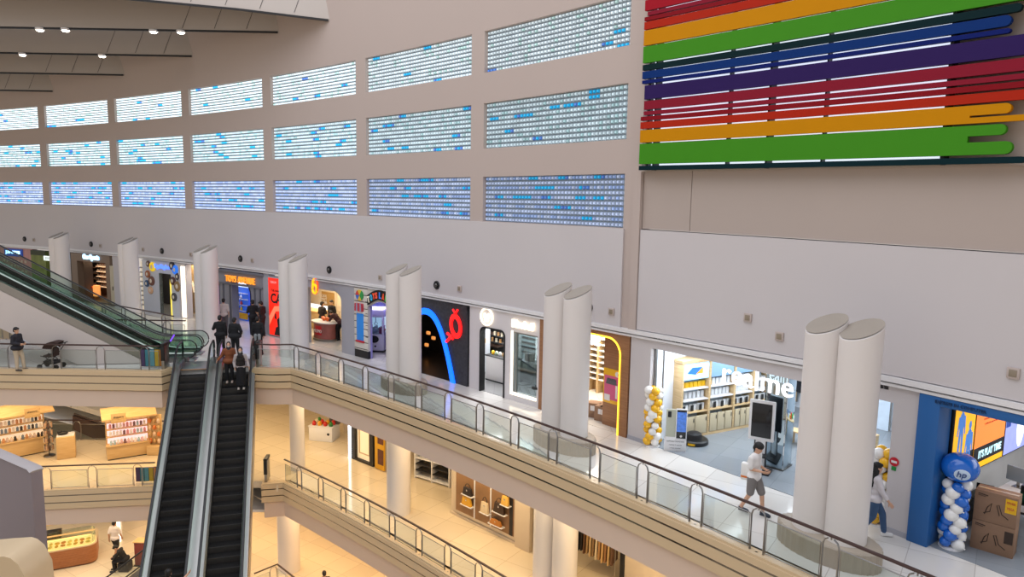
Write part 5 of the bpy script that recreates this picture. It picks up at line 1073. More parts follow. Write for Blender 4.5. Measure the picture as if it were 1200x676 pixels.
# ---- warm strip niche between the toy shop and the disc facade ---------------------------
UM = wu(205, 330)
room('niche_shop', wu(219, 330), UK-.05, 2.0, M_fl_wh, mat('niche beige', 'd9c6a8', .6), lamp=(60, (1., .82, .55)), skew=2.4)
t = wthing('light_strip', 'tall warm glowing light strip beside the disc facade', 'light', wu(216, 330)); bm = BM(); box(bm, -.18, .18, -.1, .0, .05, 2.95, .02); obj('diffuser', bm, M_led, t); bm = BM(); box(bm, -.24, .24, -.04, .1, 0, 3.0, .01); obj('frame', bm, M_white, t)
t = wthing('picture_panel', 'beige panel with pale dancing figures left of the round columns', 'poster', wu(221, 340, .8), .8); bm = BM(); box(bm, 0, 1.2, 0, .05, .1, 2.9, .01); obj('panel', bm, mat('beige panel', 'c8b08a', .6), t)
bm = BM()
for i in range(3): x = .2+i*.25; ball(bm, (x, -.01, 1.95), (.06, .012, .07), 8, 6); cyl(bm, (x, -.01, 1.9), (x+.08, -.01, 1.35), .09, .04, 8); cyl(bm, (x, -.01, 1.7), (x+.2, -.01, 1.85), .035, .02, 6)
for v in bm.verts: v.co.y = -.015+v.co.y*.1
obj('figures', bm, mat('panel figure lit', 'fff0d0', .5, emit=.6, var=0), t)
t = wthing('lit_shelf', 'warm lit shelf edge just right of the columns by the toy shop', 'shelf', wu(255, 340, .3), .3)
for i in range(4): bm = BM(); ball(bm, (0, .1, .9+i*.5), (.14, .1, .17), 10, 7); obj('bread_basket', bm, mat('basket tan', 'd8a860', .6, emit=.25, var=.2), t)
bm = BM(); box(bm, -.2, .2, .2, .26, .3, 2.9); obj('back_panel', bm, mat('lit cream', 'ffe6b8', .5, emit=.6, var=0), t)
# ---- facade with discs ---------------------------------------------------------------
UN, UO = wu(168, 320), wu(214, 330)-.3
room('disc_shop', UN+.1, UO-.1, 2.4, M_fl_grey, mat('disc shop wall', '4c4a50', .6), lamp=(30, (1., .9, .7)), skew=3.)
t = wthing('storefront', 'white shop facade carrying round coloured discs and a narrow doorway', 'shop front', UN); X = lambda px, py, y=-.06: hit(px, py, t, 1, y)
d0, d1 = X(188, 340).x, X(201, 340).x; w_ = UO-UN; bm = BM(); box(bm, 0, d0, -.06, .1, 0, 3.1); box(bm, d1, w_, -.06, .1, 0, 3.1); box(bm, d0, d1, -.06, .1, 2.4, 3.1); obj('facade', bm, mat('disc facade white', 'd2d4da', .5, var=.02), t)
bm = BM(); box(bm, d0-.05, d0, -.08, .1, 0, 2.4); obj('door_jamb', bm, mat('jamb dark', '5a6660', .4), t); bm = BM(); box(bm, d1-.1, d1, -.08, .1, 0, 2.1); obj('door_strip', bm, mat('yellow lit strip', 'ffe45a', .5, emit=.8, var=0), t)
bm = BM(); box(bm, d0, d1, 1.6, 1.65, 1.9, 2.4); obj('lit_header', bm, mat('amber lit', 'f0b040', .5, emit=.8, var=0), t)
c = X(190, 313); text('sign_lettering', 'Toys Kingdom', X(199, 314).x-X(181, 311).x, .3, mat('sign blue glow', '3a6cff', .5, emit=1.4, ecol='5a80ff', var=0), t, (c.x, -.09, c.z), ext=.03, bold=.03)
for i, (px, py, r_, c_, lb) in enumerate(((179, 312.5, .27, 'f0c818', 'yellow disc'), (174, 309, .18, '6a4a40', 'small brown disc'), (202, 311.5, .24, '3a3438', 'dark disc'), (205.5, 316, .26, '2a7af0', 'blue figure disc'), (173.5, 321, .22, 'b06a40', 'brown figure disc'), (178, 329, .28, '7a5040', 'large brown disc'), (172.5, 332, .2, '3a5a80', 'navy shape'), (177, 340, .22, 'e8b890', 'peach disc'), (203, 329, .24, '5a3a34', 'dark red shape'), (208.5, 324, .2, '4a4044', 'grey disc'), (208.5, 335.5, .3, '96784a', 'large tan disc'), (204.5, 348, .24, '4a4a50', 'grey eyed disc'))):
    v = X(px, py); bm = BM(); lathe(bm, [(0, 0), (r_, 0), (r_, .05), (r_*.8, .08), (0, .08)], 24); bm.transform(Matrix.Translation((v.x, -.06, v.z)) @ Matrix.Rotation(PI/2, 4, 'X')); o = obj('disc', bm, mat('disc '+c_, c_, .5, emit=(.5 if i in (0, 3) else 0), var=.15, scale=6.), t); o['label'] = lb
    bm = BM(); ball(bm, (v.x, -.14, v.z), (r_*.4, .02, r_*.45), 10, 7); o = obj('disc_face', bm, mat('face cream', 'e8dcc8', .5), o)
t = wthing('toy_rack', 'dark rack with a round pale clock inside the narrow doorway', 'shelf', UN)
bm = BM(); box(bm, d0+.05, d1-.1, 1.4, 1.8, 0, 1.5, .01); obj('rack', bm, mat('rack blue grey', '4a5068', .5, var=.4, scale=5.), t); bm = BM(); ball(bm, ((d0+d1)/2, 1.35, 1.7), (.35, .05, .22)); obj('clock', bm, M_bw, t)
pier('wall_pier_disc', UO, wu(219, 330), -.05, .3)
# ---- pier with a lit rack, brown sports shop ------------------------------------------
UQ, UR_ = wu(83, 300), wu(129, 310)
pier('wall_pier_sport', UR_+.35, UN-.9, -.06, .3)
t = wthing('lit_rack', 'narrow lit rack of pale goods left of the disc facade', 'shelf', UN-.45, .1); bm = BM(); box(bm, -.42, .42, .3, .34, 0, 2.9); obj('back_panel', bm, mat('rack cream lit', 'ffe9c8', .5, emit=.45, var=0), t)
for i in range(9): bm = BM(); box(bm, -.4, .4, 0, .3, .3+i*.28, .33+i*.28); obj('shelf_board', bm, M_dsteel, t)
t = wthing('door_panel', 'tall beige door panel between sports shop and columns', 'door', UR_+.2); bm = BM(); box(bm, -.15, .2, -.08, .1, .05, 2.5, .01); obj('leaf', bm, mat('door beige', 'c8bca0', .5), t); bm = BM(); box(bm, .1, .13, -.12, -.08, 1., 1.25, .005); obj('handle', bm, M_dark, t)
room('sports_shop', UQ+.5, UR_-.3, 3.6, mat('sports shop floor', '4a3226', .4), mat('sports shop wall', '3a2a22', .6), lamp=(90, (1., .75, .5)), skew=4.5)
t = wthing('storefront', 'taupe framed sports shop front with a glowing pale blue sign', 'shop front', UQ); X = lambda px, py, y=-.1: hit(px, py, t, 1, y)
w_ = UR_-UQ; d0, d1, dz = X(91, 320).x, X(124, 320).x, X(108, 307).z; inn = [(d0, 0), (d0, dz), (d1, dz), (d1, 0)]; out = [(.15, 0), (.15, 3.1), (w_, 3.1), (w_, 0)]
bm = BM(); ringprism(bm, out, inn, -.1, .3, closed=False); obj('frame', bm, mat('taupe frame', '8a7460', .5, var=.04), t, smooth=.3)
c = X(107, 302); text('sign_lettering', 'Our Sports', X(117, 304).x-X(98, 301).x, .42, mat('sign ice glow', 'c0e4ff', .5, emit=2., ecol='a8d8ff', var=0), t, (c.x, -.13, c.z), ext=.04, bold=.05)
t2 = wthing('display_shelf', 'lit shelves of shoes at the right inside the sports shop', 'shelf', UQ); a, b = X(113, 330, 2.2), X(124, 330, 2.2)
for i in range(6): bm = BM(); box(bm, a.x, b.x, 2.2, 2.5, .6+i*.34, .63+i*.34); obj('shelf_board', bm, mat('shelf warm lit', 'ffd8b0', .5, emit=.6, var=0), t2)
bm = BM(); box(bm, a.x, b.x, 2.5, 2.54, 0, 2.8); obj('back_panel', bm, mat('shelf brown', '5a3a2a', .5), t2)
t3 = wthing('display_shelf', 'dim shelves at the left inside the sports shop', 'shelf', UQ); a2, b2 = X(97, 335, 3.0), X(112, 335, 3.0)
for i in range(4): bm = BM(); box(bm, a2.x, b2.x, 3.0, 3.3, .5+i*.4, .53+i*.4); obj('shelf_board', bm, mat('shelf dim', '8a6a54', .5), t3)
bm = BM(); box(bm, a2.x, b2.x, 3.3, 3.34, 0, 2.8); obj('back_panel', bm, M_dark, t3)
shb = BM(); ball(shb, (0, 0, .05), (.13, .05, .05), 8, 6); ball(shb, (-.05, 0, .09), (.06, .045, .06), 8, 6); shoe = obj('sports_shoe', shb, mat('shoe grey', '8a8078', .6, var=.4, scale=4.)); tag(shoe, 'small shoe on the shelves inside the sports shop', 'shoe', 'shoes in the sports shop')
first = True
for i in range(5):
    for j in range(4):
        for T_, aa, bb, yy in ((t2, a, b, 2.3), (t3, a2, b2, 3.1)):
            if T_ is t3 and i > 2: continue
            v = (aa.x+(bb.x-aa.x)*(j+.5)/4, yy, (.63 if T_ is t2 else .53)+i*(.34 if T_ is t2 else .4)); o = shoe if first else cpy(shoe, T_, v); first and put(shoe, T_, v); first = False
t = wthing('promo_table', 'low table with an orange cloth at the sports shop entrance', 'table', UQ); v = X(105, 352, 1.); bm = BM(); box(bm, v.x-.5, v.x+.3, 1., 1.6, .7, .85, .02); obj('cloth', bm, mat('orange cloth', 'd8602a', .7), t); bm = BM(); box(bm, v.x-.4, v.x+.2, 1.1, 1.5, 0, .7); obj('base', bm, M_oak, t)
bm = BM(); box(bm, v.x+.4, v.x+.75, 1., 1.3, .2, .9, .02); o = obj('lit_stand', bm, M_glow, t)
t = wthing('round_lamp_sign', 'pale round lit disc at the left edge of the sports shop', 'sign', UQ-.15, -.1); bm = BM(); ball(bm, (0, 0, 1.9), (.22, .05, .5)); obj('disc', bm, mat('lit pale', 'ffe8c8', .5, emit=.7, var=0), t); bm = BM(); box(bm, -.2, .2, .04, .5, 0, 3.1); obj('panel', bm, M_dark, t)
# ---- leftmost shops -------------------------------------------------------------------
US, UT, UV = wu(-12, 290), wu(37, 295), wu(61, 297)
t = wthing('storefront', 'pink brick shop front with a glowing blue sign at the far left', 'shop front', US); X = lambda px, py, y=-.06: hit(px, py, t, 1, y); w_ = UT-US
bm = BM(); box(bm, 0, w_, -.06, .3, 0, 3.1); obj('facade', bm, tile_mat('pink tile', 'c8938c', 'a87a74', .4, .5, .3), t)
bm = BM(); a = X(6, 294).x; b = X(27, 294).x; box(bm, a, b, -.14, -.06, 2.55, 3.05, .02); obj('sign_board', bm, mat('sign navy', '2a4a9a', .5, emit=.3, var=0), t); text('sign_lettering', 'J.SPORTS', (b-a)*.8, .26, mat('sign ice glow', 'c0e4ff', .5, emit=2.), t, ((a+b)/2, -.16, 2.8), ext=.02, bold=.03)
bm = BM()
for i in range(5):
    for j in range(7): ball(bm, (X(3, 310).x+.25+j*.36, -.08, .9+i*.33), (.12, .05, .1), 8, 5)
o = obj('shelf_goods', bm, mat('goods mix', 'd8b8a8', .6, var=.6, scale=2.5), t); o['kind'] = 'stuff'
t = wthing('leafy_poster', 'green leafy poster wall right of the pink shop front', 'poster', UT); w2 = wu(54, 297)-UT; bm = BM(); box(bm, 0, w2, -.06, .3, 0, 3.0); obj('panel', bm, mat('leafy print', '7a8440', .6, var=.7, scale=1.6), t); bm = BM(); box(bm, 0, w2, -.08, .3, 2.75, 3.05); obj('header', bm, mat('header olive', '3a4028', .6), t)
t = wthing('illuminated_sign', 'small white lit sign over a dark doorway at the left column', 'sign', wu(55, 299)); bm = BM(); box(bm, -.2, .9, -.12, -.04, 2.45, 2.75, .02); obj('board', bm, mat('sign white lit', 'e8f4f0', .5, emit=.8, var=0), t); bm = BM(); box(bm, -.4, 1.0, .2, .3, 0, 2.5); obj('dark_doorway', bm, M_dark, t); text('caption', 'STYLE', .7, .14, M_print, t, (.35, -.125, 2.6), ext=.004)
bm = BM(); cbox(bm, UV-.2, UQ+.3, .3, 1.2, 0, 3.14); cbox(bm, UL, US, -.05, 1., 0, 3.14); struct('wall_pier_far', bm, mat('dim pier', '6a5f5a', .6))
# ================================================================ the floors below
M_cream = mat('cream panelling', 'd8c6ac', .5, var=.03); M_creamw = mat('middle shop wall', 'ddc9ab', .6, var=.03)
bm = BM(); cbox(bm, UL, UR, 5.0, 5.2, Z1, -1.4); struct('wall_back_middle', bm, M_creamw)
bm = BM(); cbox(bm, UL, UR, 4.0, 4.2, Z0, Z1-1.4); struct('wall_back_ground', bm, M_creamw)
ua, ub_ = GU(529, 600, Z1)[0], GU(616, 644, Z1)[0]
dw = -.33
bm = BM(); cbox(bm, ua, ub_, dw, 0.0, Z1, -1.4); struct('wall_middle_display', bm, M_cream)
t = wthing('display_case', 'handbag display window with cream panelled base on the middle floor', 'shop window', ua, dw, Z1); X = lambda px, py, y=-.05: hit(px, py, t, 1, y)
w_ = ub_-ua; x0, x1 = X(536, 590).x, X(604, 610).x; zb = X(536, 596).z; bm = BM(); box(bm, x0-.12, x1+.12, -.12, 0, zb-.12, 3.6, .02); obj('frame', bm, M_cream, t)
bm = BM(); box(bm, x0, x1, -.125, -.115, zb, 3.5); obj('backdrop', bm, mat('window backdrop', '8e6a48', .5, var=.5, scale=1.5), t)
for i in range(3): a = x0+(x1-x0)*i/3; bm = BM(); box(bm, -.0+.1*w_*0+ (w_*i/3)+.05, w_*(i+1)/3-.05, -.06, 0, .12, zb-.22, .015); obj('base_panel', bm, M_cream, t)
bm = BM(); box(bm, 0, w_, -.08, 0, 0, .1, .01); obj('plinth', bm, M_cream, t)
bm = BM(); box(bm, x1+.1, w_+.25, -.18, 0, 0, 3.6, .02); obj('pilaster', bm, M_cream, t)
bm = BM(); box(bm, x1-.22, x1-.06, -.14, -.12, zb, 3.4); obj('dark_panel', bm, M_dark, t)
bm = BM()
for f in (.34, .62): x = x0+(x1-x0)*f; box(bm, x-.03, x+.03, -.145, -.12, zb, 3.5)
obj('post_strip', bm, M_white, t)
def handbag(lb, v, w, h, c, turn=0.):
    b = thing('handbag', lb, 'handbag'); put(b, t, v, turn); m = mat('bag '+c, c, .4)
    bm = BM(); box(bm, -w/2, w/2, -.07, .07, 0, h, .03, seg=3)
    for q in bm.verts: q.co.x *= 1-.22*q.co.z/h; q.co.y *= 1-.5*q.co.z/h
    obj('body', bm, m, b); bm = BM(); tube(bm, [(w*.28*math.cos(PI*i/10), 0, h*.95+.5*h*math.sin(PI*i/10)) for i in range(11)], .012, 6); obj('handle', bm, M_dark, b); bm = BM(); box(bm, -.03, .03, -.06, -.035, h*.55, h*.75, .005); obj('clasp', bm, M_chrome, b)
X2 = lambda px, py: hit(px, py, t, 1, -.25)
for px, py, w, h, c, lb in ((547, 592, .52, .34, 'd9a02a', 'mustard yellow handbag at the left of the display window'), (548, 580, .5, .3, '2a211d', 'black handbag above the mustard one in the display window'), (568, 601, .4, .42, 'd9c4a0', 'cream handbag in the middle of the display window'), (585, 601, .55, .38, '3a2618', 'dark brown handbag right of the cream one'), (592, 592, .36, .34, 'e0b050', 'golden handbag at the right of the display window'), (581, 615, .6, .2, 'b0702a', 'low tan clutch at the foot of the display window')):
    v = X2(px, py); bm = BM(); box(bm, -w*.6, w*.6, -.08, .12, -.03, 0, .005); s = obj('shelf_ledge', bm, M_white, t); s.location = v; handbag(lb, v, w, h, c)
# door and posters left of it
t = wthing('door_frame_display', 'black framed doorway with a lit cream panel on the middle floor', 'doorway', GU(412, 537, Z1)[0], .3, Z1); X = lambda px, py, y=0.: hit(px, py, t, 1, y); x1 = X(437, 549).x
bm = BM(); ringprism(bm, [(0, 0), (0, 3.3), (x1, 3.3), (x1, 0)], [(.28, .1), (.28, 3.0), (x1-.25, 3.0), (x1-.25, .1)], 0, .25); obj('frame', bm, M_dark, t, smooth=.3); bm = BM(); box(bm, .28, x1-.25, .15, .2, .1, 3.0); o = obj('lit_panel', bm, mat('lit cream door', 'f4e2be', .5, emit=.35, var=0), t); bm = BM(); ringprism(bm, [(.42, .35), (.42, 2.8), (x1-.4, 2.8), (x1-.4, .35)], [(.48, .41), (.48, 2.74), (x1-.46, 2.74), (x1-.46, .41)], .13, .15); obj('panel_moulding', bm, M_fascia, t, smooth=.3); t.name = 'doorway_portal'
bm = BM(); box(bm, -.14, -.04, -.05, .1, 0, 3.4); o = obj('lit_strip', bm, M_ledw, t); o['label'] = 'white glowing strip'
t = wthing('poster_stand', 'yellow poster panel with dark pictures right of the black doorway', 'poster', GU(438, 549, Z1)[0]+.05, .25, Z1); x1 = hit(450, 549, t, 1, 0).x; bm = BM(); box(bm, 0, x1, 0, .08, .05, 3.3, .01); obj('panel', bm, mat('poster mustard', 'd8a21c', .5), t)
for i in range(3): bm = BM(); box(bm, x1*.35, x1*.95, -.015, 0, .3+i*.95, 1.0+i*.95); obj('picture', bm, mat('picture dark', '5a2c20', .5, var=.6, scale=5.), t)
# fruit table
pA, pB = G(362, 516, Z1), G(394, 519, Z1); t, L = line_thing('produce_table', 'white display table piled with red and yellow goods on the middle floor', 'table', pA, pA+(pB-pA).normalized()*1.25)
bm = BM(); box(bm, 0, 1.25, 0, .9, 0, .72, .015); obj('body', bm, M_white, t); bm = BM(); box(bm, -.03, 1.28, -.03, .93, .72, .76, .01); obj('tabletop', bm, M_white, t); bm = BM(); ball(bm, (1.05, -.01, .4), (.07, .015, .07)); obj('logo_dot', bm, M_dark, t)
for i in range(9):
    c = ('c2251c', 'e0a020', 'c2251c', '2f7a30', 'e8d8b0')[i % 5]; bm = BM(); lathe(bm, [(0, 0), (.09, 0), (.1, .03), (.1, .14), (.06, .19), (.06, .22), (0, .23)], 12); o = obj('goods_tin', bm, mat('tin '+c, c, .4)); put(o, t, (.2+.3*(i % 4), .2+.28*(i//4), .76)); tag(o, {'c2251c': 'red', 'e0a020': 'yellow', '2f7a30': 'green', 'e8d8b0': 'cream'}[c]+' tin standing on the white produce table', 'tin', {'c2251c': 'red', 'e0a020': 'yellow', '2f7a30': 'green', 'e8d8b0': 'cream'}[c]+' tins on the produce table')
bm = BM(); box(bm, 0, .5, 0, .4, 0, .3, .01); o = obj('goods_crate', bm, mat('crate dark', '4a4038', .6)); put(o, t, (.85, .55, .76)); tag(o, 'dark crate at the back corner of the produce table', 'crate')
t = wthing('low_partition', 'low cream partition wall behind the produce table', 'partition', -17.2, 2.35, Z1); bm = BM(); box(bm, -1.3, 1.3, 0, .15, 0, .95, .02); obj('panel', bm, M_cream, t); bm = BM(); box(bm, -1.35, 1.35, -.03, .18, .95, 1.0, .01); obj('cap', bm, M_white, t)
# white slatted bench shelf
pA, pB = G(486, 560, Z1), G(526, 572, Z1); t, L = line_thing('slatted_shelf', 'low white shelf with black slats in the middle floor shop', 'shelf', pA, pB)
for x in (0, L/2, L): bm = BM(); box(bm, x-.03, x+.03, 0, .5, 0, 1.5, .006); obj('side_panel', bm, M_white, t)
for i in range(4): bm = BM(); box(bm, 0, L, .02, .5, .35+i*.28, .4+i*.28, .005); obj('shelf_board', bm, (M_dark, M_white)[i % 2 == 0 and i > 0], t)
bm = BM(); box(bm, 0, L, 0, .5, .08, .13, .005); obj('base_board', bm, M_white, t)
# clothes rack and wavy floor line, right
cu_ = GU(696, 640, Z1+1.0); t = wthing('clothes_rail', 'clothes rail of dark and tan garments below the upper gallery', 'clothes rail', cu_[0], cu_[1], Z1); 
for x in (-.9, .9): bm = BM(); tube(bm, [(x, -.2, 0), (x, 0, .1), (x, 0, 1.5)], .018, 6); obj('upright', bm, M_steel, t)
bm = BM(); tube(bm, [(-.95, 0, 1.5), (.95, 0, 1.5)], .018, 6); obj('rail', bm, M_steel, t)
for i in range(14):
    c = ('1c1a1a', '1c1a1a', '1c1a1a', '2a211a', '6e4a2c', 'b08a58', 'c8a878', '8a6a44', 'd8c29a', 'a87a48', 'c49a60', '8e6238', 'b8945e', '5a3c26')[i]; g = thing('garment', ('black', 'black', 'black', 'dark brown', 'brown', 'tan', 'beige', 'olive brown', 'cream', 'ochre', 'gold tan', 'russet', 'sand', 'deep brown')[i]+' garment hanging on the clothes rail', 'garment', group=('black garments on the rail' if i < 3 else None)); put(g, t, (-.84+.13*i, 0, 0), .3)
    bm = BM(); prism(bm, [(-.2, 1.36), (-.05, 1.44), (.05, 1.44), (.2, 1.36), (.26, .75+.05*(i % 3)), (-.24, .72+.05*(i % 2))], -.03, .03, 'yz'); obj('cloth', bm, mat('cloth '+c, c, .85), g); bm = BM(); tube(bm, [(0, 0, 1.44), (0, 0, 1.5), (.02, 0, 1.53)], .006, 5); obj('hanger', bm, M_steel, g)
t = wthing('curved_kerb', 'wavy dark edge strip set in the middle floor', 'floor trim', cu_[0], cu_[1]-1.15, Z1); bm = BM(); tube(bm, [(-1.6+.2*i, .5+.22*math.sin(i*.75), .01) for i in range(17)], .02, 6, rx=.03); obj('strip', bm, M_print, t)
uu = wu(741, 655, .3); t = wthing('cream_partition', 'cream partition with a dark edge at the right of the clothes rail', 'partition', uu, .3, Z1); bm = BM(); box(bm, -.3, 1.6, 0, .2, 0, 3.6, .01); obj('panel', bm, M_cream, t); bm = BM(); box(bm, -.48, -.3, -.02, .25, 0, 3.6, .01); obj('edge', bm, M_dark, t)
# ---- kiosks on the middle bridge -----------------------------------------------------
M_kw = wood_mat('kiosk pale wood', 'd3ab70', 'e0bd86'); M_klit = mat('kiosk lit back', 'fff0dc', .5, emit=.6, ecol='ffe2bc', var=.3, scale=9.)
def kiosk(label, pA, pB, H, base_h, D, litm, seed, items, sign, lb_items, gname):
    t, L = line_thing('sales_kiosk', label, 'kiosk', pA, pB); rn = random.Random(seed)
    bm = BM(); box(bm, 0, L, 0, D, .04, base_h, .015); obj('counter', bm, M_kw, t); bm = BM(); box(bm, .03, L-.03, .03, D, 0, .04); obj('plinth', bm, M_dark, t)
    bm = BM(); box(bm, .05, L-.05, D*.6, D*.64, base_h, H-.25); obj('lit_back', bm, litm, t)
    bm = BM(); box(bm, -.03, L+.03, -.06, .2, base_h, base_h+.05, .01); obj('worktop', bm, M_kw, t)
    bm = BM(); prism(bm, [(-.25, H-.3), (-.25, H-.22), (D*.5, H), (D+.1, H-.02), (D+.1, H-.1), (D*.5, H-.1)], -.15, L+.3, 'yz'); obj('canopy', bm, M_kw, t)
    bm = BM(); box(bm, L*sign, L*sign+.6, -.32, -.26, H-.4, H+.05, .01); s = obj('sign_board', bm, M_kw, t); text('caption', 'aksesoris', .4, .1, M_print, s, (L*sign+.3, -.325, H-.12), ext=.003)
    for x in (.03, L-.03): bm = BM(); box(bm, x-.03, x+.03, D*.5, D*.56, base_h, H-.1, .005); obj('post', bm, M_kw, t)
    for z in (base_h+.35, base_h+.7, base_h+1.05):
        if z < H-.3: bm = BM(); box(bm, .05, L-.05, D*.35, D*.6, z-.03, z, .005); obj('shelf_board', bm, M_kw, t)
    src = {}; fmT = fm(t)
    for r in range(3):
        n = int(L/.16)
        for j in range(n):
            q = rn.randrange(len(items)); c, nm = items[q]; v = (.12+(L-.24)*(j+.5)/n, D*.35-.02+.05*rn.random(), base_h+.05+.35*r)
            if r == 0: v = (v[0], .08+.1*rn.random(), base_h+.05)
            if q not in src:
                bm = BM(); box(bm, -.055, .055, -.02, .02, 0, .2, .008); box(bm, -.02, .02, -.025, .02, .2, .235, .004); o = obj('accessory_pack', bm, mat('pack '+c, c, .45)); put(o, t, v); tag(o, '%s %s on the lit shelves of the %s' % (nm, lb_items, gname), 'accessory', '%s packs of the %s' % (nm, gname)); src[q] = o
            else: cpy(src[q], t, v)
    return t, L
k1, L1 = kiosk('pale wood accessory kiosk with lit shelves at the left on the middle bridge', G(-14, 543, Z1), G(57, 529, Z1), 2.25, .72, 1.1, M_klit, 3, (('f2e6d8', 'cream'), ('3a3430', 'dark'), ('d89a6a', 'peach'), ('e8d0c0', 'blush'), ('7a8a9a', 'grey blue')), .62, 'accessory pack', 'left kiosk')
k2, L2 = kiosk('pale wood kiosk with bright pink and white goods on the middle bridge', G(126, 540, Z1), G(177, 532, Z1), 2.2, .62, 1.0, mat('kiosk lit pink', 'ffe0e0', .5, emit=.85, ecol='ffdada', var=.35, scale=8.), 5, (('f0c8cc', 'pink'), ('fbf4f4', 'white'), ('e8a0a8', 'rose'), ('8a6a70', 'mauve'), ('bcd8e8', 'pale blue')), .12, 'gift pack', 'pink kiosk')
pA, pB = G(67, 539, Z1), G(89, 536, Z1); t, L = line_thing('service_desk', 'plain pale wood desk between the two kiosks on the middle bridge', 'desk', pA, pB)
bm = BM(); box(bm, 0, L, 0, .7, 0, 1.02, .01); obj('body', bm, M_kw, t); bm = BM(); box(bm, 0.02, L-.02, .1, .7, 1.02, 1.05, .006); obj('worktop', bm, M_white, t)
bm = BM(); ball(bm, (0, 0, .08), (.22, .14, .09)); ball(bm, (-.12, 0, .16), (.1, .09, .08)); o = obj('black_bag', bm, M_dark); put(o, t, (L*.35, .35, 1.05)); tag(o, 'black bag lying on the plain wood desk', 'bag')
p = G(58, 534, Z1); t = thing('spinner_rack', 'rotating rack hung with small goods at the end of the left kiosk', 'rack', p)
bm = BM(); cyl(bm, (0, 0, 0), (0, 0, 1.75), .025, seg=8); lathe(bm, [(0, 0), (.25, 0), (.22, .05), (0, .06)], 16); obj('pole', bm, M_dsteel, t)
for r in range(4):
    bm = BM(); tube(bm, [(.17*math.cos(2*PI*i/12), .17*math.sin(2*PI*i/12), .55+.36*r) for i in range(12)], .01, 5, closed=True); obj('ring', bm, M_dsteel, t)
    for i in range(8): a = 2*PI*i/8; bm = BM(); box(bm, -.04, .04, -.01, .01, -.26, -.02, .004); bm.transform(Matrix.Translation((.18*math.cos(a), .18*math.sin(a), .55+.36*r)) @ Matrix.Rotation(a+PI/2, 4, 'Z')); obj('hung_card', bm, mat('card '+str(i % 3), ('c9a080', '5a4238', 'e0cdb8')[i % 3], .6), t)
p = G(182, 532, Z1); t = thing('side_stand', 'small stand of orange and tan goods at the right end of the pink kiosk', 'rack', p)
bm = BM(); box(bm, -.3, .3, -.2, .2, 0, .45, .01); obj('base', bm, M_kw, t); bm = BM(); box(bm, -.3, .3, .12, .16, .45, 1.9, .01); obj('back_panel', bm, M_kw, t)
for i in range(4):
    for j in range(3): bm = BM(); ball(bm, (-.2+.2*j, .02, .65+.32*i), (.08, .07, .12), 9, 6); obj('hung_goods', bm, mat('goods '+str((i+j) % 3), ('d8783a', 'c8a06a', 'e8c8a8')[(i+j) % 3], .6), t)
# banners behind the bridge glass
def banner(lb, p0, p1, h):
    t, L = line_thing('colour_banner', lb, 'banner', p0, p1); bm = BM(); box(bm, 0, L, 0, .03, .06, h, .005); obj('board', bm, M_dark, t)
    for i, c in enumerate(('4a3a5e', '3f7f8c', '5f9aa8', 'c9a62c', 'b8742c')): bm = BM(); box(bm, L*i/5+.01, L*(i+1)/5-.01, -.012, 0, .08, h-.02); obj('colour_panel', bm, mat('banner '+c, c, .6, var=.2), t)
banner('colour striped banner board behind the upper bridge railing', G(165, 431, 0), G(193, 431, 0), .78)
banner('colour striped banner board behind the middle bridge railing', G(158, 567, Z1)+Vector((0, .1, 0)), G(184, 566, Z1)+Vector((0, .1, 0)), .68)
t = thing('light_baton', 'short purple glowing baton on the end post by the left escalator', 'light', (-13.75, 28.65, 1.12)); bm = BM(); tube(bm, [(0, 0, 0), (.2, 0, .32)], .03, 8); obj('tube', bm, mat('purple glow', '7a4ae0', .5, emit=1., var=0), t); bm = BM(); cyl(bm, (-.02, 0, -.03), (.03, 0, .06), .04, seg=8); obj('holder', bm, M_dark, t)
p = G(6, 490, Z1+.9); t = thing('round_table', 'round pale blue table top at the far left of the middle floor', 'table', (p.x, p.y, Z1)); bm = BM(); lathe(bm, [(0, .86), (.45, .86), (.47, .89), (.45, .92), (0, .93)], 28); obj('tabletop', bm, mat('pale blue top', 'b8dcf0', .3), t); bm = BM(); lathe(bm, [(0, 0), (.25, 0), (.2, .04), (.04, .06), (.04, .86), (0, .86)], 16); obj('pedestal', bm, M_dark, t)
t = thing('sloping_balustrade', 'dark sloping escalator side behind the wood desk on the middle floor', 'balustrade', AY(85, 503, 37)); o = AY(85, 503, 37); pp = [AY(*q, 37)-o for q in ((85, 503), (85, 487), (128, 503), (128, 522))]; bm = BM(); prism(bm, [(q.x, q.z) for q in pp], 0, .3); obj('side_panel', bm, mat('dark brown panel', '4a352c', .5), t); bm = BM(); tube(bm, [(pp[1].x, .15, pp[1].z+.06), (pp[2].x, .15, pp[2].z+.06)], .05, 6); obj('handrail', bm, M_rail, t)
# ---- ground floor ------------------------------------------------------------------------
pA, pB = G(46, 672, Z0), G(100, 662, Z0); t, L = line_thing('bakery_counter', 'rounded bakery counter with slatted wood front and lit glass case on the ground floor', 'counter', pA, pB)
def rr_(x0, x1, y0, y1, r, n=6):
    P_ = []
    for cx, cy, a in ((x1-r, y0+r, -PI/2), (x1-r, y1-r, 0), (x0+r, y1-r, PI/2), (x0+r, y0+r, PI)): P_ += [(cx+r*math.cos(a+PI/2*i/n), cy+r*math.sin(a+PI/2*i/n)) for i in range(n+1)]
    return P_
L = 2.3
bm = BM()
for i in range(11): prism(bm, rr_(-.3, L, 0, 1.9, .4), .08+i*.075, .08+i*.075+.06, 'xy')
obj('slatted_front', bm, wood_mat('counter wood', 'a8693f', 'bd7d50'), t, smooth=.5); bm = BM(); prism(bm, rr_(-.26, L-.04, .04, 1.86, .38), 0, .9, 'xy'); obj('core', bm, mat('counter core', '6a4228', .6), t, smooth=.5)
bm = BM(); prism(bm, rr_(-.32, L+.02, -.02, 1.92, .4), .9, .95, 'xy'); obj('worktop', bm, M_fascia, t, smooth=.5)
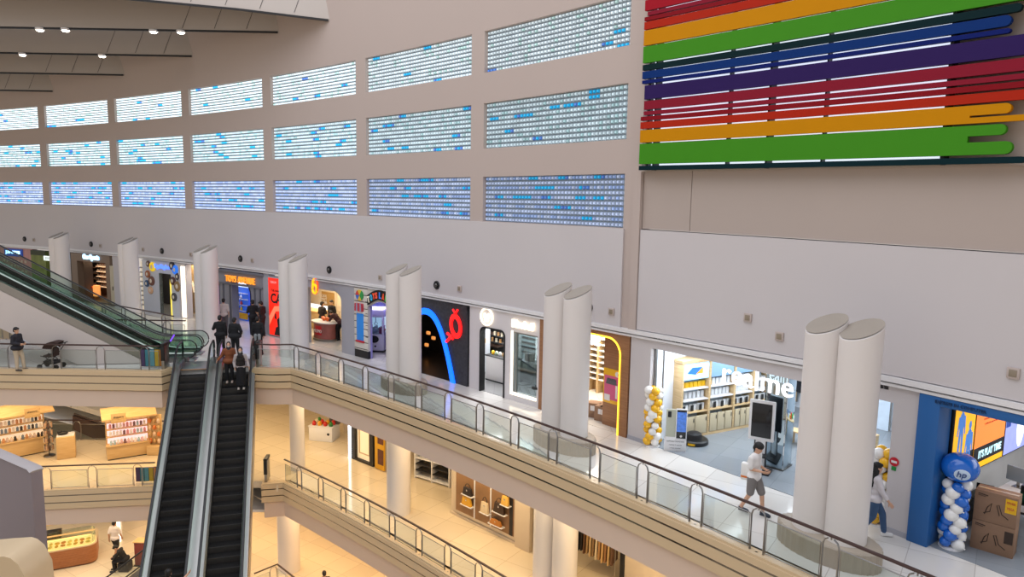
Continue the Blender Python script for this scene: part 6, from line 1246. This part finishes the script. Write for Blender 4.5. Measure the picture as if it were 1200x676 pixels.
bm = BM(); prism(bm, rr_(-.25, L-.06, .06, 1.2, .36), .95, .97, 'xy'); obj('lit_tray', bm, mat('lit tray', 'ffd88a', .5, emit=.8, ecol='ffcf7a', var=.1), t, smooth=.5)
V0 = rr_(-.25, L-.06, .06, 1.2, .36); bm = BM(); ringprism(bm, V0, [(x*.995, y*.995) for x, y in V0], 0, .42); bm.transform(Matrix(((1, 0, 0, 0), (0, 0, 1, 0), (0, 1, 0, .97), (0, 0, 0, 1)))); obj('glass_case', bm, M_shopglass, t, smooth=0)
for z in (1.4,): bm = BM(); box(bm, -.25, L-.06, .5, .62, z, z+.03, .01); box(bm, -.2, L-.2, 1.2, 1.26, z+.3, z+.34, .01); obj('top_bar', bm, M_kw, t)
bm = BM(); box(bm, .1, .8, 1.3, 1.8, .95, 1.25, .02); obj('oven', bm, M_dsteel, t)
for i in range(18):
    c = ('e8b030', 'd8902a', 'f0d060')[i % 3]; bm = BM(); ball(bm, (0, 0, .05), (.11, .07, .055), 10, 6)
    for s in (-.05, 0, .05): ball(bm, (s, 0, .085), (.02, .05, .02), 6, 5)
    o = obj('bread_loaf', bm, mat('bread '+c, c, .6, var=.15, scale=10.)); put(o, t, (-.05+.25*(i % 9), .28+.32*(i//9), .97), .4*(i % 4)); tag(o, ('golden', 'brown', 'pale')[i % 3]+' bread roll in the lit bakery case', 'bread', ('golden', 'brown', 'pale')[i % 3]+' bread rolls')
p = G(163, 662, Z0); t = thing('red_stand', 'reddish brown upright stand beside the left escalator on the ground floor', 'stand', p); bm = BM(); box(bm, -.14, .5, -.1, .3, .03, 1.15, .015); obj('panel', bm, mat('red brown', '8a4038', .6), t); bm = BM(); box(bm, -.18, .55, -.15, .35, 1.15, 1.2, .01); obj('top', bm, M_kw, t); bm = BM(); box(bm, -.2, .55, -.15, .35, 0, .03); obj('base', bm, M_dark, t)
p = G(131, 642, Z0); t = thing('light_post', 'tall white glowing light panel on the ground floor behind the walking man', 'light', p); bm = BM(); box(bm, -.05, .08, .6, .7, 0, 3.2, .01); obj('diffuser', bm, M_led, t); bm = BM(); box(bm, -.1, .13, .7, .78, 0, 3.3, .01); obj('backing', bm, M_white, t)
hr = [(q.x, q.y) for q in (G(298, 672, Z0+1.04), G(325, 661, Z0+1.04), G(362, 690, Z0+1.04))]
railing('short glass railing corner at the foot of the ground floor columns', hr, Z0, first=.9)
# ---- stroller on the upper bridge -----------------------------------------------------
p = G(57, 433); t = thing('stroller', 'dark folding baby stroller parked behind the upper bridge railing', 'stroller', (p.x, p.y+.25, 0), PI/2)
for x in (-.24, .24):
    for y in (-.3, .36): bm = BM(); bm2 = Matrix.Translation((x, y, .1)) @ Matrix.Rotation(PI/2, 4, 'Y'); lathe(bm, [(.05, -.025), (.1, -.025), (.1, .025), (.05, .025)], 18); bm.transform(bm2); obj('wheel', bm, M_black, t)
    bm = BM(); tube(bm, [(x, .36, .1), (x, -.1, .55), (x, -.45, 1.02), (x, -.52, 1.05)], .016, 6); tube(bm, [(x, -.3, .1), (x, .1, .5), (x, .3, .55)], .016, 6); obj('frame', bm, M_dark, t)
bm = BM(); tube(bm, [(-.24, -.52, 1.05), (.24, -.52, 1.05)], .02, 8); obj('push_handle', bm, M_black, t)
bm = BM(); box(bm, -.2, .2, -.12, .25, .48, .56, .03); box(bm, -.2, .2, -.2, -.12, .5, 1.0, .03); obj('seat', bm, mat('stroller cloth', '3a2620', .8), t)
bm = BM(); n = 10; V = [[bm.verts.new((x, -.2+.42*math.sin(a), .92+.3*math.cos(a)-.1)) for a in [-.5+2.0*i/n for i in range(n+1)]] for x in (-.23, .23)]
for i in range(n): bm.faces.new((V[0][i], V[0][i+1], V[1][i+1], V[1][i]))
for S in V: c = bm.verts.new((S[0].co.x, -.2, .82)); [bm.faces.new((c, S[i], S[i+1])) for i in range(n)]
obj('canopy', bm, MATS['stroller cloth'], t); bm = BM(); box(bm, -.19, .19, -.25, .25, .2, .34, .03); obj('basket', bm, M_dark, t)
# ================================================================ people
def remesh(bm, vox):
    me = bpy.data.meshes.new('tmp'); bm.to_mesh(me); bm.free(); o = bpy.data.objects.new('tmp', me); COL.objects.link(o)
    m = o.modifiers.new('r', 'REMESH'); m.mode = 'VOXEL'; m.voxel_size = vox; s = o.modifiers.new('s', 'SMOOTH'); s.factor = .5; s.iterations = 3
    bpy.context.view_layer.update(); r = bpy.data.meshes.new_from_object(o.evaluated_get(bpy.context.evaluated_depsgraph_get())); bpy.data.objects.remove(o); bpy.data.meshes.remove(me); r.shade_smooth(); return r
def cap(bm, p0, r0, p1, r1, k=1.):
    p0, p1 = Vector(p0), Vector(p1)
    if (p1-p0).length > 1e-4: cyl(bm, p0, p1, r0*k, r1*k, 12)
    ball(bm, p0, r0*k, 12, 8); ball(bm, p1, r1*k, 12, 8)
def hand(bm, w, f, n, s):      # wrist, finger direction, palm normal, thumb side
    f, n, s = f.normalized(), n.normalized(), s.normalized(); R = Matrix((s, f, n)).transposed().to_4x4()
    ball(bm, w+f*.05, (.038, .055, .016), 10, 8, R)
    for k, (L, o) in enumerate(((.066, 1.5), (.076, .5), (.07, -.5), (.055, -1.5))):
        b = w+f*.095+s*(o*.019); c = b+f*(L*.5)+n*.008; d = c+f*(L*.36)+n*.026; tube(bm, [b-f*.02, b, c, d], [.0095, .0095, .0085, .007], 7)
    b = w+f*.025+s*.034; tube(bm, [w+f*.012+s*.02, b, b+f*.03+s*.022+n*.01, b+f*.062+s*.026+n*.02], [.012, .0115, .010, .008], 7)
SK = {'a': 'c69474', 'b': 'd0a184', 'c': 'b58262'}
JD = dict(pel=(0, 0, .95), che=(0, 0, 1.26), neck=(0, 0, 1.45), head=(0, .015, 1.61), shL=(-.175, 0, 1.39), shR=(.175, 0, 1.39), elL=(-.225, -.02, 1.12), elR=(.225, -.02, 1.12), wrL=(-.235, .06, .88), wrR=(.235, .06, .88),
          hiL=(-.09, 0, .92), hiR=(.09, 0, .92), knL=(-.1, .03, .5), knR=(.1, .03, .5), anL=(-.1, -.02, .09), anR=(.1, -.02, .09))
def person(label, loc, rz, skin='a', top='1a1a1c', topname='shirt', sleeve=1., bottom='1c1c20', bottomname='trousers', leg=1., shoe='2a2a2c', hair='17120f', hairstyle='short', pose=None, scale=1., fit=1., face=False, extras=None, palm=None):
    t = thing('person', label, 'person', loc, rz, None); t.scale = (scale,)*3
    J = {k: Vector(v) for k, v in JD.items()}
    for k, v in (pose or {}).items(): J[k] = Vector(v)
    ax = (J['neck']-J['pel']).normalized(); lx = Vector((1, 0, 0)); ly = ax.cross(lx)*-1; ly = lx.cross(ax)*-1; ly = ax.cross(lx); Rt = Matrix((lx, ly, ax)).transposed().to_4x4()
    def torso(bm, e):
        for f, r in ((0., (.155, .108, .13)), (.3, (.142, .1, .15)), (.58, (.158, .11, .16)), (.82, (.165, .1, .12))):
            ball(bm, J['pel'].lerp(J['neck'], f), tuple(x+e for x in r), 16, 12, Rt)
        for s in 'LR': cap(bm, J['pel'].lerp(J['neck'], .86), .075+e, J['sh'+s], .058+e)
    def arm(bm, s, e, f):
        a, b, c = J['sh'+s], J['el'+s], J['wr'+s]
        if f <= .5: cap(bm, a, .055+e, a.lerp(b, f*2), .047+e)
        else: cap(bm, a, .055+e, b, .042+e); cap(bm, b, .042+e, b.lerp(c, (f-.5)*2), .03+e)
    def legm(bm, s, e, f):
        a, b, c = J['hi'+s], J['kn'+s], J['an'+s]
        if f <= .5: cap(bm, a, .09+e, a.lerp(b, f*2), .064+e)
        else: cap(bm, a, .09+e, b, .058+e); cap(bm, b, .058+e, b.lerp(c, (f-.5)*2), .042+e)
    hd = J['head']; up = (hd-J['neck']).normalized(); fx = Vector((1, 0, 0)); fy = up.cross(fx); Rh = Matrix((fx, fy, up)).transposed().to_4x4(); H = lambda x, y, z: hd+fx*x+fy*y+up*z
    bm = BM(); torso(bm, 0); cap(bm, J['neck']-up*.03, .058, hd-up*.07, .052)
    ball(bm, H(0, -.005, .02), (.077, .096, .105), 18, 14, Rh); ball(bm, H(0, .03, -.055), (.055, .062, .062), 14, 10, Rh); ball(bm, H(0, .095, -.012), (.014, .022, .024), 8, 6, Rh); ball(bm, H(0, .085, -.06), (.022, .012, .01), 8, 6, Rh)
    for s in (-1, 1): ball(bm, H(s*.078, -.008, .0), (.014, .024, .034), 8, 6, Rh)
    for s in 'LR':
        arm(bm, s, 0, 1.); legm(bm, s, 0, 1.); a = J['an'+s]; ball(bm, a+Vector((0, .07, -.05)), (.042, .12, .038), 12, 8)
    me = remesh(bm, .017); bm = bmesh.new(); bm.from_mesh(me); bpy.data.meshes.remove(me)
    for s in 'LR':
        f = (J['wr'+s]-J['el'+s]).normalized(); sg = 1 if s == 'L' else -1
        n = Vector((sg*1., 0, 0)) if (palm or {}).get(s) is None else Vector(palm[s]); n = (n-f*n.dot(f)); n = n.normalized() if n.length > .05 else Vector((0, 0, 1)); hand(bm, J['wr'+s], f, n, (f.cross(n)*sg) if True else f)
    body = obj('body', bm, mat('skin '+skin, SK[skin], .5, var=.03), t, smooth=1.2, recalc=True)
    def cloth(nm, bm, c, vox=.018, lb=None):
        o = link(nm, remesh(bm, vox), mat('cloth '+c, c, .85, var=.1, scale=6.), t)
        if lb: o['label'] = lb
        return o
    bm = BM(); torso(bm, .016*fit)
    ball(bm, J['pel']+ax*-.02, (.168*fit, .122*fit, .14), 16, 12, Rt)
    for s in 'LR': arm(bm, s, .016*fit, min(.97, sleeve))
    cloth(topname, bm, top)
    bm = BM(); ball(bm, J['pel']-Vector((0, 0, .04)), (.158, .113, .11), 14, 10)
    for s in 'LR': legm(bm, s, .02 if leg > .5 else .03, leg)
    if bottomname == 'long_skirt':
        m_ = (J['anL']+J['anR'])/2+Vector((0, 0, .06)); cyl(bm, J['pel'], m_, .16, .2, 18)
    cloth(bottomname, bm, bottom)
    for s in 'LR':
        a = J['an'+s]; bm = BM(); ball(bm, a+Vector((0, .075, -.048)), (.05, .135, .042), 14, 8); ball(bm, a+Vector((0, -.01, -.03)), (.046, .056, .05), 12, 8)
        box(bm, a.x-.047, a.x+.047, a.y-.06, a.y+.2, a.z-.09, a.z-.068, .01); o = link('shoe', remesh(bm, .014), mat('shoe '+shoe, shoe, .5, var=.05), t)
    bm = BM(); mh = mat('hair '+hair, hair, .55, var=.15, scale=20.)
    if hairstyle == 'hijab':
        for p_, r_ in ((H(0, -.03, .03), (.095, .105, .115)), (H(0, -.03, -.06), (.092, .09, .09)), (H(0, -.0, -.14), (.11, .1, .07)), (H(0, .0, -.19), (.15, .12, .06))): ball(bm, p_, r_, 16, 12, Rh)
        o = link('headscarf', remesh(bm, .014), mh, t)
    else:
        ball(bm, H(0, -.02, .05), (.09, .104, .095), 16, 12, Rh); ball(bm, H(0, -.06, -.0), (.082, .07, .085), 14, 10, Rh); ball(bm, H(0, .055, .085), (.07, .05, .035), 12, 8, Rh)
        if hairstyle == 'long':
            cap(bm, H(0, -.07, -.02), .09, H(0, -.12, -.42), .085); cap(bm, H(-.04, -.04, -.05), .075, H(-.07, -.07, -.38), .06); cap(bm, H(.04, -.04, -.05), .075, H(.07, -.07, -.38), .06)
        if hairstyle == 'mop': ball(bm, H(0, .0, .075), (.1, .115, .085), 14, 10, Rh); ball(bm, H(0, .07, .05), (.078, .04, .035), 12, 8, Rh)
        o = link('hair', remesh(bm, .014), mh, t)
        if hairstyle == 'cap': bm = BM(); ball(bm, H(0, -.005, .07), (.1, .115, .07), 14, 10, Rh); ball(bm, H(0, .1, .045), (.07, .07, .012), 12, 8, Rh); link('cap', remesh(bm, .012), mat('cap black', '141416', .8), t)
    if face:
        for s in (-1, 1): bm = BM(); ball(bm, H(s*.03, .083, .012), (.012, .008, .007), 8, 6, Rh); obj('eye', bm, M_dark, t)
        if face == 'mask': bm = BM(); ball(bm, H(0, .055, -.045), (.062, .055, .05), 14, 10, Rh); o = obj('face_mask', bm, mat('mask pale', 'b8b4b2', .8), t)
    if extras: extras(t, J, H)
    return t
def face_dir(dx, dy): return math.atan2(-dx, dy)
def tdir(u, k=1): th = (S0-u)/RW; return (math.sin(th)*k, -math.cos(th)*k)
def walk(sw=.28, arm=.2): return dict(knL=(-.095, sw*.75, .52), anL=(-.095, sw*.95, .1), knR=(.095, -sw*.12, .52), anR=(.095, -sw*1.05, .14), elL=(-.22, -arm*.8, 1.14), wrL=(-.23, -arm*.6, .9), elR=(.22, arm*.4, 1.14), wrR=(.23, arm*1.2, .92))
def phone_in(t, p): bm = BM(); box(bm, -.036, .036, -.075, .075, -.005, .005, .004); o = obj('phone', bm, M_dark); o.location = fm(t) @ (Vector(p)*t.scale.x); o.rotation_euler = (.6, 0, t.rotation_euler.z); return o
# young man in white crossing in front of the phone shop
p = G(881, 602); u_, d_ = UD(p.x, p.y)
ps = dict(walk(.22)); ps.update(head=(0, .06, 1.6), neck=(0, .015, 1.45), elR=(.2, .0, 1.14), wrR=(.12, .24, 1.12), elL=(-.21, -.02, 1.13), wrL=(-.12, .22, 1.1))
boy = person('person in a white tee and grey shorts walking past the phone shop with phone', p, face_dir(*tdir(u_))+.12, 'b', 'ebe8e6', 'tee', .42, '7f7a78', 'shorts', .46, '2c3340', '0f0d0d', 'mop', ps, 1.0, 1.25, True, palm=dict(L=(1, 0, .6), R=(-1, 0, .6)))
o = phone_in(boy, (.0, .33, 1.14)); tag(o, 'dark phone held by the person in white tee', 'phone')
bg_ = thing('tote_bag', 'white tote bag with an orange band hanging behind the person in white tee', 'bag'); put(bg_, boy, (-.22, -.17, .7), .25)
bm = BM(); box(bm, -.07, .07, -.24, .22, 0, .42, .035, seg=3); obj('body', bm, M_bw, bg_); bm = BM(); box(bm, -.074, .074, -.235, .215, .05, .12, .02); obj('orange_band', bm, mat('orange band', 'e0782a', .6), bg_)
bm = BM(); tube(bm, [(0, -.14, .34), (.02, -.06, .58), (.05, .04, .7), (.02, .12, .58), (0, .16, .34)], .014, 6); obj('strap', bm, M_bw, bg_)
# woman at the columns
p = G(1022, 629); u_, d_ = UD(p.x, p.y)
person('person with long black hair in a white top and jeans walking behind the right columns', P(u_-.02, d_, 0), face_dir(*tdir(u_))+.75, 'b', 'd9d3d6', 'top', .8, '3b5578', 'jeans', .97, 'e8e6e4', '0d0b0b', 'long', walk(.3), .97, 1.3)
# group by the escalator head
std = dict(anL=(-.12, -.03, .09), anR=(.13, .05, .09))
person('person in black jacket seen from behind, left of the pair at the escalator head', G(259, 417), .15, 'a', '141416', 'jacket', .97, '17171a', 'trousers', .97, '1c1c1e', '0f0d0d', 'short', dict(std, elL=(-.28, .03, 1.16), wrL=(-.2, .16, 1.24)), 1.04, 1.5)
person('person in bulky black jacket, right of the pair at the escalator head', G(276, 418), -.1, 'a', '18181b', 'jacket', .97, '1a1b1f', 'trousers', .97, '1c1c1e', '0f0d0d', 'short', dict(anL=(-.1, -.05, .09), anR=(.15, .06, .09), wrR=(.2, .16, 1.0), elR=(.29, 0, 1.14)), 1.0, 1.8)
person('person in a pale shirt partly hidden behind the black jacketed pair', G(263, 389), .3, 'b', 'cfc4c0', 'shirt', .5, '5a5458', 'trousers', .97, '2a2a2c', '14100e', 'short', None, 1.0, 1.2)
person('person in black with a cap facing the grey toy shop', G(297, 392), .45, 'a', '15151a', 'shirt', .5, '141418', 'trousers', .97, '1a1a1c', '100e0e', 'cap', dict(elL=(-.25, .02, 1.14), wrL=(-.14, .2, 1.2), elR=(.26, -.03, 1.12)), 1.02, 1.35)
q = person('person in dark shirt looking down at a phone beside the red poster', G(308, 394), PI/2-.2, 'c', '1b191c', 'shirt', .5, '1c1a1e', 'trousers', .97, '1a1a1c', '100e0e', 'short', dict(head=(0, .07, 1.59), neck=(0, .02, 1.45), elL=(-.22, 0, 1.14), wrL=(-.08, .22, 1.15), elR=(.22, 0, 1.14), wrR=(.1, .2, 1.13)), 1.03, 1.25, palm=dict(L=(1, 0, .5), R=(-1, 0, .5)))
o = phone_in(q, (0, .3, 1.17)); tag(o, 'phone held by the person beside the red poster', 'phone')
def waist(t, J, H):
    bm = BM(); ball(bm, (0, 0, .93), (.18, .14, .1), 14, 10); cap(bm, (-.08, -.12, .92), .07, (-.09, -.13, .72), .06); cap(bm, (.08, -.12, .92), .07, (.09, -.13, .72), .06); link('tied_shirt', remesh(bm, .016), mat('grey cloth', '8a8f90', .85), t)
person('person in black with a grey shirt tied round the waist by the railing end', G(303, 416), .1, 'a', '17171a', 'shirt', .97, '1b1b20', 'trousers', .97, '222224', '0f0d0d', 'short', dict(std, elR=(.26, -.04, 1.13)), 1.0, 1.2, extras=waist)
# two women riding down
def on_step(E_, x, k): return fm(E_) @ Vector((x, -(k+.5)*.2/T30, -k*.2+.014))
person('person in a brown jacket and dark headscarf riding down the right escalator', on_step(E_R, -.2, 2), PI+eh, 'b', '7c4526', 'jacket', .97, '17161a', 'trousers', .97, 'b9a79a', '16131a', 'hijab', dict(elR=(.29, .0, 1.15), wrR=(.42, .16, 1.02), elL=(-.24, 0, 1.12)), .95, 1.6, 'mask')
def vest(t, J, H):
    bm = BM()
    for f, r in ((.12, (.185, .15, .14)), (.3, (.18, .148, .15)), (.58, (.192, .152, .17)), (.84, (.175, .14, .1))): ball(bm, J['pel'].lerp(J['neck'], f), r, 16, 12)
    link('vest', remesh(bm, .016), mat('vest dark', '1c1716', .85), t)
person('person in a black vest over a checked shirt riding down the right escalator', on_step(E_R, .25, 3), PI+eh, 'b', 'a39a98', 'checked_shirt', .97, '151418', 'long_skirt', .97, 'c9beb4', '191114', 'hijab', dict(elL=(-.27, .02, 1.12), wrL=(-.32, .14, .95), elR=(.25, .02, 1.12), wrR=(.22, .14, .94)), .97, 1.2, 'mask', vest)
# rider low on the left escalator, an arm along the handrail
person('person low on the left escalator with dark hair and one arm on the handrail', on_step(E_L, .27, 27), eh, 'b', 'd0ccd0', 'shirt', .4, '2a2a30', 'trousers', .97, '222224', '0f0d0d', 'mop', dict(elR=(.36, .18, 1.3), wrR=(.47, .38, 1.36)), 1., 1.2)
# man on the upper bridge
q = person('person in a dark jacket and beige trousers on the upper bridge behind the railing', G(19, 435)+Vector((0, .15, 0)), -PI/2-.1, 'b', '25242c', 'jacket', .97, 'b8a890', 'trousers', .97, '4a4038', '17120f', 'short', dict(std, elL=(-.23, 0, 1.14), wrL=(-.12, .22, 1.1), elR=(.23, 0, 1.14), wrR=(.12, .22, 1.1), anL=(-.1, .16, .09), knL=(-.1, .12, .5)), 1.0, 1.6, True)
# customers in the orange shop
person('person in black tee at the left of the group behind the round promotion counter', G(378, 393), -.6, 'b', '2a2628', 'tee', .45, '2a2830', 'trousers', .97, '2a2a2c', '14100e', 'short', dict(elR=(.22, .06, 1.14), wrR=(.12, .24, 1.1)), 1.0, 1.3)
person('person in black with white print facing out in the orange shop', P(GU(391, 392)[0]-.1, 2.2, 0), 2.6, 'b', '1c1a1e', 'tee', .45, '222028', 'trousers', .97, '2a2a2c', '100e0e', 'short', None, 1.02, 1.3, True)
person('person in a maroon check shirt bending over beside the round counter', G(396, 399), 1.2, 'b', '4a2c30', 'shirt', .6, '1c1a20', 'trousers', .97, '2a2a2c', '14100e', 'short', dict(pel=(0, -.12, .95), che=(0, .1, 1.18), neck=(0, .24, 1.28), head=(0, .38, 1.33), shL=(-.175, .2, 1.24), shR=(.175, .2, 1.24), elL=(-.22, .3, 1.02), wrL=(-.16, .46, .98), elR=(.22, .3, 1.02), wrR=(.16, .46, .98), hiL=(-.09, -.12, .92), hiR=(.09, -.12, .92)), 1.0, 1.25)
# ground floor
person('person in a white tee and black shorts walking away on the ground floor', G(136, 653, Z0), -.15, 'c', 'd9cdc6', 'tee', .42, '17171a', 'shorts', .45, '2a2420', '14100e', 'short', walk(.2, .12), 1.06, 1.3)
q = G(147, 668, Z0); st = thing('ottoman', 'low dark ottoman under the seated person in black on the ground floor', 'seat', q); bm = BM(); box(bm, -.25, .25, -.22, .22, .03, .42, .04, seg=3); obj('cushion', bm, M_dark, st); bm = BM(); box(bm, -.22, .22, -.19, .19, 0, .03); obj('base', bm, M_black, st)
person('person in black sitting hunched over on the ground floor by the stair rail', q, PI/2+.2, 'b', '18171b', 'jacket', .97, '1b1a20', 'trousers', .97, '222224', '100e0e', 'short', dict(pel=(0, -.02, .54), che=(0, .1, .82), neck=(0, .22, .97), head=(0, .34, 1.06), shL=(-.175, .18, .92), shR=(.175, .18, .92), elL=(-.23, .32, .7), wrL=(-.1, .48, .62), elR=(.23, .32, .7), wrR=(.1, .48, .62), hiL=(-.09, .0, .52), hiR=(.09, .0, .52), knL=(-.12, .42, .5), knR=(.12, .42, .5), anL=(-.12, .4, .09), anR=(.12, .42, .09)), 1.05, 1.5)
hz = G(380, 672, Z0+1.62); person('person in dark top on the ground floor under the middle gallery, only the head showing', (hz.x, hz.y, Z0), .4, 'b', '2c2426', 'shirt', .5, '2a2830', 'trousers', .97, '222224', '14100e', 'short', None, 1., 1.2)
# ================================================================ light
w = bpy.data.worlds.new('skylit atrium'); SC.world = w; w.use_nodes = True
nt = w.node_tree; bg = nt.nodes['Background']; bg.inputs[1].default_value = .6
tc = nt.nodes.new('ShaderNodeTexCoord'); sp = nt.nodes.new('ShaderNodeSeparateXYZ'); rp = nt.nodes.new('ShaderNodeValToRGB'); mr = nt.nodes.new('ShaderNodeMapRange')
mr.inputs['From Min'].default_value = -1; nt.links.new(tc.outputs['Generated'], sp.inputs[0]); nt.links.new(sp.outputs['Z'], mr.inputs['Value']); nt.links.new(mr.outputs['Result'], rp.inputs[0]); nt.links.new(rp.outputs[0], bg.inputs[0])
e = rp.color_ramp.elements; e[0].position = .3; e[0].color = (1.0, .74, .50, 1); e[1].position = .72; e[1].color = (.82, .87, 1.0, 1); k = e.new(.5); k.color = (1.0, .94, .88, 1)      # lamp-lit floors below, overcast skylight above
area('skylight', (-8, 14, 26), 34, 5600, (.95, .95, 1.0), (0, 0, 0), 34)
def garea(u, d, z, s, sy, e, c): area('ceiling lamp', P(u, d, z), s, e, c, (0, 0, rotu(u)), sy)
WARM = (1.0, .74, .42)
for u in (-24, -17, -10.5, -4.5, 1.5, 7.5): garea(u, -1.7, -1.5, 5.5, 1.6, 150, WARM)
for u in (-24, -17, -10.5, -4.5, 1.5): garea(u, -1.7, Z1-1.5, 5.5, 2.2, 200, (1., .66, .34))
for x in (-33, -25, -18): area('ceiling lamp', (x, 31, -1.5), 6, 200, WARM, (0, 0, 0), 3.5)
for x in (-33, -25, -18): area('ceiling lamp', (x, 31.2, Z1-1.5), 6, 170, (1., .8, .55), (0, 0, 0), 3.5)
SC.view_settings.view_transform = 'Standard'; SC.view_settings.look = 'None'; SC.view_settings.exposure = .12; SC.view_settings.gamma = 1.; SC.view_settings.use_curve_mapping = False
SC.cycles.max_bounces = 6; SC.cycles.diffuse_bounces = 3; SC.cycles.glossy_bounces = 3; SC.cycles.transparent_max_bounces = 12; SC.cycles.sample_clamp_indirect = 4.
